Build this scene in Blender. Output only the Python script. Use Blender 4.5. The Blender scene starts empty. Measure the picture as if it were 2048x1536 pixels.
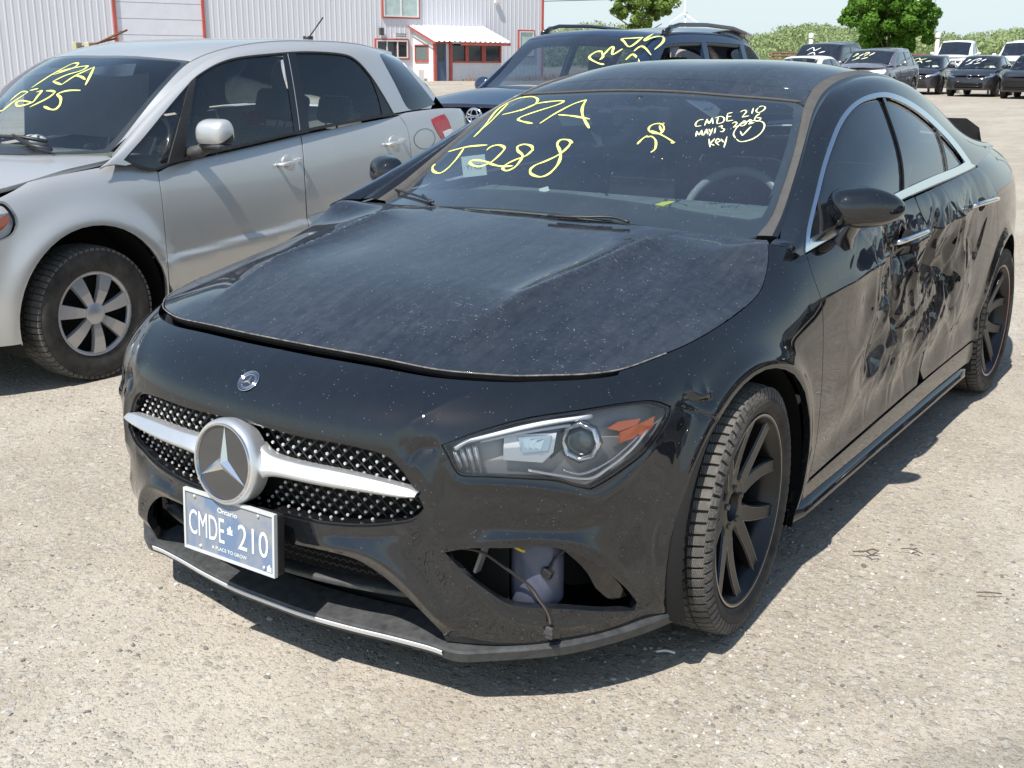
import bpy, bmesh, math, random
import numpy as np
from mathutils import Vector, Matrix, noise
from mathutils.bvhtree import BVHTree
from mathutils.geometry import delaunay_2d_cdt
random.seed(7); np.random.seed(7)
C = bpy.context.scene
PI = math.pi
# ---------------------------------------------------------------- camera
CX, CY, CZ, FPX, YAW, PITCH, ROLL = 1.92162, -2.56740, 1.42744, 2269.42, -0.601069, 0.277438, 0.0055144
W0, H0 = 2048.0, 1536.0
cam_d = np.array([math.sin(YAW)*math.cos(PITCH), math.cos(YAW)*math.cos(PITCH), -math.sin(PITCH)])
_r = np.array([math.cos(YAW), -math.sin(YAW), 0.0]); _u = np.cross(_r, cam_d)
cam_r = math.cos(ROLL)*_r + math.sin(ROLL)*_u
cam_u = -math.sin(ROLL)*_r + math.cos(ROLL)*_u
CAM = np.array([CX, CY, CZ])
cd = bpy.data.cameras.new('camera'); cam = bpy.data.objects.new('camera', cd)
C.collection.objects.link(cam)
cam.matrix_world = Matrix(((cam_r[0], cam_u[0], -cam_d[0], CX), (cam_r[1], cam_u[1], -cam_d[1], CY),
                           (cam_r[2], cam_u[2], -cam_d[2], CZ), (0, 0, 0, 1)))
cd.sensor_width = 36; cd.lens = FPX/W0*36; cd.clip_start = 0.05; cd.clip_end = 2000
C.camera = cam
# ---------------------------------------------------------------- sky, sun, exposure
SUN = Vector((0.03, -0.66, 1.05)).normalized()
SUN_EL = math.asin(SUN.z); SUN_AZ = math.atan2(SUN.x, SUN.y)
w = bpy.data.worlds.new('World'); C.world = w; w.use_nodes = True
nt = w.node_tree; bg = nt.nodes['Background']
sky = nt.nodes.new('ShaderNodeTexSky'); sky.sky_type = 'NISHITA'; sky.sun_disc = False
sky.sun_elevation = SUN_EL; sky.sun_rotation = SUN_AZ
sky.altitude = 100; sky.air_density = 1.5; sky.dust_density = 0.6; sky.ozone_density = 1.0
tc_ = nt.nodes.new('ShaderNodeTexCoord'); sx_ = nt.nodes.new('ShaderNodeSeparateXYZ'); nt.links.new(tc_.outputs['Generated'], sx_.inputs[0])
rp_ = nt.nodes.new('ShaderNodeValToRGB'); nt.links.new(sx_.outputs[2], rp_.inputs[0]); rp_.color_ramp.elements[0].position = 0.0; rp_.color_ramp.elements[0].color = (.9, .9, .9, 1); rp_.color_ramp.elements[1].position = .30; rp_.color_ramp.elements[1].color = (0, 0, 0, 1)
mx_ = nt.nodes.new('ShaderNodeMix'); mx_.data_type = 'RGBA'; nt.links.new(rp_.outputs[0], mx_.inputs[0]); nt.links.new(sky.outputs[0], mx_.inputs[6]); mx_.inputs[7].default_value = (4.9, 6.2, 7.1, 1)   # pale haze towards the horizon
nt.links.new(mx_.outputs[2], bg.inputs[0]); bg.inputs[1].default_value = 0.10
sl = bpy.data.lights.new('sun', 'SUN'); sl.energy = 5.0; sl.angle = math.radians(0.55); sl.color = (1.0, 0.95, 0.88)
so = bpy.data.objects.new('sun', sl); C.collection.objects.link(so)
so.rotation_euler = SUN.to_track_quat('Z', 'Y').to_euler(); so.location = (0, 0, 30)
C.view_settings.view_transform = 'Standard'; C.view_settings.look = 'None'
C.view_settings.gamma = 1; C.view_settings.exposure = 0.50
C.render.engine = 'CYCLES'
C.cycles.max_bounces = 10; C.cycles.transparent_max_bounces = 24

# ---------------------------------------------------------------- pixel helpers (photo pixels, 2048 x 1536)
def ray(px, py):
    return cam_d + (px-W0/2)/FPX*cam_r + (H0/2-py)/FPX*cam_u
def on(px, py, axis, val):
    v = ray(px, py); t = (val-CAM[axis])/v[axis]; return CAM+t*v
def at(px, py, depth):
    return CAM + ray(px, py)*depth
def spline(pts, n=8, closed=False):
    """Catmull-Rom through points (any dimension), n samples a span"""
    P = np.array(pts, float)
    if len(P) < 3 and not closed:
        return np.array([P[0]+(P[-1]-P[0])*t for t in np.linspace(0, 1, n+1)])
    m = len(P)
    if closed: Q = np.vstack([P[-1], P, P[0], P[1]]); spans = m
    else: Q = np.vstack([2*P[0]-P[1], P, 2*P[-1]-P[-2]]); spans = m-1
    out = []
    for i in range(spans):
        a, b, c, d = Q[i:i+4]
        for k in range(n):
            t = k/n
            out.append(.5*((2*b)+(-a+c)*t+(2*a-5*b+4*c-d)*t*t+(-a+3*b-3*c+d)*t**3))
    if not closed: out.append(P[-1])
    return np.array(out)

# ---------------------------------------------------------------- tagging and linking
def setp(o, label=None, cat=None, group=None, kind=None):
    if label: o['label'] = label
    if cat: o['category'] = cat
    if group: o['group'] = group
    if kind: o['kind'] = kind
    return o
def link(o, parent=None):
    C.collection.objects.link(o)
    if parent:
        o.parent = parent
        r_ = parent
        while r_.parent: r_ = r_.parent
        if r_.get('_w'): o.matrix_parent_inverse = Matrix.Translation(-r_.location) if parent == r_ else Matrix.Identity(4)
    return o
def empty(name, loc=(0, 0, 0), rz=0, label=None, cat=None, group=None):
    o = bpy.data.objects.new(name, None); link(o); o.location = loc; o.rotation_euler = (0, 0, rz)
    o.empty_display_size = .2
    return setp(o, label, cat, group)
def mesh_obj(name, verts, faces, mat, parent=None, smooth=True, normals=None, mats=None, fm=None, loc=None):
    me = bpy.data.meshes.new(name)
    me.from_pydata([tuple(map(float, v)) for v in verts], [], [tuple(int(i) for i in f) for f in faces])
    if mats:
        for m_ in mats: me.materials.append(m_)
        for p_, k in zip(me.polygons, fm): p_.material_index = k
    else: me.materials.append(mat)
    if smooth: me.polygons.foreach_set('use_smooth', [True]*len(me.polygons))
    me.update()
    if normals is not None:
        me.normals_split_custom_set_from_vertices([tuple(map(float, n_)) for n_ in normals])
    o = bpy.data.objects.new(name, me); link(o, parent)
    if loc is not None: o.location = loc
    return o
def copy_tree(o, parent=None):
    c = o.copy(); C.collection.objects.link(c); c.parent = parent
    for ch in list(o.children): copy_tree(ch, c)
    return c

class MB:
    """collects shapes, then becomes ONE mesh object"""
    def __init__(s): s.v = []; s.f = []; s.m = []; s.sm = []; s.cm = 0; s.cs = False
    def add(s, vs, fs, smooth=None):
        b = len(s.v); s.v += [tuple(map(float, v)) for v in vs]
        s.f += [tuple(int(i)+b for i in f) for f in fs]; s.m += [s.cm]*len(fs)
        s.sm += [s.cs if smooth is None else smooth]*len(fs)
        return s
    def box(s, x0, x1, y0, y1, z0, z1, M=None, ch=0.0):
        if ch > 0:
            bm = bmesh.new(); bmesh.ops.create_cube(bm, size=1)
            for v in bm.verts: v.co = Vector(((x0+x1)/2+v.co.x*(x1-x0), (y0+y1)/2+v.co.y*(y1-y0), (z0+z1)/2+v.co.z*(z1-z0)))
            bmesh.ops.bevel(bm, geom=bm.edges[:], offset=ch, segments=2, affect='EDGES', profile=.5)
            vs = [v.co.copy() for v in bm.verts]; bm.verts.index_update(); fs = [[v.index for v in f.verts] for f in bm.faces]; bm.free()
        else:
            vs = [Vector(p) for p in [(x0, y0, z0), (x1, y0, z0), (x1, y1, z0), (x0, y1, z0), (x0, y0, z1), (x1, y0, z1), (x1, y1, z1), (x0, y1, z1)]]
            fs = [(0, 3, 2, 1), (4, 5, 6, 7), (0, 1, 5, 4), (1, 2, 6, 5), (2, 3, 7, 6), (3, 0, 4, 7)]
        if M is not None: vs = [M @ v for v in vs]
        return s.add(vs, fs, smooth=False)
    def tube(s, pts, r, seg=8, caps=True, ry=None):
        """tube along points; r scalar or list; ry flattens"""
        P = [Vector(p) for p in pts]; n = len(P); R_ = [r]*n if np.isscalar(r) else list(r)
        vs = []; prev = None
        for i in range(n):
            t = (P[min(i+1, n-1)]-P[max(i-1, 0)])
            t = t.normalized() if t.length > 1e-9 else Vector((0, 0, 1))
            if prev is None:
                a = Vector((0, 0, 1)) if abs(t.z) < .9 else Vector((1, 0, 0)); x = a.cross(t).normalized()
            else:
                x = (prev - t*prev.dot(t)); x = x.normalized() if x.length > 1e-6 else prev
            prev = x; y = t.cross(x)
            k = R_[i] if ry is None else ry
            for j in range(seg):
                a = 2*PI*j/seg; vs.append(P[i]+x*math.cos(a)*R_[i]+y*math.sin(a)*(k if ry is not None else R_[i]))
        fs = []
        for i in range(n-1):
            for j in range(seg):
                k = (j+1) % seg; fs.append((i*seg+j, i*seg+k, (i+1)*seg+k, (i+1)*seg+j))
        if caps: fs += [tuple(range(seg))[::-1], tuple((n-1)*seg+j for j in range(seg))]
        return s.add(vs, fs, smooth=True)
    def grid(s, G, flip=False, smooth=True):
        G = np.array(G); a, b = G.shape[:2]; fs = []
        for i in range(a-1):
            for j in range(b-1):
                q = (i*b+j, (i+1)*b+j, (i+1)*b+j+1, i*b+j+1); fs.append(q[::-1] if flip else q)
        return s.add(G.reshape(-1, 3), fs, smooth=smooth)
    def lathe(s, prof, seg=48, axis='X', c=(0, 0, 0), a0=0, a1=2*PI, closed=False):
        """prof: (along axis, radius)"""
        full = abs(a1-a0-2*PI) < 1e-6; k = seg if full else seg+1; vs = []
        for (h, r) in prof:
            for j in range(k):
                a = a0+(a1-a0)*j/seg
                if axis == 'X': vs.append((c[0]+h, c[1]+r*math.cos(a), c[2]+r*math.sin(a)))
                elif axis == 'Y': vs.append((c[0]+r*math.cos(a), c[1]+h, c[2]+r*math.sin(a)))
                else: vs.append((c[0]+r*math.cos(a), c[1]+r*math.sin(a), c[2]+h))
        fs = []; n = len(prof)
        for i in range(n if closed else n-1):
            i2 = (i+1) % n
            for j in range(seg):
                j2 = (j+1) % k
                fs.append((i*k+j, i2*k+j, i2*k+j2, i*k+j2))
        return s.add(vs, fs, smooth=True)
    def prism(s, poly, z0, z1, M=None):
        """poly 2D (x,y) extruded in z, then M"""
        n = len(poly); vs = [Vector((p[0], p[1], z0)) for p in poly]+[Vector((p[0], p[1], z1)) for p in poly]
        fs = [tuple(range(n))[::-1], tuple(range(n, 2*n))]+[(i, (i+1) % n, (i+1) % n+n, i+n) for i in range(n)]
        if M is not None: vs = [M @ v for v in vs]
        return s.add(vs, fs, smooth=False)
    def build(s, name, mat, parent=None, mats=None, loc=None):
        me = bpy.data.meshes.new(name); me.from_pydata(s.v, [], s.f)
        if mats:
            for m_ in mats: me.materials.append(m_)
            me.polygons.foreach_set('material_index', s.m)
        else: me.materials.append(mat)
        me.polygons.foreach_set('use_smooth', s.sm); me.update()
        o = bpy.data.objects.new(name, me); link(o, parent)
        if loc is not None: o.location = loc
        return o
def recalc(o, sharp=None):
    bm = bmesh.new(); bm.from_mesh(o.data)
    bmesh.ops.remove_doubles(bm, verts=bm.verts[:], dist=1e-5)
    bmesh.ops.recalc_face_normals(bm, faces=bm.faces[:])
    if sharp:
        for e in bm.edges:
            if len(e.link_faces) == 2 and e.calc_face_angle(0) > math.radians(sharp): e.smooth = False
        for f in bm.faces: f.smooth = True
    bm.to_mesh(o.data); bm.free(); return o
def frame(o, x, y, z):
    """matrix from origin and three axes"""
    return Matrix(((x[0], y[0], z[0], o[0]), (x[1], y[1], z[1], o[1]), (x[2], y[2], z[2], o[2]), (0, 0, 0, 1)))

# ---------------------------------------------------------------- B-spline surfaces and trimmed panels
def bmat(n, t):
    k = 3; kn = np.concatenate([[0]*k, np.linspace(0, 1, n-k+1), [1]*k])
    t = np.clip(np.asarray(t, float), 0, 1-1e-9); B = np.zeros((len(t), n+k))
    for i in range(n+k): B[:, i] = (t >= kn[i]) & (t < kn[i+1])
    for d in range(1, k+1):
        for i in range(n+k-d):
            a = kn[i+d]-kn[i]; b = kn[i+d+1]-kn[i+1]
            B[:, i] = (0 if a == 0 else (t-kn[i])/a*B[:, i]) + (0 if b == 0 else (kn[i+d+1]-t)/b*B[:, i+1])
    return B[:, :n]
MX = 0.0     # the plane of symmetry of the car being built
class Surf:
    def __init__(s, net, mod=None, nu=220, nv=90, flip=1):
        s.net = np.array(net, float); s.net[..., 0] += MX; s.mod = mod; s.flip = flip
        s.nu, s.nv = s.net.shape[:2]
        U, V = np.linspace(0, 1, nu), np.linspace(0, 1, nv)
        uu, vv = np.meshgrid(U, V, indexing='ij'); P = s.ev(uu.ravel(), vv.ravel()).reshape(nu, nv, 3)
        s.Lu = np.linalg.norm(np.diff(P, axis=0), axis=2).sum(0).mean(); s.Lv = np.linalg.norm(np.diff(P, axis=1), axis=2).sum(1).mean()
        s.uv = np.stack([uu.ravel(), vv.ravel()], 1); s.P = P.reshape(-1, 3); f = []
        for i in range(nu-1):
            for j in range(nv-1):
                a = i*nv+j; f += [(a, a+nv, a+nv+1), (a, a+nv+1, a+1)]
        s.f = f; s.bvh = BVHTree.FromPolygons([tuple(p) for p in s.P], f)
    def ev(s, u, v):
        Bu, Bv = bmat(s.nu, u), bmat(s.nv, v)
        P = np.einsum('pi,pj,ijk->pk', Bu, Bv, s.net)
        return s.mod(P) if s.mod is not None else P
    def nrm(s, u, v):
        e = 2e-4; u = np.clip(u, e, 1-e); v = np.clip(v, e, 1-e)
        n = np.cross(s.ev(u+e, v)-s.ev(u-e, v), s.ev(u, v+e)-s.ev(u, v-e))
        n /= np.linalg.norm(n, axis=1)[:, None]+1e-12; return n*s.flip
    def hit(s, o, d):
        loc, n, i, dist = s.bvh.ray_cast(Vector(o), Vector(d))
        if loc is None: loc, n, i, dist = None, None, None, None; return None
        return s._uv(loc, i)
    def _uv(s, loc, i):
        a, b, c = s.f[i]; A, B_, C_ = s.P[a], s.P[b], s.P[c]; p = np.array(loc)
        v0, v1, v2 = B_-A, C_-A, p-A; d00, d01, d11 = v0@v0, v0@v1, v1@v1; d20, d21 = v2@v0, v2@v1
        D = d00*d11-d01*d01+1e-20; v = (d11*d20-d01*d21)/D; w_ = (d00*d21-d01*d20)/D
        return (1-v-w_)*s.uv[a]+v*s.uv[b]+w_*s.uv[c]
    def near(s, p):
        loc, n, i, dist = s.bvh.find_nearest(Vector(p)); return s._uv(loc, i)
    def px(s, x, y):
        """photo pixel -> uv (nearest point to the ray when it misses)"""
        d = ray(x, y); r_ = s.hit(CAM, d)
        if r_ is not None: return r_
        dn = d/np.linalg.norm(d); q = s.P-CAM; t = q@dn; e = np.linalg.norm(q-t[:, None]*dn, axis=1)
        return s.uv[np.argmin(e)].copy()
    def path(s, segs, n=6, mx=False):
        """segs: list of lists of photo pixels, or ('xyz', [...3D points]) or ('uv', [...]); returns uv polyline"""
        out = []
        for g in segs:
            if isinstance(g, tuple) and g[0] == 'xyz': q = np.array([s.near(p) for p in spline(g[1], n)])
            elif isinstance(g, tuple) and g[0] == 'uv': q = spline(g[1], n)
            else: q = np.array([s.px(*p) for p in spline(g, n)])
            out.append(q)
        q = np.vstack(out); keep = [0]
        for i in range(1, len(q)):
            if np.linalg.norm((q[i]-q[keep[-1]])*[s.Lu, s.Lv]) > 1.5e-3: keep.append(i)
        if np.linalg.norm((q[keep[-1]]-q[0])*[s.Lu, s.Lv]) < 1.5e-3: keep.pop()
        return q[keep]

def inpoly(P, poly):
    x, y = P[:, 0], P[:, 1]; c = np.zeros(len(P), bool); n = len(poly); j = n-1
    for i in range(n):
        xi, yi = poly[i]; xj, yj = poly[j]
        if yi != yj:
            m_ = ((yi > y) != (yj > y)) & (x < (xj-xi)*(y-yi)/(yj-yi)+xi); c ^= m_
        j = i
    return c
def area(p): x, y = p[:, 0], p[:, 1]; return .5*np.sum(x*np.roll(y, -1)-np.roll(x, -1)*y)
def resample(p, h):
    q = []
    n = len(p)
    for i in range(n):
        a, b = p[i], p[(i+1) % n]; k = max(1, int(math.ceil(np.linalg.norm(b-a)/h)))
        for j in range(k): q.append(a+(b-a)*j/k)
    return np.array(q)
def offset(p, g):
    """move a polygon's outline towards its inside by g"""
    if g == 0: return p
    s_ = 1 if area(p) > 0 else -1
    a = np.roll(p, 1, 0); b = np.roll(p, -1, 0)
    e1 = p-a; e2 = b-p
    e1 /= np.linalg.norm(e1, axis=1)[:, None]+1e-12; e2 /= np.linalg.norm(e2, axis=1)[:, None]+1e-12
    n1 = np.stack([-e1[:, 1], e1[:, 0]], 1); n2 = np.stack([-e2[:, 1], e2[:, 0]], 1); n_ = n1+n2
    L = np.linalg.norm(n_, axis=1)[:, None]; n_ = n_/(L+1e-9); k = 1/np.clip(np.sum(n_*n1, 1), .5, 1)[:, None]
    return p+n_*k*g*s_
def panel(name, surf, outline, mat, parent, holes=(), h=.02, gap=.0018, hgap=0., flange=.012, out=0., mirror='none', keepx0=False,
          deform=None, edge_round=.0015, fn=None, recomp=False, hflange=None, mat2=None):
    """trimmed panel. outline and holes are uv polylines. mirror: none / both (one mesh across x=0) / flip (other side)"""
    S = np.array([surf.Lu, surf.Lv]); o2 = resample(np.array(outline)*S, h)
    at0 = None
    if keepx0:
        P0 = surf.ev(*(o2/S).T); at0 = np.abs(P0[:, 0]-MX) < 2e-3
    oo = offset(o2, gap)
    if keepx0: oo[at0] = o2[at0]
    hs = [offset(resample(np.array(q)*S, h), -hgap) for q in holes]
    loops = [oo]+hs
    lo, hi = oo.min(0), oo.max(0)
    gx = np.arange(lo[0]+h*.5, hi[0], h); gy = np.arange(lo[1]+h*.5, hi[1], h*.866)
    G = np.array([(x+(h/2 if j % 2 else 0), y) for j, y in enumerate(gy) for x in gx]) if len(gx) and len(gy) else np.zeros((0, 2))
    if len(G):
        m_ = inpoly(G, oo)
        for q in hs: m_ &= ~inpoly(G, q)
        G = G[m_]; B = np.vstack(loops); keep = np.ones(len(G), bool)
        for a in range(0, len(G), 2000):
            d = np.sqrt(((G[a:a+2000, None]-B[None])**2).sum(2)).min(1); keep[a:a+2000] = d > h*.5
        G = G[keep]
    V = np.vstack(loops+[G]); edges = []; b = 0
    for L in loops:
        n = len(L); edges += [(b+i, b+(i+1) % n) for i in range(n)]; b += n
    r_ = delaunay_2d_cdt([Vector(p) for p in V], edges, [], 0, 1e-6)
    V2 = np.array([tuple(p) for p in r_[0]]); T = np.array([t for t in r_[2] if len(t) == 3])
    cen = V2[T].mean(1); m_ = inpoly(cen, oo)
    for q in hs: m_ &= ~inpoly(cen, q)
    T = T[m_]; uv = V2/S
    P = surf.ev(uv[:, 0], uv[:, 1]); N = surf.nrm(uv[:, 0], uv[:, 1]); P = P+N*out
    # face orientation to match normal
    fn_ = np.cross(P[T[:, 1]]-P[T[:, 0]], P[T[:, 2]]-P[T[:, 0]]); flipm = np.sum(fn_*N[T[:, 0]], 1) < 0
    T[flipm] = T[flipm][:, ::-1]
    if deform is not None:
        P = deform(P, N)
    if deform is not None or recomp:
        N2 = np.zeros_like(P); f3 = np.cross(P[T[:, 1]]-P[T[:, 0]], P[T[:, 2]]-P[T[:, 0]])
        for k in range(3): np.add.at(N2, T[:, k], f3)
        L_ = np.linalg.norm(N2, axis=1)[:, None]; N = np.where(L_ > 1e-14, N2/(L_+1e-20), N)
    vs = [P]; ns = [N]; fs = [tuple(t) for t in T]; base = len(P); fmi = [0]*len(fs)
    if flange > 0:
        from collections import Counter
        ec = Counter(); dr = {}
        for t in T:
            for a, b_ in ((t[0], t[1]), (t[1], t[2]), (t[2], t[0])):
                ec[frozenset((a, b_))] += 1; dr[frozenset((a, b_))] = (a, b_)
        bd = [dr[e] for e, c_ in ec.items() if c_ == 1]
        if keepx0: bd = [e for e in bd if not (abs(P[e[0], 0]-MX) < 2e-3 and abs(P[e[1], 0]-MX) < 2e-3)]
        for (a, b_) in bd:
            d = P[b_]-P[a]; o_ = np.cross(d, (N[a]+N[b_])/2); o_ /= np.linalg.norm(o_)+1e-12
            fl = flange; q = np.array([P[a], P[b_], P[b_]-N[b_]*edge_round+o_*edge_round*.6, P[a]-N[a]*edge_round+o_*edge_round*.6,
                          P[b_]-N[b_]*fl+o_*edge_round*.6, P[a]-N[a]*fl+o_*edge_round*.6])
            k = base; vs.append(q); nn = (N[a]+o_); nn /= np.linalg.norm(nn)
            ns.append(np.array([N[a]*.8+o_*.2, N[b_]*.8+o_*.2, o_, o_, o_, o_])); base += 6
            fs += [(k, k+3, k+2, k+1), (k+3, k+5, k+4, k+2)]; fmi += [0, 1 if mat2 else 0]
    vs = np.vstack(vs); ns = np.vstack(ns)
    if mirror in ('both', 'flip'):
        vm = vs*[-1, 1, 1]+[2*MX, 0, 0]; nm = ns*[-1, 1, 1]; fm_ = [f[::-1] for f in fs]
        if mirror == 'flip': vs, ns, fs = vm, nm, fm_
        else:
            n = len(vs); vs = np.vstack([vs, vm]); ns = np.vstack([ns, nm]); fs = fs+[tuple(i+n for i in f) for f in fm_]; fmi = fmi+fmi
    return mesh_obj(name, vs, fs, mat, parent, normals=ns, mats=[mat, mat2] if mat2 else None, fm=fmi)
def mirrored(o, name=None):
    """copy of a mesh object on the other side of x=0 of its parent"""
    me = o.data.copy(); n = len(me.vertices)
    co = np.empty(n*3); me.vertices.foreach_get('co', co); co = co.reshape(-1, 3); co[:, 0] *= -1
    me.vertices.foreach_set('co', co.ravel())
    if me.has_custom_normals:
        pass
    me.flip_normals(); me.update()
    c = o.copy(); c.data = me; C.collection.objects.link(c); c.parent = o.parent
    c.location = (-o.location.x, o.location.y, o.location.z)
    return c
def strip(surf, uvline, width, out=.0012, parent=None, name='marking', mat=None, seg=5):
    """painted stroke lying on a surface: uv polyline -> ribbon"""
    mb = MB(); stroke(mb, surf, uvline, width, out)
    return mb.build(name, mat, parent)
def stroke(mb, surf, uvline, width, out=.0012):
    q = np.array(uvline); P = surf.ev(q[:, 0], q[:, 1]); N = surf.nrm(q[:, 0], q[:, 1]); n = len(q)
    T = np.gradient(P, axis=0); T /= np.linalg.norm(T, axis=1)[:, None]+1e-12
    S_ = np.cross(T, N); w_ = np.full(n, width)*(1+.22*np.sin(np.arange(n)*.55+n))*np.minimum(1, .45+np.minimum(np.arange(n), n-1-np.arange(n))*.35)
    L = P+N*out-S_*w_[:, None]/2; R_ = P+N*out+S_*w_[:, None]/2
    mb.grid(np.stack([L, P+N*(out+.0004), R_], 1)); return mb
# ---------------------------------------------------------------- materials
M = {}
class NT:
    def __init__(s, name):
        s.m = bpy.data.materials.new(name); s.m.use_nodes = True; s.t = s.m.node_tree; s.t.nodes.clear()
        s.out = s.n('ShaderNodeOutputMaterial'); M[name] = s.m
    def n(s, typ, **kw):
        x = s.t.nodes.new(typ)
        for k, v in kw.items(): setattr(x, k, v)
        return x
    def l(s, a, b): s.t.links.new(a, b)
    def val(s, sock, v):
        if hasattr(v, 'links') or isinstance(v, bpy.types.NodeSocket): s.l(v, sock)
        else: sock.default_value = v
    def bsdf(s, col=(.5, .5, .5), rough=.5, metal=0., coat=0., cr=.03, spec=.5, **kw):
        b = s.n('ShaderNodeBsdfPrincipled')
        s.val(b.inputs['Base Color'], (*col, 1) if isinstance(col, tuple) and len(col) == 3 else col)
        s.val(b.inputs['Roughness'], rough); s.val(b.inputs['Metallic'], metal); s.val(b.inputs['Coat Weight'], coat)
        s.val(b.inputs['Coat Roughness'], cr); s.val(b.inputs['Specular IOR Level'], spec)
        for k, v in kw.items(): s.val(b.inputs[k], v)
        return b
    def obj(s): return s.n('ShaderNodeTexCoord').outputs['Object']
    def map(s, vec, sc=(1, 1, 1), rot=(0, 0, 0), loc=(0, 0, 0)):
        m_ = s.n('ShaderNodeMapping'); s.l(vec, m_.inputs[0]); m_.inputs['Scale'].default_value = sc
        m_.inputs['Rotation'].default_value = rot; m_.inputs['Location'].default_value = loc; return m_.outputs[0]
    def noise(s, vec, sc, det=4, rough=.55, dist=0., out=0):
        x = s.n('ShaderNodeTexNoise'); s.l(vec, x.inputs['Vector']); x.inputs['Scale'].default_value = sc
        x.inputs['Detail'].default_value = det; x.inputs['Roughness'].default_value = rough; x.inputs['Distortion'].default_value = dist
        return x.outputs[out]
    def vor(s, vec, sc, feat='F1', out='Distance', rnd=1.0):
        x = s.n('ShaderNodeTexVoronoi', feature=feat); s.l(vec, x.inputs['Vector']); x.inputs['Scale'].default_value = sc
        x.inputs['Randomness'].default_value = rnd; return x.outputs[out]
    def ramp(s, fac, stops, interp='LINEAR'):
        r_ = s.n('ShaderNodeValToRGB'); s.val(r_.inputs[0], fac); e = r_.color_ramp; e.interpolation = interp
        while len(e.elements) > 1: e.elements.remove(e.elements[-1])
        for i, (p, c) in enumerate(stops):
            x = e.elements[0] if i == 0 else e.elements.new(p); x.position = p
            x.color = (*c, 1) if isinstance(c, tuple) else (c, c, c, 1)
        return r_.outputs[0]
    def mth(s, op, a, b=None, c=None, clamp=False):
        x = s.n('ShaderNodeMath', operation=op, use_clamp=clamp); s.val(x.inputs[0], a)
        if b is not None: s.val(x.inputs[1], b)
        if c is not None: s.val(x.inputs[2], c)
        return x.outputs[0]
    def mix(s, f, a, b, typ='MIX'):
        x = s.n('ShaderNodeMix', data_type='RGBA', blend_type=typ); s.val(x.inputs[0], f)
        s.val(x.inputs[6], (*a, 1) if isinstance(a, tuple) else a); s.val(x.inputs[7], (*b, 1) if isinstance(b, tuple) else b)
        return x.outputs[2]
    def bump(s, h, st=.3, d=.01, nrm=None):
        x = s.n('ShaderNodeBump'); x.inputs['Strength'].default_value = st; x.inputs['Distance'].default_value = d; s.l(h, x.inputs['Height'])
        if nrm is not None: s.l(nrm, x.inputs['Normal'])
        return x.outputs[0]
    def sep(s, vec):
        x = s.n('ShaderNodeSeparateXYZ'); s.l(vec, x.inputs[0]); return x.outputs
    def mixs(s, f, a, b):
        x = s.n('ShaderNodeMixShader'); s.val(x.inputs[0], f); s.l(a, x.inputs[1]); s.l(b, x.inputs[2]); return x.outputs[0]
    def done(s, sh): s.l(sh, s.out.inputs[0]); return s.m

def simple(name, col, rough=.5, metal=0., coat=0., spec=.5, var=0., sc=20, bump=0., **kw):
    t = NT(name); c = (*col, 1)
    if var > 0:
        f = t.noise(t.obj(), sc, 5, .6)
        c = t.mix(t.ramp(f, [(.3, 0.), (.7, 1.)]), tuple(x*(1-var) for x in col), tuple(min(1, x*(1+var)) for x in col))
    b = t.bsdf(c, rough, metal, coat, spec=spec, **kw)
    if bump > 0: t.l(t.bump(t.noise(t.obj(), sc*4, 6, .6), bump, .004), b.inputs['Normal'])
    return t.done(b.outputs[0])

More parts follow.
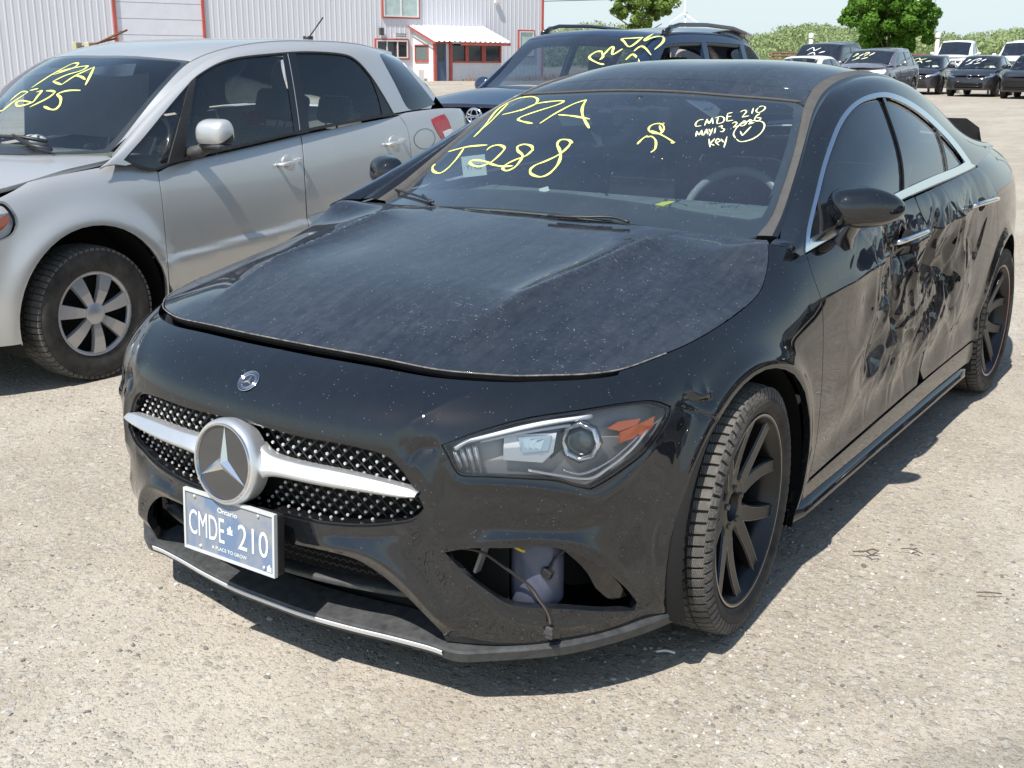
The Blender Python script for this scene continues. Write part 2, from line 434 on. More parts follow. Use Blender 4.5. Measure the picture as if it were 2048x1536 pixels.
def paint(name, col, dust=.25, rough=.25, metal=0., coatr=.04, film_col=(.30, .28, .25), specks=.5, streak=True, low=.45, flake=0., dirtz=.35, scr=0.0, chips=None, scuff=0.0):
    """clear-coated car paint under a film of road dust (tinted blue for sky reflection on the black car), with dried droplets and dirt towards the sills"""
    t = NT(name); o = t.obj(); x, y, z = t.sep(o)
    n1 = t.noise(o, 2.3, 6, .62); n2 = t.noise(o, 38, 5, .7, .4)
    film = t.mth('MULTIPLY', t.ramp(n1, [(.28, .35), (.72, 1.)]), t.ramp(n2, [(.3, .55), (.75, 1.)]))
    if streak:
        sn = t.noise(t.map(o, (16, 2.2, 9), (0, 0, .25)), 2.0, 6, .75, .5)
        film = t.mth('MULTIPLY', film, t.ramp(sn, [(.34, .55), (.66, 1.35)]))
    lo = t.mth('MULTIPLY', t.ramp(z, [(.12, 1.), (dirtz+.3, 0.)]), low)
    d = t.mth('ADD', t.mth('MULTIPLY', film, dust), t.mth('MULTIPLY', lo, t.ramp(n2, [(.2, .4), (.8, 1.)])))
    v1 = t.vor(o, 105); s1 = t.ramp(v1, [(.0, 1.), (.13, .75), (.17, 0.)])
    pick = t.ramp(t.noise(o, 47, 2), [(.55, 0.), (.62, 1.)])
    s1 = t.mth('MULTIPLY', s1, pick)
    v2 = t.vor(o, 34); s2 = t.mth('MULTIPLY', t.ramp(v2, [(0., .8), (.04, .7), (.055, 0.)]), t.ramp(t.noise(o, 13, 2), [(.56, 0.), (.6, 1.)]))
    sp = t.mth('MULTIPLY', t.mth('MAXIMUM', s1, s2), specks)
    d = t.mth('MAXIMUM', d, sp, clamp=True)
    if scr > 0:
        w1 = t.noise(t.map(o, (1, 1, 1), (.3, .2, .6)), 14, 8, .8, 2.5)
        sc_ = t.ramp(t.mth('ABSOLUTE', t.mth('SUBTRACT', w1, .5)), [(0, 1.), (.006, .6), (.012, 0.)])
        pk = t.ramp(t.noise(o, 3.1, 3), [(.52, 0.), (.6, 1.)])
        d = t.mth('MAXIMUM', d, t.mth('MULTIPLY', t.mth('MULTIPLY', sc_, pk), scr), clamp=True)
    if scuff > 0:
        sn_ = t.noise(t.map(o, (1, 3.2, 1.1), (.5, 0, 0)), 2.1, 7, .7, .9); mk = t.mth('MULTIPLY', t.ramp(t.mth('ABSOLUTE', t.mth('SUBTRACT', y, 1.45)), [(.5, 1.), (.9, 0.)]), t.ramp(t.mth('ABSOLUTE', t.mth('SUBTRACT', z, .58)), [(.16, 1.), (.34, 0.)]))
        d = t.mth('ADD', d, t.mth('MULTIPLY', t.mth('MULTIPLY', t.ramp(sn_, [(.50, 0.), (.66, 1.)]), mk), scuff), clamp=True)
    if chips:
        for (cx_, cy_, rr_) in chips:
            dx_ = t.mth('SUBTRACT', x, cx_); dy_ = t.mth('SUBTRACT', y, cy_); q2 = t.mth('ADD', t.mth('MULTIPLY', dx_, dx_), t.mth('MULTIPLY', dy_, dy_)); mk = t.ramp(t.mth('DIVIDE', t.mth('SQRT', q2), rr_), [(.3, 1.), (1., 0.)])
            vn = t.noise(t.map(o, (1, 1.6, 1)), 70, 6, .75, 1.2); d = t.mth('MAXIMUM', d, t.mth('MULTIPLY', t.ramp(vn, [(.60, 0.), (.66, .9)]), t.mth('MULTIPLY', mk, t.ramp(t.noise(o, 16, 3), [(.42, 0.), (.55, 1.)]))), clamp=True)
    b = t.bsdf(col, rough, metal, 1.0, coatr, spec=.0 if metal < .3 else .5, **{'Coat IOR': 1.68 if metal < .3 else 1.5})
    bc = t.mix(t.mth('MULTIPLY', t.ramp(n1, [(.3, 0.), (.7, .3)]), 1.), col, tuple(c*.8 for c in col)); t.l(bc, b.inputs['Base Color'])
    t.l(t.mth('ADD', t.mth('MULTIPLY', film, dust*.35), coatr), b.inputs['Coat Roughness'])
    if flake > 0:
        fl = t.vor(o, 900, out='Color'); t.l(t.bump(t.sep(fl)[0], flake, .0006), b.inputs['Normal'])
    dd = t.bsdf(t.mix(n2, tuple(c*.8 for c in film_col), tuple(min(1, c*1.25) for c in film_col)), .9, spec=.1)
    return t.done(t.mixs(d, b.outputs[0], dd.outputs[0]))

def glass(name, tint=(.75, .8, .78), dust=.06, specks=.5, rough=.0, ior=1.5, extra=0.0, fk=1.7):
    t = NT(name); o = t.obj()
    tr = t.n('ShaderNodeBsdfTransparent'); tr.inputs[0].default_value = (*tint, 1)
    gl = t.n('ShaderNodeBsdfGlossy'); gl.inputs['Roughness'].default_value = rough; gl.inputs[0].default_value = (.95, .97, 1, 1)
    fr = t.n('ShaderNodeFresnel'); fr.inputs[0].default_value = ior
    f = t.mth('MULTIPLY_ADD', fr.outputs[0], fk, extra, clamp=True)
    sh = t.mixs(f, tr.outputs[0], gl.outputs[0])
    df = t.n('ShaderNodeBsdfDiffuse'); df.inputs[0].default_value = (.36, .41, .45, 1)  # dust on the glass, its blue standing in for reflected sky
    n = t.ramp(t.noise(o, 4, 6, .65), [(.3, .4), (.7, 1.)])
    v1 = t.vor(o, 95); s1 = t.mth('MULTIPLY', t.ramp(v1, [(0, 1.), (.10, .8), (.15, 0.)]), t.ramp(t.noise(o, 40, 2), [(.56, 0.), (.63, 1.)]))
    v2 = t.vor(o, 30); s2 = t.mth('MULTIPLY', t.ramp(v2, [(0, 1.), (.05, .8), (.07, 0.)]), t.ramp(t.noise(o, 11, 2), [(.58, 0.), (.62, 1.)]))
    d = t.mth('ADD', t.mth('MULTIPLY', n, dust), t.mth('MULTIPLY', t.mth('MAXIMUM', s1, s2), specks), clamp=True)
    return t.done(t.mixs(d, sh, df.outputs[0]))

paint('black_paint', (.005, .0062, .008), dust=.014, specks=.42, low=.022, rough=.3, coatr=.012, scr=.0, film_col=(.25, .28, .33))  # dust colour also carries a painted blue sky reflection for the nose
paint('door_paint', (.0035, .0042, .006), dust=.02, specks=.4, low=.06, rough=.3, coatr=.012, scr=.6, scuff=.22, dirtz=.6, film_col=(.33, .30, .27))
paint('hood_paint', (.005, .008, .013), dust=.115, specks=.75, low=0, rough=.3, coatr=.03, scr=.0, chips=[(.52, .10, .20), (.62, -.12, .14), (.30, -.50, .22), (.60, -.40, .15)], film_col=(.26, .285, .325))  # dust film, tinted blue and thickened to imitate sky reflected in the hood
paint('silver_paint', (.52, .53, .53), dust=.10, specks=.12, low=.15, rough=.36, metal=.5, coatr=.08, flake=.12, dirtz=.25, film_col=(.42, .38, .33))
paint('blue_paint', (.008, .022, .060), dust=.05, specks=.2, low=.2, rough=.3)
paint('grey_paint', (.22, .21, .24), dust=.12, specks=.1, low=.2, metal=.6)
paint('dark_paint', (.006, .008, .013), dust=.08, specks=.1, low=.2)
paint('white_paint', (.75, .75, .74), dust=.06, specks=.05, low=.15)
simple('black_gloss', (.008, .008, .009), .12, coat=.6)
simple('black_plastic', (.018, .018, .019), .45, var=.25, sc=30, bump=.05)
simple('grey_plastic', (.055, .055, .056), .6, var=.25, sc=60, bump=.12)
simple('splitter_plastic', (.045, .047, .048), .5, var=.4, sc=40, bump=.1)
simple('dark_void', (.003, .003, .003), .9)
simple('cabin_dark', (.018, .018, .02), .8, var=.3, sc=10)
simple('seat_cloth', (.045, .047, .052), .9, var=.3, sc=60, bump=.1)
simple('cabin_grey', (.13, .15, .15), .75, var=.2, sc=12)
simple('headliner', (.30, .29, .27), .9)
simple('chrome', (.72, .74, .76), .09, 1.0)
simple('satin_metal', (.70, .72, .73), .38, .8, var=.06, sc=14)
simple('machined', (.35, .35, .36), .35, 1.0)
simple('rim_black', (.0045, .0045, .005), .38, coat=.15, var=.4, sc=8)
simple('hubcap_silver', (.46, .46, .47), .38, .55, var=.06, sc=9)
simple('rust_brown', (.12, .055, .03), .9, var=.4, sc=30)
simple('brake_metal', (.14, .13, .12), .5, .8, var=.3, sc=20)
simple('amber', (.65, .12, .015), .2, coat=1)
simple('red_lens', (.38, .008, .012), .12, coat=1, var=.35, sc=25)
simple('white_lens', (.7, .72, .74), .15, coat=1)
simple('silver_lamp', (.55, .58, .62), .15, .9)
simple('marker_yellow', (.68, .72, .20), .6)
simple('marker_pale', (.78, .80, .45), .6)
simple('marker_white', (.70, .72, .70), .6)
simple('paper', (.72, .72, .68), .7)
simple('yellow_paper', (.75, .70, .08), .6)
simple('copper_wire', (.10, .08, .07), .5)
simple('yellow_wire', (.55, .42, .05), .5)
simple('airbag', (.55, .56, .58), .8, var=.1, sc=8)
simple('bluegrey_tank', (.09, .10, .145), .35, var=.25, sc=7)
glass('windshield_glass', (.68, .80, .82), dust=.035, specks=.6, extra=.07)
glass('side_glass', (.34, .38, .38), dust=.022, specks=.25, extra=.03, fk=1.35)
glass('clear_lens', (.98, .98, .98), dust=.003, specks=.12, fk=.8)
glass('silver_car_glass', (.84, .90, .90), dust=.015, specks=.15, extra=.015, fk=1.4)
glass('suv_glass', (.20, .25, .28), dust=.03, specks=.5, extra=.05)
glass('tinted_glass', (.10, .12, .13), dust=.03, specks=.1)
def frit():
    t = NT('frit_glass'); b = t.bsdf((.012, .013, .016), .3, coat=1.0, cr=.03)
    o = t.obj(); v1 = t.vor(o, 95); s1 = t.mth('MULTIPLY', t.ramp(v1, [(0, 1.), (.12, .8), (.16, 0.)]), t.ramp(t.noise(o, 40, 2), [(.54, 0.), (.6, 1.)]))
    d = t.mth('ADD', t.mth('MULTIPLY', s1, .55), t.mth('MULTIPLY', t.noise(o, 5), .13), clamp=True)
    dd = t.bsdf((.36, .37, .40), .9); t.done(t.mixs(d, b.outputs[0], dd.outputs[0]))
frit()
def dusty_trim():
    t = NT('dusty_trim'); o = t.obj(); n = t.noise(o, 30, 6, .7)
    b = t.bsdf(t.mix(n, (.042, .041, .039), (.09, .086, .08)), .85); t.done(b.outputs[0])
dusty_trim()
def rubber():
    t = NT('tyre_rubber'); o = t.obj(); n = t.noise(o, 9, 6, .7); n2 = t.noise(o, 70, 4, .6)
    c = t.mix(t.ramp(n, [(.35, 0.), (.7, 1.)]), (.022, .021, .020), (.075, .068, .06))
    b = t.bsdf(c, .75, spec=.3); t.l(t.bump(n2, .15, .002), b.inputs['Normal']); t.done(b.outputs[0])
    t = NT('tread_rubber'); o = t.obj(); n = t.noise(o, 14, 6, .7)
    c = t.mix(t.ramp(n, [(.3, 0.), (.7, 1.)]), (.07, .067, .062), (.16, .15, .135))
    b = t.bsdf(c, .85, spec=.2)
    wv = t.n('ShaderNodeTexWave', wave_type='BANDS'); t.l(t.map(o, (1, 1, 1), (.9, .2, .3)), wv.inputs[0]); wv.inputs['Scale'].default_value = 60; wv.inputs['Distortion'].default_value = 6
    t.l(t.bump(wv.outputs['Fac'], .5, .003), b.inputs['Normal']); t.done(b.outputs[0])
rubber()
# ---------------------------------------------------------------- ground
def gz(x, y):
    """the yard rises a little towards the workshop"""
    return .17*np.clip((-x-10)/22, 0, 1)**1.5+.27*np.clip((y-14)/26, 0, 1)
def gravel_mat():
    t = NT('gravel'); o = t.obj()
    big = t.noise(o, .55, 6, .65); mid = t.noise(o, 2.6, 6, .65); fine = t.noise(o, 60, 5, .75); grit = t.noise(o, 260, 3, .8)
    c = t.mix(t.ramp(big, [(.35, 0.), (.68, 1.)]), (.300, .258, .195), (.415, .365, .295))
    c = t.mix(t.ramp(mid, [(.40, 0.), (.62, .7)]), c, (.235, .198, .148))
    lt = t.noise(t.map(o, (1, .35, 1), (0, 0, .35)), .9, 5, .6); c = t.mix(t.ramp(lt, [(.48, 0.), (.62, .5)]), c, (.47, .43, .365))
    c = t.mix(t.ramp(fine, [(.40, 0.), (.62, .6)]), c, (.46, .425, .37))
    c = t.mix(t.ramp(grit, [(.30, .75), (.46, 0.)]), c, (.12, .108, .092))
    c = t.mix(t.ramp(grit, [(.60, 0.), (.74, .7)]), c, (.58, .56, .53))
    hs = None; nrm = None
    for sc, st, d in ((34, .5, .012), (85, .7, .007), (190, .75, .004)):
        v = t.n('ShaderNodeTexVoronoi'); t.l(t.map(o, (1, 1, .6)), v.inputs['Vector']); v.inputs['Scale'].default_value = sc; v.inputs['Randomness'].default_value = 1
        col = t.sep(v.outputs['Color'])
        stone = t.mth('MULTIPLY', t.ramp(v.outputs['Distance'], [(.0, 1.), (.42, .7), (.5, 0.)]), t.ramp(col[0], [(.45, 0.), (.55, 1.)]))
        c = t.mix(t.mth('MULTIPLY', stone, .55), c, t.mix(col[1], (.18, .165, .145), (.52, .50, .46)))
        h = t.mth('MULTIPLY', stone, t.ramp(col[2], [(0., .3), (1., 1.)])); nrm = t.bump(h, st, d, nrm)
    nrm = t.bump(fine, .35, .006, nrm); nrm = t.bump(grit, .5, .002, nrm); nrm = t.bump(mid, .3, .04, nrm)
    # damp oil stains
    st_ = t.ramp(t.noise(o, .9, 3, .5), [(.66, 0.), (.72, .35)]); c = t.mix(st_, c, (.12, .11, .09))
    b = t.bsdf(c, .95, spec=.15); t.l(nrm, b.inputs['Normal']); t.done(b.outputs[0])
gravel_mat()
def ground():
    xs = np.unique(np.concatenate([np.linspace(-6, 5, 111), np.linspace(-60, -6, 60), np.linspace(5, 60, 30), [-1500, -600, -250, -120, 120, 250, 600, 1500]]))
    ys = np.unique(np.concatenate([np.linspace(-3, 8, 111), np.linspace(8, 90, 50), np.linspace(-30, -3, 10), [-1500, -400, -100, 130, 250, 600, 1500]]))
    X, Y = np.meshgrid(xs, ys, indexing='ij'); Z = gz(X, Y)
    near_ = (np.abs(X) < 12) & (Y < 20) & (Y > -8)
    rng = np.random.RandomState(3)
    from mathutils import noise as nz
    for i in range(len(xs)):
        for j in range(len(ys)):
            if near_[i, j]: Z[i, j] += .010*nz.noise(Vector((xs[i]*1.3, ys[j]*1.3, 0)))+.004*nz.noise(Vector((xs[i]*5, ys[j]*5, 3)))
    mb = MB(); mb.grid(np.stack([X, Y, Z], -1), flip=True)
    o = mb.build('ground', M['gravel']); setp(o, kind='structure')
    bm = bmesh.new(); bm.from_mesh(o.data); bmesh.ops.recalc_face_normals(bm, faces=bm.faces[:])
    bm.faces.ensure_lookup_table()
    if bm.faces[0].normal.z < 0: bmesh.ops.reverse_faces(bm, faces=bm.faces[:])
    bm.to_mesh(o.data); bm.free()
    return o
ground()
def pebbles():
    rng = np.random.RandomState(11); mats = []
    for nm, c in (('pebble_grey', (.30, .29, .275)), ('pebble_pale', (.46, .44, .41)), ('pebble_dark', (.15, .14, .125)), ('pebble_tan', (.36, .32, .26))):
        mats.append(simple(nm, c, .9, var=.25, sc=60))
    base = []
    for k in range(10):
        bm = bmesh.new(); bmesh.ops.create_icosphere(bm, subdivisions=1, radius=1)
        for v in bm.verts: v.co = v.co*(.75+.5*rng.rand())
        base.append((np.array([v.co[:] for v in bm.verts]), np.array([[q.index for q in f.verts] for f in bm.faces]))); bm.free()
    V = []; F = []; FM = []; b = 0; n = 0
    from mathutils import noise as nz
    while n < 15000:
        # more stones close to the camera, anywhere on the ground it sees
        d = 1.6+9*rng.rand()**1.8; a = YAW+(rng.rand()-.5)*1.25
        x = CX+math.sin(a)*d; y = CY+math.cos(a)*d
        cl = nz.noise(Vector((x*1.4, y*1.4, 9)))+.5*nz.noise(Vector((x*5, y*5, 2)))
        if rng.rand() > .45+.9*cl: continue
        s_ = .0022+.0045*rng.rand()**3 + (.008*rng.rand() if rng.rand() < .012 else 0)
        P, f = base[rng.randint(10)]
        z0 = .010*nz.noise(Vector((x*1.3, y*1.3, 0)))+.004*nz.noise(Vector((x*5, y*5, 3)))
        A = rng.rand()*2*PI; ca, sa = math.cos(A), math.sin(A); q = P*[s_*(.8+.7*rng.rand()), s_, s_*(.35+.4*rng.rand())]
        q = np.stack([q[:, 0]*ca-q[:, 1]*sa+x, q[:, 0]*sa+q[:, 1]*ca+y, q[:, 2]+z0+s_*.15], 1)
        V.append(q); F.append(f+b); FM += [rng.randint(4)]*len(f); b += len(q); n += 1
    me = bpy.data.meshes.new('loose_gravel'); me.from_pydata(np.vstack(V).tolist(), [], np.vstack(F).tolist())
    for m_ in mats: me.materials.append(m_)
    me.polygons.foreach_set('material_index', FM)
    me.polygons.foreach_set('use_smooth', [False]*len(me.polygons)); me.update()
    o = bpy.data.objects.new('loose_gravel', me); link(o)
    setp(o, 'loose grey and tan pebbles scattered over the yard ground', 'gravel', kind='stuff')
pebbles()
# ================================================================ the black saloon
CARROOT = empty('saloon_car', (0, 0, 0), label='black saloon car in front with crumpled dusty driver side doors and yellow windshield writing', cat='car')
K = CARROOT
net = []
def col(xs, ys, zs): net.append([(a, b, c_) for a, b, c_ in zip(xs, ys, zs)])
#     r0     r1     r2     r3     r4    r5    r6    r7    r8
col([0]*9, [-.80, -.835, -.865, -.885, -.89, -.885, -.855, -.72, -.50], [.165, .22, .34, .46, .56, .645, .72, .785, .81])
col([.20]*9, [-.795, -.83, -.86, -.88, -.885, -.88, -.85, -.715, -.50], [.165, .22, .34, .46, .56, .645, .72, .783, .81])
col([.40]*9, [-.78, -.81, -.835, -.85, -.85, -.845, -.815, -.68, -.44], [.165, .22, .34, .46, .56, .65, .72, .785, .81])
col([.575, .575, .57, .57, .575, .575, .575, .57, .52], [-.73, -.755, -.775, -.785, -.78, -.77, -.73, -.60, -.36], [.165, .22, .34, .46, .56, .65, .72, .785, .82])
col([.73, .735, .735, .735, .735, .735, .73, .70, .61], [-.60, -.62, -.64, -.645, -.64, -.625, -.58, -.46, -.24], [.165, .22, .34, .46, .56, .65, .725, .79, .84])
col([.815, .825, .83, .83, .83, .825, .81, .765, .66], [-.45, -.46, -.475, -.48, -.47, -.45, -.40, -.28, -.12], [.165, .23, .34, .46, .565, .66, .74, .81, .865])
col([.855, .87, .88, .885, .882, .872, .855, .805, .70], [-.30, -.305, -.315, -.31, -.29, -.26, -.20, -.10, .0], [.17, .23, .34, .46, .575, .675, .755, .83, .885])
col([.87, .885, .90, .907, .905, .895, .875, .82, .73], [-.10, -.10, -.10, -.09, -.07, -.04, .01, .06, .12], [.18, .24, .35, .47, .59, .695, .78, .85, .905])
col([.875, .89, .903, .91, .912, .905, .88, .828, .765], [.15, .15, .15, .15, .16, .17, .18, .20, .25], [.19, .26, .37, .49, .61, .72, .80, .87, .95])
col([.878, .89, .898, .903, .908, .905, .888, .85, .815], [.40, .40, .40, .40, .40, .40, .40, .40, .41], [.20, .27, .39, .52, .65, .76, .85, .925, .985])
col([.88, .89, .893, .897, .905, .905, .893, .862, .80], [.75]*9, [.20, .27, .40, .54, .67, .79, .88, .955, .995])
col([.88, .89, .893, .897, .905, .907, .895, .863, .80], [1.1]*9, [.20, .27, .41, .55, .69, .81, .90, .975, 1.01])
col([.88, .89, .893, .897, .905, .907, .895, .862, .80], [1.5]*9, [.20, .27, .41, .56, .70, .83, .925, .995, 1.03])
col([.883, .892, .897, .90, .907, .908, .895, .855, .79], [1.9]*9, [.21, .28, .42, .57, .72, .85, .95, 1.02, 1.05])
col([.888, .90, .908, .912, .916, .912, .892, .845, .77], [2.25]*9, [.21, .28, .42, .58, .73, .87, .97, 1.04, 1.07])
col([.888, .90, .912, .918, .92, .908, .88, .82, .72], [2.6]*9, [.21, .28, .42, .58, .74, .88, .98, 1.05, 1.08])
col([.870, .88, .885, .888, .886, .87, .835, .765, .64], [2.95]*9, [.22, .29, .43, .59, .75, .89, .98, 1.05, 1.085])
col([.81, .825, .835, .838, .835, .815, .775, .71, .58], [3.3]*9, [.25, .32, .45, .60, .75, .89, .98, 1.045, 1.08])
col([.70, .715, .73, .735, .73, .71, .675, .62, .48], [3.56, 3.57, 3.58, 3.58, 3.57, 3.55, 3.52, 3.49, 3.45], [.27, .34, .46, .60, .75, .89, .98, 1.035, 1.06])
col([.42, .42, .42, .42, .42, .42, .42, .40, .30], [3.68, 3.70, 3.71, 3.71, 3.70, 3.68, 3.66, 3.63, 3.55], [.27, .34, .46, .60, .75, .89, .98, 1.035, 1.05])
col([0]*9, [3.73, 3.75, 3.76, 3.76, 3.75, 3.73, 3.70, 3.67, 3.60], [.27, .34, .46, .60, .75, .89, .98, 1.035, 1.05])
FWY, RWY, WZ = 0.0, 2.729, .325
def car_mod(P):
    P = P.copy(); x, y, z = P.T
    for wy in (FWY, RWY):
        r_ = np.hypot(y-wy, z-WZ); m_ = (x > .5)
        P[:, 0] += m_*(.014*np.exp(-((r_-.385)/.035)**2)*(z > .1))
    # shoulder crease and lower body crease
    s_ = np.clip((y-.35)/.3, 0, 1)*np.clip((3.3-y)/.4, 0, 1)
    zc = .80+.055*(y-.3)
    P[:, 0] += s_*.012*np.exp(-np.abs(z-zc)/.03)*(x > .5)
    zl = .33+.05*(y-.5)
    P[:, 0] -= s_*.012*np.exp(-((z-zl)/.06)**2)*(x > .5)
    return P
S1 = Surf(net, car_mod, nu=300, nv=90)
# sculpted folds of the front: ridges and valleys whose run is read off the photo, then carried by the surface itself
FOLD = []
def fold(pxs, amp, w_, side=0): 
    q = S1.path([pxs], 4); FOLD.append((S1.ev(q[:, 0], q[:, 1]), amp, w_))
fold([(888, 925), (915, 962), (976, 968), (1054, 973), (1140, 985), (1186, 996), (1230, 975), (1280, 930), (1320, 885)], .0065, .012)
fold([(930, 1055), (1010, 1062), (1090, 1066), (1170, 1060), (1240, 1030)], -.012, .030)
fold([(900, 1092), (1000, 1082), (1100, 1080), (1180, 1095), (1240, 1140), (1288, 1200)], .006, .012)
fold([(812, 925), (840, 900), (880, 898)], -.012, .016)
fold([(800, 898), (840, 935), (868, 1000), (872, 1050), (900, 1085)], .009, .020)
fold([(640, 1068), (740, 1075), (820, 1068)], -.010, .018)
fold([(590, 1085), (680, 1090), (750, 1110), (810, 1155), (870, 1220), (915, 1268)], .020, .028)
fold([(905, 1140), (960, 1185), (1020, 1235), (1120, 1250), (1230, 1240)], .007, .014)
fold([(790, 868), (850, 828), (920, 790), (1000, 762)], .006, .020)
fold([(1352, 812), (1400, 826), (1441, 845)], -.004, .007)
fold([(1330, 1000), (1300, 1080), (1310, 1180), (1335, 1225)], .005, .015)
fold([(1370, 770), (1400, 790), (1420, 782)], .008, .012); fold([(1365, 795), (1395, 805), (1430, 800)], -.008, .008)
def car_mod2(P):
    P = car_mod(P); m_ = (P[:, 1] < .3) & (P[:, 0] > -.02)
    if not m_.any(): return P
    Q = P[m_]; n_ = np.stack([Q[:, 0], Q[:, 1]-.30-.4*0], 1); n_ /= np.linalg.norm(n_, axis=1)[:, None]+1e-9; d = np.zeros(len(Q))
    for L, amp, w_ in FOLD:
        lo, hi = L.min(0)-w_*4, L.max(0)+w_*4; k = np.where(((Q > lo) & (Q < hi)).all(1))[0]
        if len(k) == 0: continue
        A, B = L[:-1], L[1:]; e = B-A; l2 = (e**2).sum(1)+1e-12
        for a in range(0, len(k), 3000):
            kk_ = k[a:a+3000]; v = Q[kk_, None]-A[None]; t = np.clip((v*e).sum(2)/l2, 0, 1); D = v-t[..., None]*e; dd = (D**2).sum(2); j = dd.argmin(1); s_ = np.sqrt(dd.min(1))
            arc = (j+t[np.arange(len(kk_)), j])/len(A); endf = np.clip(arc/.18, 0, 1)*np.clip((1-arc)/.18, 0, 1)
            x_ = s_/w_; d[kk_] += amp*endf*np.exp(-(np.sqrt(x_*x_+.04)-.2)*1.1)
    P[m_, 0] += n_[:, 0]*d; P[m_, 1] += n_[:, 1]*d; return P
S1 = Surf(net, car_mod2, nu=420, nv=110)

class RSurf(Surf):
    """smooth height field z(x,y) through scattered points, symmetric about x=0"""
    def __init__(s, pts, dom, extra=None, nu=150, nv=150, flip=1):
        p = np.array(pts, float); q = p[np.abs(p[:, 0]) > 1e-6]*[-1, 1, 1]; p = np.vstack([p, q]); s.q = p[:, :2]
        n = len(p); A = np.zeros((n+3, n+3)); A[:n, :n] = s.k(p[:, None, :2]-p[None, :, :2]); A[:n, n] = 1; A[:n, n+1:] = p[:, :2]; A[n:, :n] = A[:n, n:].T
        b = np.zeros(n+3); b[:n] = p[:, 2]; s.w = np.linalg.solve(A, b); s.dom = dom; s.extra = extra; s.mx = MX
        s.nu, s.nv = nu, nv; s.mod = None; s.flip = flip
        U, V = np.linspace(0, 1, nu), np.linspace(0, 1, nv); uu, vv = np.meshgrid(U, V, indexing='ij'); P = s.ev(uu.ravel(), vv.ravel())
        s.Lu = dom[1]-dom[0]; s.Lv = (dom[3]-dom[2])*1.08; s.uv = np.stack([uu.ravel(), vv.ravel()], 1); s.P = P; f = []
        for i in range(nu-1):
            for j in range(nv-1):
                a_ = i*nv+j; f += [(a_, a_+nv, a_+nv+1), (a_, a_+nv+1, a_+1)]
        s.f = f; s.bvh = BVHTree.FromPolygons([tuple(p_) for p_ in P], f)
    def k(s, d): r2 = (d**2).sum(-1); return .5*r2*np.log(r2+1e-12)
    def z(s, x, y):
        n = len(s.q); out = s.w[n]+s.w[n+1]*x+s.w[n+2]*y
        d = np.stack([x[:, None]-s.q[None, :, 0], y[:, None]-s.q[None, :, 1]], -1); out = out+s.k(d)@s.w[:n]
        return out+(s.extra(x, y) if s.extra else 0)
    def ev(s, u, v):
        x = s.dom[0]+np.asarray(u, float)*(s.dom[1]-s.dom[0]); y = s.dom[2]+np.asarray(v, float)*(s.dom[3]-s.dom[2])
        return np.stack([x+s.mx, y, s.z(x, y)], 1)
    def uvxy(s, x, y): return ((x-s.dom[0])/(s.dom[1]-s.dom[0]), (y-s.dom[2])/(s.dom[3]-s.dom[2]))
# ---- hood: rim on the shut line
HE = S1.path([[(960, 751), (1030, 754), (1100, 752), (1170, 749), (1240, 740), (1310, 716), (1380, 687), (1440, 652), (1490, 616), (1520, 585), (1533, 550), (1538, 515), (1537, 482)]])
_v0 = S1.near((0, -.708, .775))[1]
HE = np.vstack([spline([(0.0, _v0), (HE[0][0]*.35, _v0-.003), (HE[0][0]*.7, HE[0][1]+.004), tuple(HE[0])], 10)[:-1], HE])
HEP = S1.ev(HE[:, 0], HE[:, 1])                       # 3D shut line, +X side
def bulge(x, y):
    ax = np.abs(x); xc = .40+.10*np.clip((y+.55)/.9, 0, 1); dx = ax-xc
    a = .029*np.clip((y+.62)/.30, 0, 1)**1.3*np.clip((.36-y)/.18, 0, 1)
    r = np.where(dx > 0, np.exp(-(np.sqrt(dx**2+.006**2)-.006)/.038), np.exp(-(np.sqrt(dx**2+.012**2)-.012)/.055))
    lift = .010*np.clip((.25-y)/.9, 0, 1)*(1-.9*np.clip((x-.2)/.5, 0, 1))        # hood unlatched: stands proud at the front and on the right
    return a*r + lift
hp = [tuple(q) for q in HEP[::5]]
HS = RSurf(hp+[(0, -.5, .842), (0, -.2, .897), (0, .08, .940), (0, .30, .972), (.35, -.45, .845), (.38, -.1, .898), (.40, .15, .938), (.38, .34, .968), (.62, -.2, .848), (.66, .05, .885), (.64, .30, .945), (.74, .42, .952), (.6, .44, .962), (.2, .345, .974)],
           (-.9, .9, -.80, .52), bulge)
HEuv = np.array([HS.uvxy(q[0], q[1]) for q in HEP])
# rear edge of the hood, hidden by the cowl: arc through the centre
rear = np.array([HS.uvxy(x, .338+.085*(x/.77)**2 if x < .72 else .40) for x in np.linspace(.73, 0, 12)])
half = np.vstack([HEuv, rear]); full = np.vstack([half, np.stack([1-half[::-1, 0], half[::-1, 1]], 1)[1:-1]])
hood = panel('hood', HS, full, M['hood_paint'], K, h=.02, gap=.003, flange=.022, out=.001, mat2=M['black_plastic'])
simple('chipped_edge', (.13, .125, .12), .8, var=.6, sc=60)
e_n = HS.ev(*np.array([HS.uvxy(q[0], q[1]) for q in HEP[:int(len(HEP)*.62)]]).T)+np.array([0, -.0035, .0005])
mb = MB(); e_f = np.vstack([(e_n*[-1, 1, 1])[::-1][:-1], e_n]); e_f[:, 2] += (HS.z(e_f[:, 0], e_f[:, 1]+.004)-e_f[:, 2])+.0005; mb.tube(e_f, .0020, 5, caps=False); mb.build('hood_lip', M['chipped_edge'], hood)
# dark well under the hood gap
mb = MB(); e = HEP
for sgn in (1, -1):
    a_ = e*[sgn, 1, 1]+[0, 0, -.035]; b_ = a_*[.9, 1, 1]+[0, .06, -.02]; c_ = a_*[1.01, 1, 1]+[0, -.02*1, .012]
    mb.grid(np.stack([c_, a_, b_], 1), smooth=False)
mb.build('hood_seal', M['black_plastic'], K)

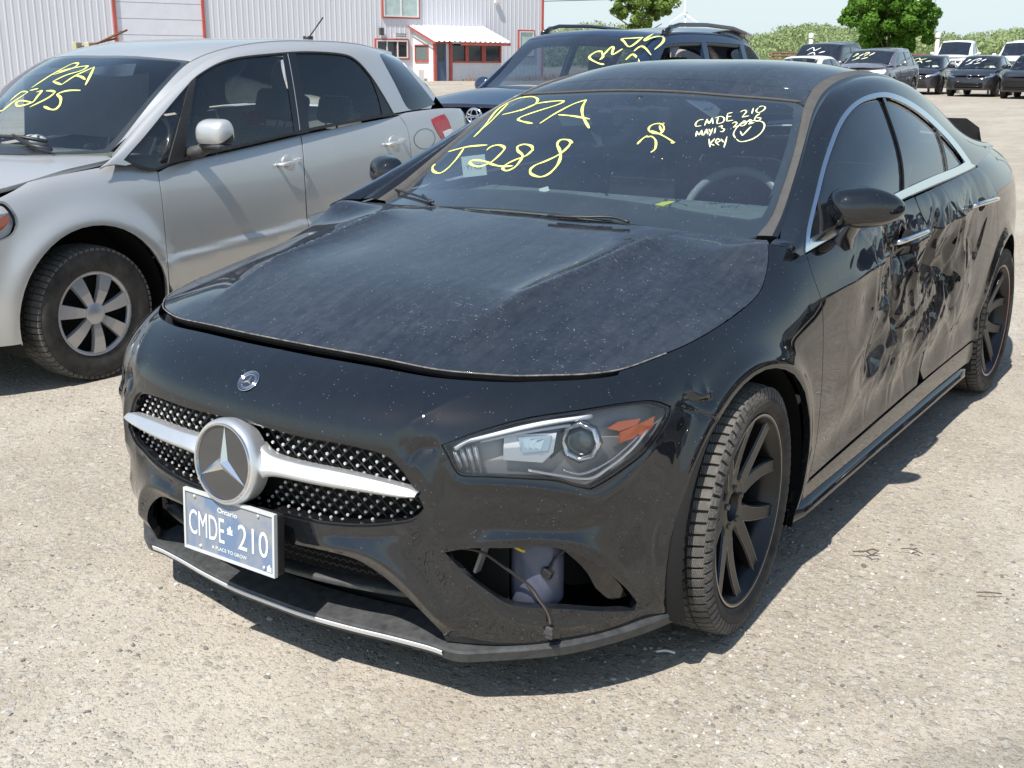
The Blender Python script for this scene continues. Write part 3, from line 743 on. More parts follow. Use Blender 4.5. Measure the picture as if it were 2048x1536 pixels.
# ---- holes and outlines on S1
HL = S1.path([[(882, 890), (957, 861), (1054, 834), (1160, 818), (1250, 804), (1308, 800), (1343, 812)], [(1343, 812), (1340, 834), (1320, 869), (1289, 908), (1250, 939), (1211, 965), (1183, 980)],
              [(1183, 980), (1152, 974), (1113, 963), (1054, 959), (976, 955), (925, 953), (908, 939), (894, 912), (882, 890)]], 5)
tip = S1.px(1343, 812)
GR_top = S1.path([[(516, 849), (601, 871), (685, 886), (749, 901), (779, 914), (802, 937), (825, 971), (843, 1003), (850, 1022)]], 5)
GR_bot = S1.path([[(850, 1022), (825, 1043), (770, 1053), (707, 1055), (643, 1049), (580, 1036), (530, 1022)]], 5)
vt = GR_top[0][1]+.004; vb = GR_bot[-1][1]-.002
LI_top = S1.path([[(590, 1089), (643, 1100), (707, 1117), (753, 1143), (804, 1184), (850, 1230), (885, 1266)]], 5)
vlt = LI_top[0][1]; 
INT = S1.path([[(888, 1105), (937, 1097), (1015, 1096), (1093, 1094), (1132, 1101), (1171, 1117), (1211, 1142), (1250, 1174), (1275, 1205)], [(1275, 1205), (1270, 1222)], [(1270, 1222), (1211, 1224), (1132, 1219), (1054, 1216), (1015, 1208), (984, 1189), (937, 1154), (910, 1128), (888, 1105)]], 5)
# arch outlines as 3D circles
def arch(wy, r, a0, a1, n=26, zc=WZ):
    return [S1.near((.9, wy+r*math.cos(a), zc+r*math.sin(a))) for a in np.linspace(a0, a1, n)]
AF = arch(FWY+.01, .372, PI+.42, -.33)      # from bumper bottom over the top to the sill
seam = S1.px(1441, 845)
k_ = min(range(len(AF)), key=lambda i: np.linalg.norm((AF[i]-seam)*[S1.Lu, S1.Lv]))
AFb, AFf = AF[:k_+1], AF[k_:]
hl_s = S1.px(1215, 808)   # where the hidden bumper / fender joint meets the headlight
ih = min(range(len(HL)), key=lambda i: np.linalg.norm((HL[i]-hl_s)*[S1.Lu, S1.Lv]))
it = min(range(len(HL)), key=lambda i: np.linalg.norm((HL[i]-tip)*[S1.Lu, S1.Lv]))
sp = S1.px(1240, 740); ie = min(range(len(HE)), key=lambda i: np.linalg.norm((HE[i]-sp)*[S1.Lu, S1.Lv]))
# bumper with the nose strip: hood line -> joint -> round the headlight -> joint -> arch -> bottom -> lower intake -> centre
lowv = .003
bottom_u = [AFb[0][0]*(1-t)+LI_top[-1][0]*t for t in np.linspace(0, 1, 14)]
hl_round = np.vstack([HL[:ih+1][::-1], HL[it:][::-1]])   # from the joint inwards, round, to the tip
bump = np.vstack([HE[:ie+1]-[0, .012], [(HE[ie]*.5+hl_s*.5)], hl_round, [(tip*.5+seam*.5)], AFb[::-1], [(u_, lowv) for u_ in bottom_u[:]], LI_top[::-1],
                  [(LI_top[0][0]*t, vlt) for t in (.75, .5, .25, 0)]])
gr_loop = np.vstack([[(0, vt)], [(GR_top[0][0]*.5, vt)], GR_top, GR_bot[1:], [(GR_bot[-1][0]*.66, vb), (GR_bot[-1][0]*.33, vb), (0, vb)]])
# the grille cuts through the centre line, so the half outline follows it
top_part = bump; 
bump2 = np.vstack([bump, [(0, vb)], gr_loop[::-1][1:-1], [(0, vt)]])
panel('front_bumper', S1, bump2, M['black_paint'], K, holes=[INT], h=.0085, gap=.0006, flange=.022, mirror='both', keepx0=True)
# fender
door_f = S1.path([[(1612, 508), (1624, 548), (1640, 593), (1645, 624), (1646, 691), (1642, 788), (1632, 886), (1617, 958)]], 6)
fend = np.vstack([HE[ie:], [S1.near((.80, .35, .945)), S1.near((.83, .375, .935))], door_f, [(AFf[-1]*.4+door_f[-1]*.6)], AFf[::-1], [(tip*.5+seam*.5)], HL[ih:it+1][::-1], [(HE[ie]*.5+hl_s*.5)]])
fender = panel('front_fender', S1, fend, M['black_paint'], K, h=.0095, gap=.0006, flange=.02)
fender2 = panel('front_fender', S1, fend, M['black_paint'], K, h=.03, gap=.0006, flange=.02, mirror='flip')

# ---- roof, windshield and rear window: one height field
def tops(): 
    return [(0, .33, .988), (0, .50, 1.075), (0, .70, 1.172), (0, .90, 1.265), (0, 1.06, 1.333), (0, 1.25, 1.395), (0, 1.45, 1.428), (0, 1.75, 1.436), (0, 2.1, 1.415), (0, 2.45, 1.352), (0, 2.8, 1.255), (0, 3.1, 1.155), (0, 3.35, 1.085),
            (.35, .37, .983), (.35, .72, 1.160), (.33, 1.07, 1.323), (.33, 1.4, 1.412), (.32, 1.9, 1.42), (.3, 2.5, 1.33), (.3, 3.0, 1.18),
            (.70, .46, .955), (.682, .56, .995), (.658, .696, 1.078), (.629, .827, 1.160), (.596, .959, 1.240), (.565, 1.09, 1.300), (.553, 1.35, 1.356), (.55, 1.6, 1.388), (.548, 1.95, 1.38), (.54, 2.35, 1.318), (.535, 2.75, 1.215), (.53, 3.1, 1.112), (.5, 3.35, 1.07)]
TS = RSurf(tops(), (-.85, .85, .25, 3.45), None, 120, 200)
# ---- side band: belt -> glass -> rail -> inner edge
B_ = [(.845, .33, .935), (.862, .62, .955), (.864, 1.0, .975), (.864, 1.35, .993), (.860, 1.7, 1.012), (.850, 2.05, 1.03), (.828, 2.4, 1.05), (.79, 2.75, 1.06), (.73, 3.1, 1.065)]
Q_ = [(.842, .34, .945), (.846, .64, 1.00), (.838, 1.02, 1.07), (.830, 1.34, 1.11), (.823, 1.68, 1.13), (.812, 2.03, 1.13), (.790, 2.38, 1.115), (.745, 2.73, 1.095), (.71, 3.08, 1.075)]
G_ = [(.835, .36, .955), (.785, .68, 1.062), (.735, 1.05, 1.18), (.705, 1.33, 1.265), (.695, 1.65, 1.30), (.69, 2.0, 1.275), (.685, 2.36, 1.205), (.68, 2.71, 1.13), (.66, 3.06, 1.085)]
M_ = [(.81, .39, .962), (.748, .70, 1.092), (.662, 1.07, 1.275), (.635, 1.32, 1.35), (.628, 1.62, 1.385), (.626, 1.97, 1.372), (.62, 2.35, 1.30), (.615, 2.7, 1.185), (.60, 3.05, 1.095)]
E_ = [(.76, .42, .962), (.700, .705, 1.093), (.598, 1.075, 1.290), (.575, 1.31, 1.352), (.572, 1.60, 1.388), (.570, 1.95, 1.380), (.562, 2.35, 1.312), (.555, 2.7, 1.20), (.54, 3.05, 1.10)]
A_ = [(p[0]+.014, p[1], p[2]-.05) for p in B_]
S3 = Surf([[a_, b, q, g, m_, e_] for a_, b, q, g, m_, e_ in zip(A_, B_, Q_, G_, M_, E_)], None, nu=260, nv=60)
if S3.nrm(np.array([.5]), np.array([.3]))[0][0] < 0: S3.flip = -1
if S1.nrm(np.array([.5]), np.array([.5]))[0][0] < 0: print('S1 flip')
if HS.nrm(np.array([.5]), np.array([.5]))[0][2] < 0: print('HS flip')
# ---- glass outlines
WLpx = [(1513, 474), (1543, 435), (1569, 365), (1588, 303), (1602, 243), (1608, 213)]
WL = TS.path([WLpx], 6); WLP = TS.ev(WL[:, 0], WL[:, 1])
hdr = np.array([(.548, 1.085), (.43, 1.065), (.30, 1.052), (.15, 1.05), (0, 1.05)])
bas = np.array([(0, .325), (.25, .335), (.5, .375), (.688, .431)])
def xy2uv(S_, a_, n=6): return np.array([S_.uvxy(*q) for q in spline(a_, n)])
def sym(S_, h_):
    """close a half outline (running from x=0 round to x=0) with its mirror image"""
    m_ = np.stack([1-h_[::-1, 0], h_[::-1, 1]], 1); return np.vstack([h_, m_[1:-1]])
ws_half = np.vstack([xy2uv(TS, bas)[:-1], WL, xy2uv(TS, hdr)[1:]])
WS = sym(TS, ws_half)
def shrink(S_, poly, g): S0 = np.array([S_.Lu, S_.Lv]); return offset(resample(poly*S0, .03), g)/S0
inner = WS.copy(); xy = TS.ev(WS[:, 0], WS[:, 1])
cx_ = np.array([.5, TS.uvxy(0, .78)[1]])
inner = []
for q, p in zip(WS, xy):
    # border of black ceramic: 10 cm at the base, 2.5 at the sides, 2 at the top
    x, y = p[0], p[1]; yy = y+(.105 if y < .50 else 0); yy = yy-(.02 if y > 1.0 else 0)
    k = .955; inner.append(TS.uvxy(x*k, yy+(.05 if .5 <= y < .62 else 0)))
inner = np.array(inner)
wsh = panel('windshield', TS, WS, M['windshield_glass'], K, h=.045, gap=.002, flange=0, out=.0)
panel('windshield_border', TS, shrink(TS, WS, .001), M['frit_glass'], K, holes=[inner], h=.04, gap=0, flange=0, out=-.004)
# roof
RE = TS.path([[(1609, 212), (1625, 181), (1651, 160), (1683, 147)], ('xyz', [(.522, 1.60, 1.392), (.52, 1.95, 1.386), (.515, 2.2, 1.35), (.50, 2.42, 1.30)])], 5)
l2 = xy2uv(TS, np.array([(.530, 1.20), (.40, 1.175), (.2, 1.165), (0, 1.16)]))
iy = min(range(len(RE)), key=lambda i: abs(TS.ev([RE[i][0]], [RE[i][1]])[0][1]-1.20))
fr = np.vstack([RE[:iy+1], l2, xy2uv(TS, hdr)[::-1][:-1]])
panel('roof_front_panel', TS, sym(TS, np.vstack([xy2uv(TS, hdr)[::-1][:-1], RE[:iy+1], l2])), M['hood_paint'], K, h=.04, gap=.0035, flange=.006)
rr = xy2uv(TS, np.array([(.50, 2.42), (.3, 2.40), (0, 2.39)]))
panel('roof_panel', TS, sym(TS, np.vstack([l2[::-1], RE[iy:], rr])), M['hood_paint'], K, h=.04, gap=.0012, flange=.006)
rw = xy2uv(TS, np.array([(0, 2.40), (.3, 2.41), (.5, 2.43), (.51, 2.75), (.505, 3.1), (.3, 3.18), (0, 3.2)]))
panel('rear_window', TS, sym(TS, rw), M['tinted_glass'], K, h=.06, gap=.003, flange=.004)
mb = MB(); hq_ = xy2uv(TS, hdr); hP = TS.ev(hq_[:, 0], hq_[:, 1]); hP = np.vstack([(hP*[-1, 1, 1])[:-1], hP[::-1]])+[0, 0, .002]; mb.tube(hP, .0042, 5); mb.build('header_seal', M['dusty_trim'], K)
# dusty mouldings between the glass / roof and the side rail
WR = S3.path([[(1532, 478), (1570, 413), (1592, 340), (1610, 270), (1625, 219), (1651, 183), (1683, 159), (1702, 150)], ('xyz', [E_[4], E_[5], E_[6], (.558, 2.5, 1.27)])], 5)
A1 = TS.path([WLpx+[(1625, 181), (1651, 160), (1683, 147)], ('xyz', [(.522, 1.60, 1.392), (.52, 1.95, 1.386), (.515, 2.2, 1.35), (.505, 2.5, 1.28)])], 5)
A1P = TS.ev(A1[:, 0], A1[:, 1]); B1P = S3.ev(WR[:, 0], WR[:, 1])
def rs(P, n):
    d = np.concatenate([[0], np.cumsum(np.linalg.norm(np.diff(P, axis=0), axis=1))]); t = np.linspace(0, d[-1], n)
    return np.stack([np.interp(t, d, P[:, k]) for k in range(3)], 1)
a2, b2 = rs(A1P, 70), rs(B1P, 70); up = np.array([.25, 0, .97])
for sg in (1, -1):
    mb = MB(); g = np.stack([a2-up*.006, a2+up*.004, (a2*.66+b2*.34)+up*.005, (a2*.3+b2*.7)+up*.005, b2+up*.001, b2-up*.008], 1)*[sg, 1, 1]
    mb.grid(g[:, :3 if sg < 0 else 4], flip=sg < 0); mo_ = mb.build('windshield_moulding', M['dusty_trim'], K)
    mb = MB(); mb.grid(g[:, 2 if sg < 0 else 3:], flip=sg < 0); mb.build('moulding_seal', M['black_gloss'], mo_)
# side frame
DO = S3.path([[(1609, 499), (1614, 457), (1629, 394), (1643, 336), (1658, 289), (1676, 245), (1698, 215), (1724, 196), (1753, 187), (1778, 187), (1811, 199), (1848, 223), (1884, 256), (1914, 289), (1935, 318), (1941, 328)],
              [(1941, 328), (1946, 334), (1909, 352), (1866, 370), (1808, 396), (1740, 433), (1663, 474), (1610, 505)]], 6)
DI = S3.path([[(1616, 492), (1621, 457), (1636, 394), (1650, 338), (1665, 292), (1682, 251), (1702, 222), (1726, 204), (1753, 196), (1777, 196), (1808, 208), (1843, 231), (1878, 263), (1906, 294), (1929, 325)],
              [(1929, 325), (1909, 336), (1866, 353), (1804, 381), (1740, 413), (1663, 453), (1616, 481)]], 6)
vmax = 1.0
fo = np.vstack([DO[-1:]*0+[(0, .02)], [(0, .35), (0, .7)], WR, [(1, vmax-.02), (1, .5), (1, .12)]])
low_ = [S3.near(p) for p in [(.73, 3.1, 1.06), (.79, 2.75, 1.055), (.83, 2.45, 1.045)]]
fo = np.vstack([[(0, .25)], [(0, .6)], [(0, .98)], WR[2:], [(.995, .97), (.995, .5)], low_, DO[-45:][::1] if False else S3.path([[(1950, 336), (1909, 355), (1866, 373), (1808, 399), (1740, 436), (1663, 477), (1608, 508)]], 5), [S3.near((.853, .36, .93))]])
frame_l = panel('side_frame', S3, fo, M['black_paint'], K, holes=[DO], h=.022, gap=0, flange=.01)
frame_r = panel('side_frame', S3, fo, M['black_paint'], K, holes=[DO], h=.04, gap=0, flange=.01, mirror='flip')
for mm in ('none', 'flip'):
    panel('window_trim', S3, DO, M['chrome'], K, holes=[DI], h=.012, gap=0, flange=.008, out=.004, mirror=mm)
def bar(p0, p1, w0, w1):
    """strip across the window opening between two pixel points"""
    a_, b_ = S3.px(*p0), S3.px(*p1); n_ = 8
    L = [a_+(b_-a_)*t+np.array([-(w0+(w1-w0)*t)/2, 0])/S3.Lu for t in np.linspace(0, 1, n_)]; R_ = [a_+(b_-a_)*t+np.array([(w0+(w1-w0)*t)/2, 0])/S3.Lu for t in np.linspace(1, 0, n_)]
    return np.array(L+R_)
for mm in ('none', 'flip'):
    panel('window_pillar', S3, bar((1765, 190), (1812, 388), .035, .065), M['black_gloss'], K, h=.02, gap=0, flange=.006, out=.001, mirror=mm)
    panel('window_divider', S3, bar((1862, 233), (1897, 352), .018, .018), M['black_plastic'], K, h=.02, gap=0, flange=.006, out=-.001, mirror=mm)
    panel('window_divider', S3, bar((1631, 385), (1642, 478), .010, .010), M['black_plastic'], K, h=.02, gap=0, flange=.006, out=-.001, mirror=mm)
    panel('side_window', S3, DI, M['side_glass'], K, h=.04, gap=-.004, flange=0, out=-.008, mirror=mm)

# ---- doors (driver side crumpled)
belt = [(1608, 508), (1663, 477), (1740, 436), (1808, 399), (1866, 373), (1909, 355), (1950, 336)]
d2 = [(1828, 391), (1847, 429), (1860, 464), (1860, 534), (1854, 612), (1848, 691), (1839, 741)]
ib = S1.path([[(1608, 508), (1663, 477), (1740, 436), (1828, 391)]], 6)
ib2 = S1.path([[(1830, 390), (1866, 373), (1909, 355), (1950, 336)]], 6)
d2l = S1.path([d2], 6)
vlow = [S1.near((.887, y, .262+.03*(y-.44))) for y in np.linspace(.44, 2.40, 24)]
y_d2 = S1.ev([d2l[-1][0]], [d2l[-1][1]])[0][1]
low1 = [q for q in vlow if S1.ev([q[0]], [q[1]])[0][1] < y_d2-.02]; low2 = [q for q in vlow if S1.ev([q[0]], [q[1]])[0][1] > y_d2+.02]
AR = arch(RWY, .384, PI+.12, -.3, 30)       # rear arch: from the sill over the top
fd = np.vstack([ib, d2l, low1[::-1], door_f[::-1][:-1]])
rear_gap = [S1.near((.845, 2.33, 1.035)), S1.near((.865, 2.37, .98)), S1.near((.885, 2.42, .90)), S1.near((.90, 2.47, .80)), S1.near((.905, 2.50, .70))]
kk = min(range(len(AR)), key=lambda i: np.linalg.norm((AR[i]-rear_gap[-1])*[S1.Lu, S1.Lv]))
rd = np.vstack([ib2[:-1], rear_gap[:-1], AR[1:kk+1][::-1], low2[::-1], d2l[::-1][:-1]])
def fbm(p, sc, seed, oct_=4, ridged=False, zs=1.0):
    out = np.empty(len(p))
    for i, q in enumerate(p):
        v = 0; a_ = 1; s_ = sc
        for o_ in range(oct_):
            n_ = noise.noise(Vector((q[0]*s_+seed, q[1]*s_, q[2]*s_*zs))); v += a_*((1-2*abs(n_)) if ridged else n_); a_ *= .5; s_ *= 2.1
        out[i] = v
    return out
CR = [  # creases: (y,z) start, (y,z) end, depth (in is negative), width
    ((.98, .86), (1.30, .80), -.035, .07), ((1.02, .80), (1.22, .50), -.030, .05), ((1.28, .86), (1.38, .48), .022, .022), ((1.18, .92), (1.12, .62), -.022, .035),
    ((.85, .60), (1.30, .44), -.012, .05), ((1.06, .78), (.98, .58), .018, .02), ((1.20, .66), (1.06, .40), .016, .018), ((.90, .46), (1.38, .62), .012, .015),
    ((1.50, .86), (1.62, .52), -.035, .06), ((1.62, .92), (1.58, .60), .020, .02), ((1.48, .78), (1.86, .66), -.022, .05), ((1.72, .86), (1.92, .48), -.018, .05),
    ((1.66, .70), (1.50, .42), .014, .018), ((1.80, .93), (1.98, .70), .014, .02), ((1.90, .84), (2.15, .70), -.014, .05), ((1.56, .56), (2.0, .40), .008, .02), ((.62, .52), (1.0, .36), .005, .03)]
def dent(P, N):
    y, z = P[:, 1], P[:, 2]; d = np.zeros(len(P))
    wy = fbm(P, 7, 3.1, 2)*.03; wz = fbm(P, 7, 8.7, 2)*.03
    for (a_, b_, A, w_) in CR:
        a_, b_ = np.array(a_), np.array(b_); e = b_-a_; L = np.linalg.norm(e); e = e/L
        q = np.stack([y+wy-a_[0], z+wz-a_[1]], 1); t = q@e; s_ = np.abs(q[:, 0]*e[1]-q[:, 1]*e[0])
        endf = np.clip(t/(.25*L)+.3, 0, 1)*np.clip((L-t)/(.25*L)+.3, 0, 1)
        d += A*endf*np.exp(-np.sqrt(s_**2+(.12*w_)**2)/w_)
    m1 = np.exp(-((y-1.18)/.36)**2-((z-.64)/.26)**2)+.9*np.exp(-((y-1.72)/.36)**2-((z-.68)/.24)**2)
    m1 = np.clip(m1*1.5, 0, 1); vv = np.empty(len(P)); v3 = np.empty(len(P)); wo_ = fbm(P, 5, 6.1, 2)*.05
    for i, q in enumerate(P):
        dd_, _p = noise.voronoi(Vector((q[1]*3.9+wo_[i]*4+.4, q[2]*3.4-q[1]*1.3, 0)), distance_metric='DISTANCE'); vv[i] = dd_[0]; v3[i] = dd_[1]-dd_[0]
    d += m1*(.050*(vv-.42)-.012*np.exp(-v3/.10)); d += m1*.003*fbm(P, 11, 5.5, 3)
    m2 = np.clip((y-.60)/.4, 0, 1)*np.clip((2.45-y)/.3, 0, 1)*np.clip((z-.28)/.15, 0, 1); d += m2*.006*fbm(P, 3.2, 9.9, 3)
    d *= np.clip((.965-z+.04*(y-.4))/.07, 0, 1)*np.clip((z-.25)/.08, 0, 1)*np.clip((y-.50)/.25, 0, 1)
    return P+np.stack([d, 0*d, d*.1], 1)
fdo = panel('front_door', S1, fd, M['door_paint'], K, h=.0085, gap=.0042, flange=.02, deform=dent)
fdo['label'] = 'crumpled and scraped driver side front door'
rdo = panel('rear_door', S1, rd, M['door_paint'], K, h=.0085, gap=.0025, flange=.02, deform=dent)
rdo['label'] = 'crumpled driver side rear door with torn handle area'
panel('front_door', S1, fd, M['black_paint'], K, h=.06, gap=.002, flange=.02, mirror='flip')
panel('rear_door', S1, rd, M['black_paint'], K, h=.06, gap=.002, flange=.02, mirror='flip')
# quarter and rear: from the rear gap round the tail
back_top = [(u_, .97) for u_ in np.linspace(S1.near((.80, 2.5, 1.05))[0], 1, 30)]
AR2 = AR[kk:]
u_s = AR[-1][0]
qp = np.vstack([rear_gap[::-1][1:], [S1.near((.83, 2.36, 1.05))], back_top, [(1, .5)], [(1, .01)], [(u_, .01) for u_ in np.linspace(.99, AR[-1][0]+.004, 20)], AR[kk:][::-1]])
panel('quarter_panel', S1, qp, M['black_paint'], K, h=.03, gap=.0015, flange=.02, mirror='both', keepx0=True)
deck = RSurf([(0, 3.15, 1.12), (0, 3.4, 1.09), (0, 3.62, 1.075), (.5, 3.1, 1.10), (.5, 3.5, 1.07), (.75, 2.9, 1.075), (.70, 3.2, 1.07), (.62, 3.42, 1.06), (.3, 3.58, 1.07)], (-.85, .85, 2.8, 3.7), None, 40, 40)
dk = xy2uv(deck, np.array([(0, 3.1), (.52, 3.02), (.62, 3.0), (.62, 3.15), (.56, 3.35), (.42, 3.46), (.3, 3.52), (0, 3.56)]))
panel('trunk_lid', deck, sym(deck, dk), M['black_paint'], K, h=.05, gap=0, flange=.03)
# sill and skirt
sl_o = np.vstack([[AF[-1]], [q-[0, .004] for q in vlow if q[0] < AR[0][0]], [AR[0]-[.001, 0]], [(AR[0][0]-.002, .004)], [(u_, .004) for u_ in np.linspace(AR[0][0]-.01, AF[-1][0]+.004, 14)]])
sl_o = np.vstack([[(AF[-1][0]+.002, .05)], [S1.near((.885, .40, .258))], [q-[0, .004] for q in vlow if q[0] < AR[0][0]-.004], [(AR[0][0]-.003, .03)], [(u_, .004) for u_ in np.linspace(AR[0][0]-.004, AF[-1][0]+.004, 14)]])
for mm in ('none', 'flip'):
    panel('side_sill', S1, sl_o, M['door_paint'] if mm == 'none' else M['black_paint'], K, h=.02, gap=.002, flange=.03, mirror=mm)
for sg in (1, -1):
    mb = MB(); ys = np.linspace(.34, 2.36, 24); G = []
    for y in ys:
        t_ = min(1, (y-.34)/.08, (2.36-y)/.08); x0 = .874
        G.append([(sg*(x0-.03), y, .208), (sg*(x0+.002), y, .206), (sg*(x0+.022*t_), y, .178), (sg*(x0+.024*t_), y, .170), (sg*(x0+.016*t_), y, .160), (sg*(x0-.02), y, .160), (sg*(x0-.10), y, .17)])
    mb.grid(np.array(G), flip=sg > 0); mb.build('side_skirt', M['black_paint'], K)
# floor and inner arches so no daylight shows through
mb = MB(); mb.box(-.62, .62, -.50, 3.4, .16, .20); mb.box(-.56, .56, -.52, .34, .20, .60); 
mb.box(-.84, .84, .36, 2.34, .20, .42); mb.build('underbody', M['dark_void'], K)
for wy in (FWY, RWY):
    for sg in (1, -1):
        mb = MB(); pr = [(.0, .40), (-.02, .395), (-.30, .395)]
        mb.lathe([(h*1.0, r) for h, r in [(-.012, .372), (-.03, .39), (-.30, .39)]], 40, 'X', (.905, wy, WZ), -.45, PI+.45)
        vs = [( .62, wy+.39*math.cos(a), WZ+.39*math.sin(a)) for a in np.linspace(-.45, PI+.45, 30)]
        mb.add(vs, [tuple(range(len(vs)))])
        if sg < 0: mb.v = [(-v[0], v[1], v[2]) for v in mb.v]
        mb.build('wheel_arch_liner', M['dark_void'], K)
# undertray of the front
mb = MB(); lc = [(0, -.79), (.25, -.775), (.46, -.742), (.58, -.70), (.66, -.64), (.73, -.575), (.79, -.485), (.835, -.40), (.85, -.335), (.60, -.34), (0, -.34)]
for sg in (1, -1): mb.add([(sg*x, y, .150) for x, y in lc], [tuple(range(len(lc)))[::sg]], smooth=False)
mb.build('undertray', M['dark_void'], K)
# cowl between hood and windshield
mb = MB(); xs = np.linspace(-.72, .72, 31); g = []
for x in xs:
    y = .338+.085*(x/.77)**2; z = HS.z(np.array([x]), np.array([y-.012]))[0]-.018
    g.append([(x, y-.05, z-.01), (x, y-.005, z), (x, y+.03, z-.008), (x, y+.06, z-.002)])
mb.grid(np.array(g), flip=False); mb.build('cowl', M['black_plastic'], K)

# scuttle corner between fender, pillar and hood
fa = S1.ev(*np.vstack([HE[-1:], [S1.near((.80, .35, .945))], [S1.near((.83, .375, .935))], [S1.near((.847, .38, .93))]]).T)
gb = S3.ev(np.zeros(6), np.array([.99, .85, .7, .5, .35, .25]))
fa2 = rs(fa, 10); gb2 = rs(gb, 10)
for sg in (1, -1):
    mb = MB(); mb.grid(np.array([[a_+(b_-a_)*t_+np.array([0, 0, .004*math.sin(PI*t_)]) for t_ in np.linspace(0, 1, 5)] for a_, b_ in zip(fa2, gb2)])*[sg, 1, 1], flip=sg < 0); recalc(mb.build('scuttle_corner', M['black_paint'], K))
def sp1(q, out=0.0):
    """point on the car body at a photo pixel, moved out along the normal"""
    uv = S1.px(*q); P = S1.ev([uv[0]], [uv[1]])[0]; N = S1.nrm(np.array([uv[0]]), np.array([uv[1]]))[0]; return P+N*out, N
def text_mesh(name, s, width, height, Mx, mat, parent, ext=.0006, bold=.0, sx=None):
    cu = bpy.data.curves.new(name, 'FONT'); cu.body = s; cu.size = 1; cu.extrude = 0; cu.offset = bold; cu.align_x = 'LEFT'; cu.resolution_u = 4
    ob = bpy.data.objects.new(name, cu); C.collection.objects.link(ob); dg = bpy.context.evaluated_depsgraph_get()
    me = bpy.data.meshes.new_from_object(ob.evaluated_get(dg)); bpy.data.objects.remove(ob); bpy.data.curves.remove(cu)
    n = len(me.vertices); co = np.empty(n*3); me.vertices.foreach_get('co', co); co = co.reshape(-1, 3)
    lo, hi = co.min(0), co.max(0); co[:, 0] = (co[:, 0]-(lo[0]+hi[0])/2)/(hi[0]-lo[0])*width; co[:, 1] = (co[:, 1]-(lo[1]+hi[1])/2)/(hi[1]-lo[1])*height; co[:, 2] = ext
    co4 = np.c_[co, np.ones(n)]@np.array(Mx).T; me.vertices.foreach_set('co', co4[:, :3].ravel()); me.materials.clear(); me.materials.append(mat); me.update()
    o = bpy.data.objects.new(name, me); link(o, parent); return o
# ---- grille
gfull = np.vstack([[(0, vt)], GR_top, GR_bot[1:], [(0, vb)]])
grl = empty('grille'); grl.parent = K; grl = None
bpy.data.objects.remove(bpy.data.objects['grille'])
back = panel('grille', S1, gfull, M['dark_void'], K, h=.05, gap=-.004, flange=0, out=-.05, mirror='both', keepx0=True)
panel('grille_rim', S1, gfull, M['black_gloss'], back, holes=[shrink(S1, gfull, .007)], h=.012, gap=-.001, flange=.05, hflange=0, out=-.006, mirror='both', keepx0=True)
pins = MB(); lat = MB()
gy = gfull*[S1.Lu, S1.Lv]; gin = shrink(S1, gfull, .006)
dz = .0155; dx = .0155
def pinpos(i, j):
    x = i*dx; z = .470+j*dz*.98
    # u from x: find by bisection on S1 along the row
    return x, z
vv_ = np.linspace(vb-.02, vt+.02, 60)
uu_ = np.linspace(0, max(GR_top[:, 0].max(), GR_bot[:, 0].max())+.01, 60)
UU, VV = np.meshgrid(uu_, vv_, indexing='ij'); GP = S1.ev(UU.ravel(), VV.ravel()); 
pts = {}
for i in range(-40, 41):
    for j in range(-2, 14):
        if (i+j) % 2: continue
        x, z = pinpos(abs(i), j); k = np.argmin((GP[:, 0]-x)**2+(GP[:, 2]-z)**2); uv = np.array([UU.ravel()[k], VV.ravel()[k]])
        if not inpoly(np.array([[max(uv[0], .0008), uv[1]]]), gin)[0]: continue
        P = S1.ev([uv[0]], [uv[1]])[0]; P = np.array([x, P[1]+.026, z]); 
        if i < 0: P[0] *= -1
        if P[0]**2+(P[2]-.537)**2 < .100**2: continue
        pts[(i, j)] = P
for (i, j), P in pts.items():
    n = 10; a0 = Vector(P); vs = [a0+Vector((.0034*math.cos(2*PI*k/n), -.004, .0034*math.sin(2*PI*k/n))) for k in range(n)]+[a0+Vector((.0036*math.cos(2*PI*k/n), -.0005, .0036*math.sin(2*PI*k/n))) for k in range(n)]
    pins.add(vs, [tuple(range(n))]+[(k, k+n, (k+1) % n+n, (k+1) % n) for k in range(n)])
    for d_ in ((1, 1), (1, -1), (2, 0)):
        q = pts.get((i+d_[0], j+d_[1]))
        if q is not None and d_ != (2, 0): lat.tube([P+[0, .012, 0], q+[0, .012, 0]], .0022, 4, caps=False)
recalc(pins.build('grille_pin_pattern', simple('pin_grey', (.52, .52, .52), .5, .3), back), 30); recalc(lat.build('grille_lattice', M['black_plastic'], back))
# twin blade and star
def s1row(pxs, n, out):
    q = S1.path([pxs], 8); P = rs(S1.ev(q[:, 0], q[:, 1]), n); return P
T_ = s1row([(520, 884), (542, 906), (601, 924), (685, 941), (770, 961), (821, 975), (838, 984)], 40, 0)
B2 = s1row([(512, 975), (529, 958), (548, 950), (580, 953), (643, 966), (728, 980), (804, 992), (838, 993)], 40, 0)
for sg in (1, -1):
    mb = MB(); fw = np.array([0, -1, 0.]); g = []
    for a_, b_ in zip(T_, B2):
        hgt = np.linalg.norm(a_-b_); pr = min(.030, .012+hgt*.45)
        mid = a_*.42+b_*.58
        g.append([a_+[0, .02, -.004], a_+fw*(pr*.25), a_+(mid-a_)*.08+fw*pr*.40, mid+fw*pr*.92-(mid-a_)*.06, mid+fw*pr, b_+(mid-b_)*.10+fw*pr*.62, b_+fw*pr*.45, b_+[0, .02, .004]])
    mb.grid(np.array(g)*[sg, 1, 1], flip=sg > 0); o = mb.build('grille_bar', M['satin_metal'], back)
DC = Vector((0, -.924, .5425)); tilt = math.radians(7)
DM = frame(DC, (1, 0, 0), (0, math.sin(tilt), math.cos(tilt)), (0, -math.cos(tilt), math.sin(tilt)))   # z axis of the frame looks forward
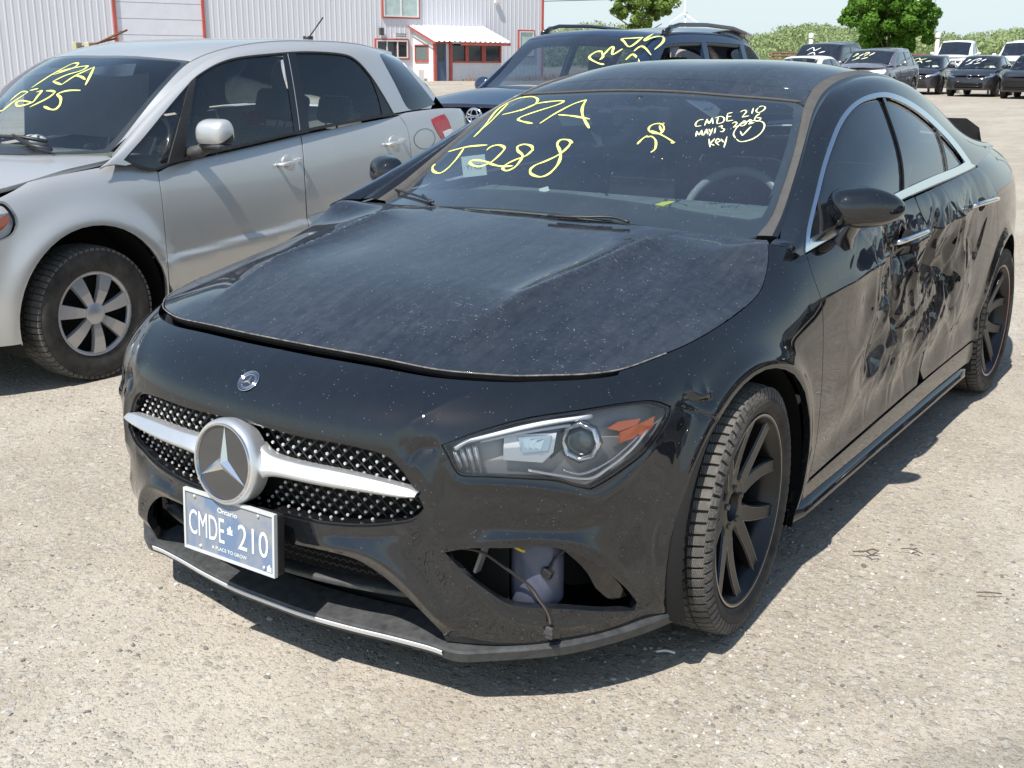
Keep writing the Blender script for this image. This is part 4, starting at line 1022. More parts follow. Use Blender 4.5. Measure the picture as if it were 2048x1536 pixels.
mb = MB(); mb.lathe([(-.045, .098), (-.012, .102), (.0, .100), (.006, .096), (.006, .092)], 64, 'Z'); mb.v = [tuple(DM @ Vector(v)) for v in mb.v]
st = recalc(mb.build('star_badge', M['satin_metal'], back), 50)
mb = MB(); mb.lathe([(.006, .092), (.0095, .0905), (.009, .0865), (.003, .085)], 64, 'Z'); mb.v = [tuple(DM @ Vector(v)) for v in mb.v]; recalc(mb.build('badge_ring', M['chrome'], st), 50)
mb = MB(); mb.lathe([(.003, .086), (.003, .0005)], 64, 'Z'); mb.v = [tuple(DM @ Vector(v)) for v in mb.v]; recalc(mb.build('badge_disc', simple('badge_disc_dark', (.035, .035, .037), .1, coat=1), st))
def star3(R_, rin, h0, hgt, Mx):
    mb = MB(); c_ = Vector((0, 0, h0+hgt)); vs = [c_]
    for k in range(3):
        a = PI/2+k*2*PI/3; vs.append(Vector((math.cos(a)*R_, math.sin(a)*R_, h0+.0005))); b = a+PI/3; vs.append(Vector((math.cos(b)*rin, math.sin(b)*rin, h0)))
    fs = [(0, i, i % 6+1) for i in range(1, 7)]; mb.add([Mx @ v for v in vs], fs, smooth=False); return mb
o = star3(.085, .016, .0034, .010, DM).build('badge_star', M['chrome'], st)
# round enamel badge on the nose
P, N = sp1((491, 760)); N = Vector((0, N[1], N[2])).normalized(); P = Vector((0, P[1], P[2])); X = Vector((1, 0, 0)); Y = N.cross(X).normalized()
EM = frame(P, X, Y if Y.z > 0 else -Y, N)
EM = frame(P, X, (0, -N.z*-1, 0), N) if False else EM
mb = MB()
for r0, r1 in ((.0285, .0268), (.0195, .0175), (.0235, .0228)): mb.lathe([(.001, r0), (.0026, (r0+r1)/2), (.001, r1)], 48, 'Z')
for k in range(26):
    a = 2*PI*k/26; mb.box(.0205, .0222, -.0007, .0007, .001, .002, M=Matrix.Rotation(a, 4, 'Z')) if k % 7 else None
mb.v = [tuple(EM @ Vector(v)) for v in mb.v]; e_ = mb.build('hood_emblem', M['chrome'], K)
mb = MB(); mb.lathe([(.0008, .0282), (.0008, .0003)], 40, 'Z'); mb.v = [tuple(EM @ Vector(v)) for v in mb.v]; mb.build('emblem_disc', simple('enamel_dark', (.02, .022, .03), .15, coat=1), e_)
star3(.018, .0035, .001, .003, EM).build('emblem_star', M['chrome'], e_)

# ---- licence plate
def plate_mat():
    t = NT('plate_face'); o = t.obj(); n = t.noise(o, 7, 5, .65, .6)
    c = t.mix(t.ramp(n, [(.44, 0.), (.58, 1.)]), (.13, .19, .30), (.25, .26, .28)); b = t.bsdf(c, .45, spec=.4); t.done(b.outputs[0])
plate_mat()
simple('plate_white', (.72, .75, .72), .5); simple('plate_frame_clear', (.50, .52, .52), .25, spec=.6)
PM = frame(Vector((.006, -.928, .376)), (1, 0, 0), (0, .055, .998), (0, -.998, .055))
def tr_(mb, Mx): mb.v = [tuple(Mx @ Vector(v)) for v in mb.v]; return mb
mb = MB(); mb.box(-.146, .146, -.0695, .0695, -.002, .002); pl = tr_(mb, PM).build('license_plate', M['plate_face'], K)
mb = MB()
for (x0, x1, y0, y1) in ((-.152, .152, .0690, .0755), (-.152, .152, -.0755, -.0690), (-.152, -.1455, -.0690, .0690), (.1455, .152, -.0690, .0690)): mb.box(x0, x1, y0, y1, -.004, .006)
tr_(mb, PM).build('plate_frame', M['plate_frame_clear'], pl)
mb = MB(); mb.box(-.14, .15, -.075, .07, -.030, -.005, ch=.004); tr_(mb, PM).build('plate_bracket', M['black_plastic'], pl)
def on_plate(x, y, z=.0022): return PM @ Matrix.Translation((x, y, z))
text_mesh('plate_text', 'Ontario', .066, .0125, on_plate(-.004, .0435), M['plate_white'], pl, bold=.012)
text_mesh('plate_text', 'CMDE', .122, .062, on_plate(-.076, -.005), M['plate_white'], pl, bold=.0)
text_mesh('plate_text', '210', .098, .062, on_plate(.080, -.005), M['plate_white'], pl, bold=.0)
text_mesh('plate_text', 'A PLACE TO GROW', .118, .0088, on_plate(.0, -.052), M['plate_white'], pl, bold=.01)
mb = MB()   # crown between the groups, small emblem in the corner
for (cx, cy, s_) in ((.004, .004, 1.), (.132, -.056, .8)):
    mb.prism([(cx+s_*a, cy+s_*b) for a, b in [(-.008, -.008), (.008, -.008), (.009, .003), (.0045, -.002), (.003, .006), (0, .009), (-.003, .006), (-.0045, -.002), (-.009, .003)]], .0022, .0030)
    mb.prism([(cx+s_*a, cy+s_*b) for a, b in [(-.009, -.0125), (.009, -.0125), (.009, -.0095), (-.009, -.0095)]], .0022, .0030)
tr_(mb, PM).build('plate_crown', M['plate_white'], pl)
for x, y in ((-.115, .060), (.098, .060), (-.098, -.060), (.115, -.060)): mb = MB(); mb.lathe([(.0022, .0045), (.005, .0042), (.006, .002), (.006, .0002)], 10, 'Z', (x, y, 0)); tr_(mb, PM).build('plate_screw', M['satin_metal'], pl)

# ---- lower intake, splitter
mb = MB(); xs = np.linspace(-.60, .60, 25)
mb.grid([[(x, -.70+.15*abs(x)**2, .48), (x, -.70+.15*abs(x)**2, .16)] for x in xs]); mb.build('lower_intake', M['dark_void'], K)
li = K.children[-1] if False else bpy.data.objects['lower_intake']
mb = MB()
for r_ in range(12):
    z = .235+.0165*r_
    for i in range(-26, 27):
        x = i*.021+(.0105 if r_ % 2 else 0); y = -.765+.30*x*x
        if abs(x) > .56-.9*(z-.2): continue
        mb.tube([(x-.0105, y, z), (x-.0035, y-.003, z+.007), (x+.0035, y-.003, z+.007), (x+.0105, y, z)], .0022, 4, caps=False)
mb.build('intake_mesh', M['grey_plastic'], li)
mb = MB(); mb.grid([[(x, -.812+.42*x*x+.03, .262), (x, -.822+.42*x*x, .262), (x, -.826+.42*x*x, .250), (x, -.80+.42*x*x, .238)] for x in np.linspace(-.47, .47, 30)]); mb.build('intake_blade', M['splitter_plastic'], li)
lipc = spline([(0, -.812), (.12, -.810), (.25, -.795), (.36, -.776), (.46, -.762), (.535, -.757), (.60, -.712), (.66, -.665), (.73, -.60), (.79, -.51), (.835, -.42), (.868, -.325)], 4)
lip = np.vstack([(lipc*[-1, 1])[::-1][:-1], lipc]); tg = np.gradient(lip, axis=0); tg /= np.linalg.norm(tg, axis=1)[:, None]; nin = np.stack([-tg[:, 1], tg[:, 0]], 1)
g = []
for (x, y), n_ in zip(lip, nin):
    w_ = .085 if abs(x) < .5 else .085-.05*min(1, (abs(x)-.5)/.08)
    zt = .158+.018*max(0, (abs(x)-.55)/.3)**1.2
    g.append([(x+n_[0]*w_, y+n_[1]*w_, zt+.024 if abs(x) < .5 else zt+.010), (x+n_[0]*.03, y+n_[1]*.03, zt+.008), (x, y, zt), (x-n_[0]*.003, y-n_[1]*.003, zt-.006), (x+n_[0]*.004, y+n_[1]*.004, zt-.030), (x+n_[0]*.07, y+n_[1]*.07, zt-.034)])
mb = MB(); mb.grid(np.array(g), flip=True, smooth=False); spl = mb.build('front_splitter', M['splitter_plastic'], K)
mb = MB(); g = []
for (x, y), n_ in zip(lip, nin):
    if abs(x) < .50: g.append([(x-n_[0]*.004, y-n_[1]*.004, .1505), (x-n_[0]*.0065, y-n_[1]*.0065, .149), (x-n_[0]*.003, y-n_[1]*.003, .1385), (x+n_[0]*.006, y+n_[1]*.006, .137)])
mb.grid(np.array(g), flip=True, smooth=False); mb.build('splitter_strip', simple('lip_metal', (.66, .68, .70), .4, .4), spl)

# ---- side intake innards (driver side shown, other side mirrored)
for mm, sg in (('none', 1), ('flip', -1)):
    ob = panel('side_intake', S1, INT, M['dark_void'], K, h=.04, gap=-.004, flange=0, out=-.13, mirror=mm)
    if sg > 0:
        fl = S1.path([[(1130, 1105), (1171, 1121), (1211, 1146), (1250, 1178), (1270, 1206)], [(1270, 1206), (1235, 1212), (1205, 1190)], [(1205, 1190), (1180, 1150), (1130, 1105)]], 5)
        panel('intake_fin', S1, fl, M['black_gloss'], ob, h=.02, gap=0, flange=.004, out=-.03)
        c0, _ = sp1((1095, 1150), -.10); mb = MB(); mb.lathe([(-.11, .0), (-.11, .055), (-.10, .062), (.06, .062), (.075, .05), (.078, 0)], 28, 'Z', tuple(c0)); mb.build('washer_bottle', M['bluegrey_tank'], ob)
        c1, _ = sp1((965, 1140), -.075); mb = MB(); mb.box(-.004, .004, -.01, .01, -.05, .05, M=Matrix.Translation(c1) @ Matrix.Rotation(.35, 4, 'Y')); mb.build('bracket', M['satin_metal'], ob)
        w1 = [sp1(q, o_)[0] for q, o_ in (((900, 1112), -.04), ((960, 1125), -.05), ((1010, 1150), -.035), ((1060, 1180), -.02), ((1078, 1200), -.004), ((1090, 1214), .006), ((1097, 1230), .008), ((1099, 1246), .009))]
        mb = MB(); mb.tube(spline(w1, 6), .0034, 6)
        wr = mb.build('loose_wire', M['copper_wire'], K); wr['label'] = 'loose wire with connector hanging out of the side intake'
        mb = MB(); mb.tube(spline([p+np.array([.004, -.002, .002]) for p in w1], 6), .0022, 5); mb.tube(spline([p+np.array([-.004, -.001, 0]) for p in w1[3:]], 6), .002, 5); mb.build('wire_strand', M['black_plastic'], wr)
        pc, _ = sp1((1098, 1258), .010); mb = MB(); mb.box(-.009, .009, -.006, .008, -.014, .014, M=Matrix.Translation(pc), ch=.002); mb.box(-.011, .011, -.008, .0, -.003, .004, M=Matrix.Translation(pc)); mb.build('connector', M['grey_plastic'], wr)
        w2 = [sp1(q, o_)[0] for q, o_ in (((1140, 1110), -.03), ((1120, 1135), -.04), ((1104, 1155), -.035), ((1075, 1165), -.06))]
        mb = MB(); mb.tube(spline(w2, 6), .0035, 6); pc, _ = sp1((1102, 1160), -.03); mb.box(-.012, .012, -.008, .008, -.01, .01, M=Matrix.Translation(pc) @ Matrix.Rotation(.4, 4, 'Y'), ch=.002); mb.build('wire_harness', M['black_plastic'], ob)
        w3 = [sp1(q, -.03)[0] for q in ((1032, 1104), (1043, 1110), (1054, 1114))]; mb = MB(); mb.tube(w3, .004, 6); mb.build('yellow_tag', M['yellow_wire'], ob)

# ---- headlights
hlv = []
def hp_(q, o_): return sp1(q, o_)[0]
bk = panel('headlight', S1, HL, simple('lamp_backing', (.36, .362, .365), .4, .2), K, h=.03, gap=.004, flange=0, out=-.055)
wall = MB(); hq = HL; Pa = S1.ev(hq[:, 0], hq[:, 1]); Na = S1.nrm(hq[:, 0], hq[:, 1]); n = len(hq); cen = Pa.mean(0)
g = [[p-N_*.004, p+(cen-p)*.03-N_*.055] for p, N_ in zip(Pa, Na)]; g.append(g[0]); wall.grid(np.array(g), smooth=False); wall.build('headlight_housing', M['lamp_backing'], bk)
lens = panel('headlight_lens', S1, HL, M['clear_lens'], bk, h=.02, gap=.006, flange=.004, out=-.002)
rimq = shrink(S1, HL, .009); panel('headlight_seal', S1, HL, M['black_gloss'], bk, holes=[rimq], h=.012, gap=.002, flange=.01, out=-.006)
mb = MB(); mb.tube(spline([hp_(q, -.018) for q in ((908, 900), (930, 884), (957, 876), (1054, 851), (1120, 838), (1190, 829))], 6), .0058, 8); mb.tube(spline([hp_(q, -.030) for q in ((960, 884), (1054, 861), (1150, 846))], 6), .004, 8); mb.build('daytime_light', M['white_lens'], bk)
mb = MB()
for k in range(4):
    a_ = hp_((906+14*k, 902-3*k), -.020); b_ = hp_((922+12*k, 940-1*k), -.020); mb.tube([a_, b_], .0052, 6)
mb.build('daytime_light', M['clear_lens'], bk)
mb = MB()
for k in range(4):
    a_ = hp_((906+14*k, 902-3*k), -.028); b_ = hp_((922+12*k, 940-1*k), -.028); mb.tube([a_, b_], .004, 6)
mb.build('light_guide', M['white_lens'], bk)
def quad_part(name, pxs, out, mat, parent, thick=.004):
    P = [hp_(q, out) for q in pxs]; n = len(P); mb = MB(); c_, N_ = sp1(tuple(np.mean(pxs, 0)), out); B_2 = [p-N_*thick for p in P]
    mb.add(P+B_2, [tuple(range(n)), tuple(range(n, 2*n))[::-1]]+[(i, i+n, (i+1) % n+n, (i+1) % n) for i in range(n)], smooth=False); return recalc(mb.build(name, mat, parent))
quad_part('reflector', [(1011, 868), (1123, 864), (1116, 910), (1093, 932), (1009, 926)], -.034, simple('lamp_grey', (.62, .64, .66), .35, .3), bk)
quad_part('reflector_bowl', [(1040, 874), (1112, 870), (1104, 905), (1050, 910)], -.031, M['silver_lamp'], bk)
for k in range(3): quad_part('reflector_facet', [(1050+14*k, 878+4*k), (1066+14*k, 876+2*k), (1062+12*k, 902), (1052+10*k, 896)], -.028+.002*k, M['chrome'], bk)
def sphere(mb, c_, r_, sx=(1, 1, 1), Mx=None, seg=24, ring=14):
    vs = []; 
    for i in range(ring+1):
        th = PI*i/ring
        for j in range(seg):
            a = 2*PI*j/seg; v = Vector((r_*sx[0]*math.sin(th)*math.cos(a), r_*sx[1]*math.sin(th)*math.sin(a), r_*sx[2]*math.cos(th)))
            vs.append((Mx @ v if Mx is not None else v)+Vector(c_))
    fs = [(i*seg+j, (i+1)*seg+j, (i+1)*seg+(j+1) % seg, i*seg+(j+1) % seg) for i in range(ring) for j in range(seg)]
    return mb.add(vs, fs, smooth=True)
c_, N_ = sp1((1180, 884), -.042); Nv = Vector(N_)*.5+Vector((.0, -.87, .0)); Nv.normalize(); Xv = Nv.cross(Vector((0, 0, 1))).normalized(); Yv = Xv.cross(Nv)
LM = frame(c_, Xv, Yv, Nv)
mb = MB(); n = 6; prof = [(.000, .048), (.022, .046), (.024, .037), (.008, .033)]
mb.lathe(prof, 8, 'Z'); tr_(mb, LM).build('projector_bezel', M['silver_lamp'], bk)
simple('lamp_lens', (.10, .12, .13), .03, coat=1, metal=.3)
mb = MB(); sphere(mb, (0, 0, 0), .034, (1, 1, .62)); tr_(mb, LM).build('projector_lens', M['lamp_lens'], bk)
quad_part('amber_reflector', [(1226, 857), (1250, 842), (1296, 836), (1288, 850), (1252, 863)], -.024, M['amber'], bk)
quad_part('amber_reflector', [(1252, 865), (1288, 850), (1322, 832), (1318, 853), (1302, 869), (1250, 888)], -.020, M['amber'], bk)
mb = MB(); mb.tube(spline([hp_(q, -.020) for q in ((1132, 944), (1160, 952), (1187, 948), (1230, 924), (1262, 898), (1289, 872))], 6), .0038, 8); mb.build('trim_line', M['silver_lamp'], bk)
mb = MB(); mb.tube(spline([hp_(q, -.022) for q in ((1060, 945), (1120, 955), (1187, 962), (1225, 941), (1272, 903), (1306, 862))], 6), .0065, 8, ry=.003); mb.build('trim_line', M['lamp_grey'], bk)
for q_ in ((1134, 868), (1143, 905)):
    pass
quad_part('lamp_divider', [(1120, 866), (1140, 862), (1136, 905), (1112, 925)], -.040, M['black_gloss'], bk)
# mirrored headlight: copies on the other side
def mirror_tree(o, parent):
    c = mirrored(o); c.parent = parent
    for ch in list(o.children): mirror_tree(ch, c)
    return c
mirror_tree(bk, K)

# ---- door mirrors
def mirror_shell(parent):
    c = Vector((.900, .725, 1.022)); ax = Vector((.178, .115, .018)).normalized(); up_ = Vector((-.08, .0, 1)).normalized(); fw = ax.cross(up_).normalized(); up_ = fw.cross(ax).normalized() if False else up_
    if fw.y > 0: fw = -fw
    def P(a, th, k=1.0):
        # a along the length -1..1 inboard to outboard, th round the section
        hl = .060*(1-.30*max(0, a)**1.3)*(1-abs(a)**(2.8 if a > 0 else 7))**.5; dl = .075*(1-.25*max(0, a))*(1-abs(a)**(2.8 if a > 0 else 6))**.5
        ct, st_ = math.cos(th), math.sin(th); sx_ = math.copysign(abs(ct)**.85, ct); sy = math.copysign(abs(st_)**.8, st_)
        d_ = sx_*dl*(1.0 if ct > 0 else .45)
        return c+ax*(a*.112)+fw*d_+up_*(sy*hl+(.006 if a < 0 else .006-.012*a))
    A = [math.sin(t_) for t_ in np.linspace(-PI/2, PI/2, 26)]; 
    def sec(t0, t1, n): return np.array([[P(a, t) for t in np.linspace(t0, t1, n)] for a in A])
    mb = MB(); mb.grid(sec(-.62, PI+.62, 34)); cap = recalc(mb.build('side_mirror', M['black_paint'], parent))
    mb = MB(); mb.grid(sec(PI+.64, 2*PI-.64, 16)); recalc(mb.build('mirror_lower_shell', M['black_gloss'], cap))
    mb = MB(); f0 = [Vector((.848, .665, .905)), Vector((.852, .675, .935)), Vector((.865, .695, .962)), Vector((.88, .715, .985))]
    g = []
    for k, f_ in enumerate(f0):
        w_ = .040-.004*k; d_ = .055+.004*k; g.append([f_+ax*(w_*math.cos(t_))+Vector((0, d_*math.sin(t_), 0)) for t_ in np.linspace(0, 2*PI, 17)])
    mb.grid(np.array(g)); recalc(mb.build('mirror_foot', M['black_gloss'], cap))
    return cap
cap = mirror_shell(K); mirror_tree(cap, K)

# ---- door handles (driver side bent)
for (p0, p1, lab) in (((1790, 486), (1842, 466), 'chrome handle hanging bent on the front door'), ((1943, 414), (1985, 397), None)):
    a_, N_ = sp1(p0, .018); b_, _ = sp1(p1, .018); m_ = (a_+b_)/2+N_*.012; s_ = np.linspace(0, 1, 9)
    mb = MB(); mb.tube(spline([a_-N_*.02, a_, (a_*.6+m_*.4)+N_*.006, m_, (b_*.6+m_*.4)+N_*.006, b_, b_-N_*.02], 4), .0125, 10, ry=.009); o = mb.build('door_handle', M['chrome'], K)
    if lab: o['label'] = lab
    mb = MB(); c_ = (a_+b_)/2-N_*.022; sphere(mb, c_, .05, (.25, 1, .55)); mb.build('handle_recess', M['dark_void'], o)
# ---- wipers
def wiper(pxs, arm):
    P = [TS.ev(*[[k] for k in TS.px(*q)])[0]+np.array([0, -.004, .010]) for q in pxs]
    mb = MB(); mb.tube(spline(P, 6), .0055, 6, ry=.004); o = mb.build('wiper', M['black_plastic'], K)
    P2 = [np.array(P[0]), np.array(P[-1])]
    Q = [TS.ev(*[[k] for k in TS.px(*q)])[0]+np.array([0, -.012, .014]) for q in arm]; mb = MB(); mb.tube(spline(Q, 4), .0045, 6); mb.build('wiper_arm', M['black_plastic'], o)
wiper([(790, 384), (830, 395), (868, 409)], [(850, 398), (866, 412)])
wiper([(1115, 438), (1170, 439), (1225, 440)], [(1100, 440), (1160, 443), (1225, 443), (1262, 453)])
# ---- wheels
def tyre_mesh(R_, w, rim, parent, blocks=72, name='tyre', sunk=0.0):
    h_ = w/2; c_ = R_-.008
    prof = [(-h_*.80, rim-.006), (-h_*.93, rim+.006), (-h_*1.05, (rim+R_)/2-.004), (-h_*.99, R_-.030), (-h_*.90, c_-.006), (-h_*.5, c_), (0, c_+.001), (h_*.5, c_), (h_*.90, c_-.006), (h_*.99, R_-.030), (h_*1.05, (rim+R_)/2-.004), (h_*1.02, rim+.018), (h_*.96, rim+.010), (h_*.93, rim+.002), (h_*.80, rim-.008)]
    mb = MB(); mb.lathe(spline(prof, 3), 96, 'X'); mb.v = [(x, y, max(z, -R_+sunk)) for x, y, z in mb.v]
    t_ = recalc(mb.build(name, M['tyre_rubber'], parent))
    mb = MB(); rows = [(-.94, -.56), (-.50, -.18), (-.13, .13), (.18, .50), (.56, .94)]
    for k in range(blocks):
        for r_, (x0, x1) in enumerate(rows):
            off = (.5 if r_ % 2 else 0)+.12*r_; a0 = 2*PI*(k+off)/blocks; da = 2*PI/blocks*.80; sk = .18*2*PI/blocks*(1 if r_ % 2 else -1)
            def pt(fx, fa, top):
                x = (x0+(x1-x0)*fx)*h_; rr = (R_-.0005 if top else c_-.008)-(.0075*max(0, (abs(x)/h_-.62)/.32)**2)
                a = a0+da*fa+sk*(fx-.5); ins = .0 if top else 1; return (x, rr*math.cos(a), max(rr*math.sin(a), -R_+sunk))
            vs = [pt(fx, fa, 1) for fx in (.04, .5, .96) for fa in (.04, .5, .96)]+[pt(fx, fa, 0) for fx, fa in ((0, 0), (0, 1), (1, 1), (1, 0))]
            mb.add(vs, [(0, 1, 4, 3), (1, 2, 5, 4), (3, 4, 7, 6), (4, 5, 8, 7), (0, 9, 10, 2, 1), (2, 10, 11, 8, 5), (8, 11, 12, 6, 7), (6, 12, 9, 0, 3)], smooth=False)
        # shoulder lugs running down the sidewall
        for sg in (1, -1):
            a0 = 2*PI*(k+.0)/blocks; da = 2*PI/blocks*.72
            vs = []
            for (x, rr) in ((h_*.955, R_-.006), (h_*1.005, R_-.018), (h_*1.030, R_-.034)):
                for a in (a0, a0+da): vs.append((sg*x, rr*math.cos(a), rr*math.sin(a)))
            for (x, rr) in ((h_*.90, R_-.010), (h_*.97, R_-.036)):
                for a in (a0, a0+da): vs.append((sg*x, rr*math.cos(a), rr*math.sin(a)))
            mb.add(vs, [(0, 1, 3, 2), (2, 3, 5, 4), (0, 2, 4, 8, 6), (1, 7, 9, 5, 3), (4, 5, 9, 8), (0, 6, 7, 1)], smooth=False)
    tr2 = mb.build('tread_pattern', M['tread_rubber'], t_); return t_
def black_rim(parent, R_=.252, pin=False):
    mb = MB(); prof = [(.100, R_), (.106, R_-.003), (.105, R_-.010), (.092, R_-.015), (.082, R_-.022), (.05, R_-.030), (-.09, R_-.034)]
    mb.lathe(prof, 80, 'X'); rim = recalc(mb.build('rim', M['rim_black'], parent), 40)
    mb = MB(); mb.lathe([(.1065, R_-.0018), (.1075, R_-.004), (.1065, R_-.0062)], 80, 'X'); mb.build('rim_edge', M['machined'], rim)
    if pin: mb = MB(); mb.lathe([(.1062, R_-.0075), (.1072, R_-.0085), (.1055, R_-.0105)], 80, 'X'); mb.build('rim_stripe', M['red_lens'], rim)
    mb = MB(); mb.lathe([(-.02, .02), (-.02, .165), (-.045, .165), (-.045, .02)], 48, 'X'); mb.build('brake_disc', M['brake_metal'], rim)
    mb = MB(); mb.lathe([(.035, .078), (.058, .070), (.062, .055), (.058, .040), (.042, .034), (.040, .002)], 40, 'X'); recalc(mb.build('hub', M['rim_black'], rim), 40)
    mb = MB()
    for k in range(5):
        a = 2*PI*k/5+.3; mb.lathe([(.05, .0085), (.066, .0085), (.066, .0005)], 6, 'X', (0, .052*math.cos(a), .052*math.sin(a)))
    mb.build('lug_nut', M['brake_metal'], rim)
    for k in range(5):
        a = PI/2+.25+2*PI*k/5; mb = MB(); ed = MB()
        for sg in (-1, 1):
            g = []; e1 = []; e2 = []
            for t_ in np.linspace(0, 1, 7):
                r_ = .050+t_*(R_-.016-.050); th = a+sg*(.15+.20*t_**1.15); w_ = .0285-.009*t_-.002*math.sin(PI*t_); xt = .058+.034*t_**1.4; dep = .030
                rd = np.array([0, math.cos(th), math.sin(th)]); tn = np.array([0, -math.sin(th), math.cos(th)]); c_ = rd*r_+np.array([xt, 0, 0])
                g.append([c_-tn*(w_*1.05)-[dep, 0, 0], c_-tn*w_-[.006, 0, 0], c_-tn*w_*.72, c_+tn*w_*.72, c_+tn*w_-[.006, 0, 0], c_+tn*(w_*1.05)-[dep, 0, 0]])
                e1.append(c_-tn*w_*.80-[.001, 0, 0]); e2.append(c_+tn*w_*.80-[.001, 0, 0])
            mb.grid(np.array(g), smooth=False); ed.tube(e1[1:], .0011, 4, caps=False); ed.tube(e2[1:], .0011, 4, caps=False)
        s_ = recalc(mb.build('spoke', M['rim_black'], rim)); ed.build('spoke_edge', M['machined'], s_)
    return rim
def wheel(name, loc, rz, flip, pin=False):
    e_ = bpy.data.objects.new(name, None); link(e_, K); e_.location = loc; e_.rotation_euler = (0, 0, rz+(PI if flip else 0)); e_.empty_display_size = .1; return e_
W1 = wheel('front_wheel', (.792, FWY, .325), math.radians(4), False); tyre_mesh(.3255, .225, .252, W1); black_rim(W1)
W2 = wheel('rear_wheel', (.795, RWY, .325), 0, False); tyre_mesh(.3255, .225, .252, W2); black_rim(W2, pin=True)
for nm, src, y, rz in (('front_wheel', W1, FWY, math.radians(4)), ('rear_wheel', W2, RWY, 0)):
    e_ = wheel(nm, (-.79, y, .325), rz, True)
    for ch in src.children: copy_tree(ch, e_)
# ---- cabin
mb = MB(); g = []
for x in np.linspace(-.70, .70, 15):
    k = .12*(x/.7)**2; g.append([(x, .40+k, .93), (x, .58+k*.6, .955), (x, .80, .965), (x, .98, .975), (x, 1.06, .955), (x, 1.08, .80), (x, 1.05, .6)])
mb.grid(np.array(g)); ds = recalc(mb.build('dashboard', M['cabin_grey'], K))
mb = MB(); mb.box(-.12, .14, 1.02, 1.05, .95, 1.035, ch=.004); mb.build('display_panel', M['black_gloss'], ds)
def rot_about(o, axis, ang): return Matrix.Translation(o) @ Matrix.Rotation(ang, 4, axis) @ Matrix.Translation(-Vector(o))
mb = MB(); sc_ = Vector((.290, 1.175, .893)); ring = [(.185*math.cos(t_), 0, .180*math.sin(t_)) for t_ in np.linspace(0, 2*PI, 49)]
Ms = Matrix.Translation(sc_) @ Matrix.Rotation(math.radians(-24), 4, 'X'); mb.tube([Ms @ Vector(p) for p in ring], .016, 10, caps=False); mb.box(-.075, .075, -.01, .03, -.06, .05, M=Ms, ch=.01)
mb.box(-.17, -.07, .0, .02, -.02, .02, M=Ms); mb.box(.07, .17, .0, .02, -.02, .02, M=Ms); mb.box(-.02, .02, .0, .02, -.17, -.05, M=Ms); sw = mb.build('steering_wheel', simple('leather', (.26, .26, .27), .32), K)
def seat(x, y, parent, mat, w=.25, top=1.12, front=True):
    mb = MB(); mb.box(x-w, x+w, y-.5, y, .42, .58, ch=.04)
    Mb = Matrix.Translation((x, y-.02, .5)) @ Matrix.Rotation(math.radians(-16), 4, 'X'); H_ = top-.52
    mb.box(-w*.92, w*.92, -.06, .07, 0, H_, M=Mb, ch=.05); s_ = mb.build('seat', mat, parent)
    mb = MB(); mb.box(-.13, .13, -.04, .05, H_+.04, H_+.22, M=Mb, ch=.04); mb.tube([Mb @ Vector((-.05, 0, H_-.02)), Mb @ Vector((-.05, 0, H_+.08))], .006, 6); mb.tube([Mb @ Vector((.05, 0, H_-.02)), Mb @ Vector((.05, 0, H_+.08))], .006, 6); mb.build('headrest', mat, s_)
    return s_
for sx in (-.37, .37): seat(sx, 1.72, K, M['seat_cloth'], top=1.08)
for sx in (-.36, .36): seat(sx, 2.55, K, M['seat_cloth'], w=.28, top=1.03)
mb = MB(); mb.box(-.115, .115, -.012, .012, -.035, .035, M=Matrix.Translation((.0, 1.02, 1.245)) @ Matrix.Rotation(.2, 4, 'X'), ch=.012); mb.tube([(0, 1.02, 1.27), (0, 1.0, 1.31)], .012, 8); mb.box(-.07, .07, .93, 1.02, 1.262, 1.275, ch=.004); mb.build('rear_view_mirror', M['black_plastic'], K)
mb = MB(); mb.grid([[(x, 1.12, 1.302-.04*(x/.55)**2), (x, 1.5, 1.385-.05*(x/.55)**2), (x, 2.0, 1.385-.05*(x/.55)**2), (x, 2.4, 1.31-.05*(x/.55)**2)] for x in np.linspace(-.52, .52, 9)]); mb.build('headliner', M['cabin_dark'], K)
mb = MB()
for sx in (-.30, .42): mb.box(sx-.16, sx+.16, 1.09, 1.19, 1.262, 1.270, ch=.003)
mb.build('sun_visor', M['cabin_grey'], K)
for q_ in (((1195, 222), (1222, 209), (1226, 226), (1200, 224)), ((1272, 226), (1306, 209), (1310, 228), (1280, 228)), ((1116, 232), (1180, 228), (1184, 250), (1124, 252))):
    P = [on(*q, 1, 1.16) for q in q_]; mb = MB(); mb.add(P+[v+np.array([0, .004, 0]) for v in P], [(0, 1, 2, 3), (7, 6, 5, 4), (0, 4, 5, 1), (1, 5, 6, 2), (2, 6, 7, 3), (3, 7, 4, 0)], smooth=False); mb.build('overhead_label', M['airbag'], K)
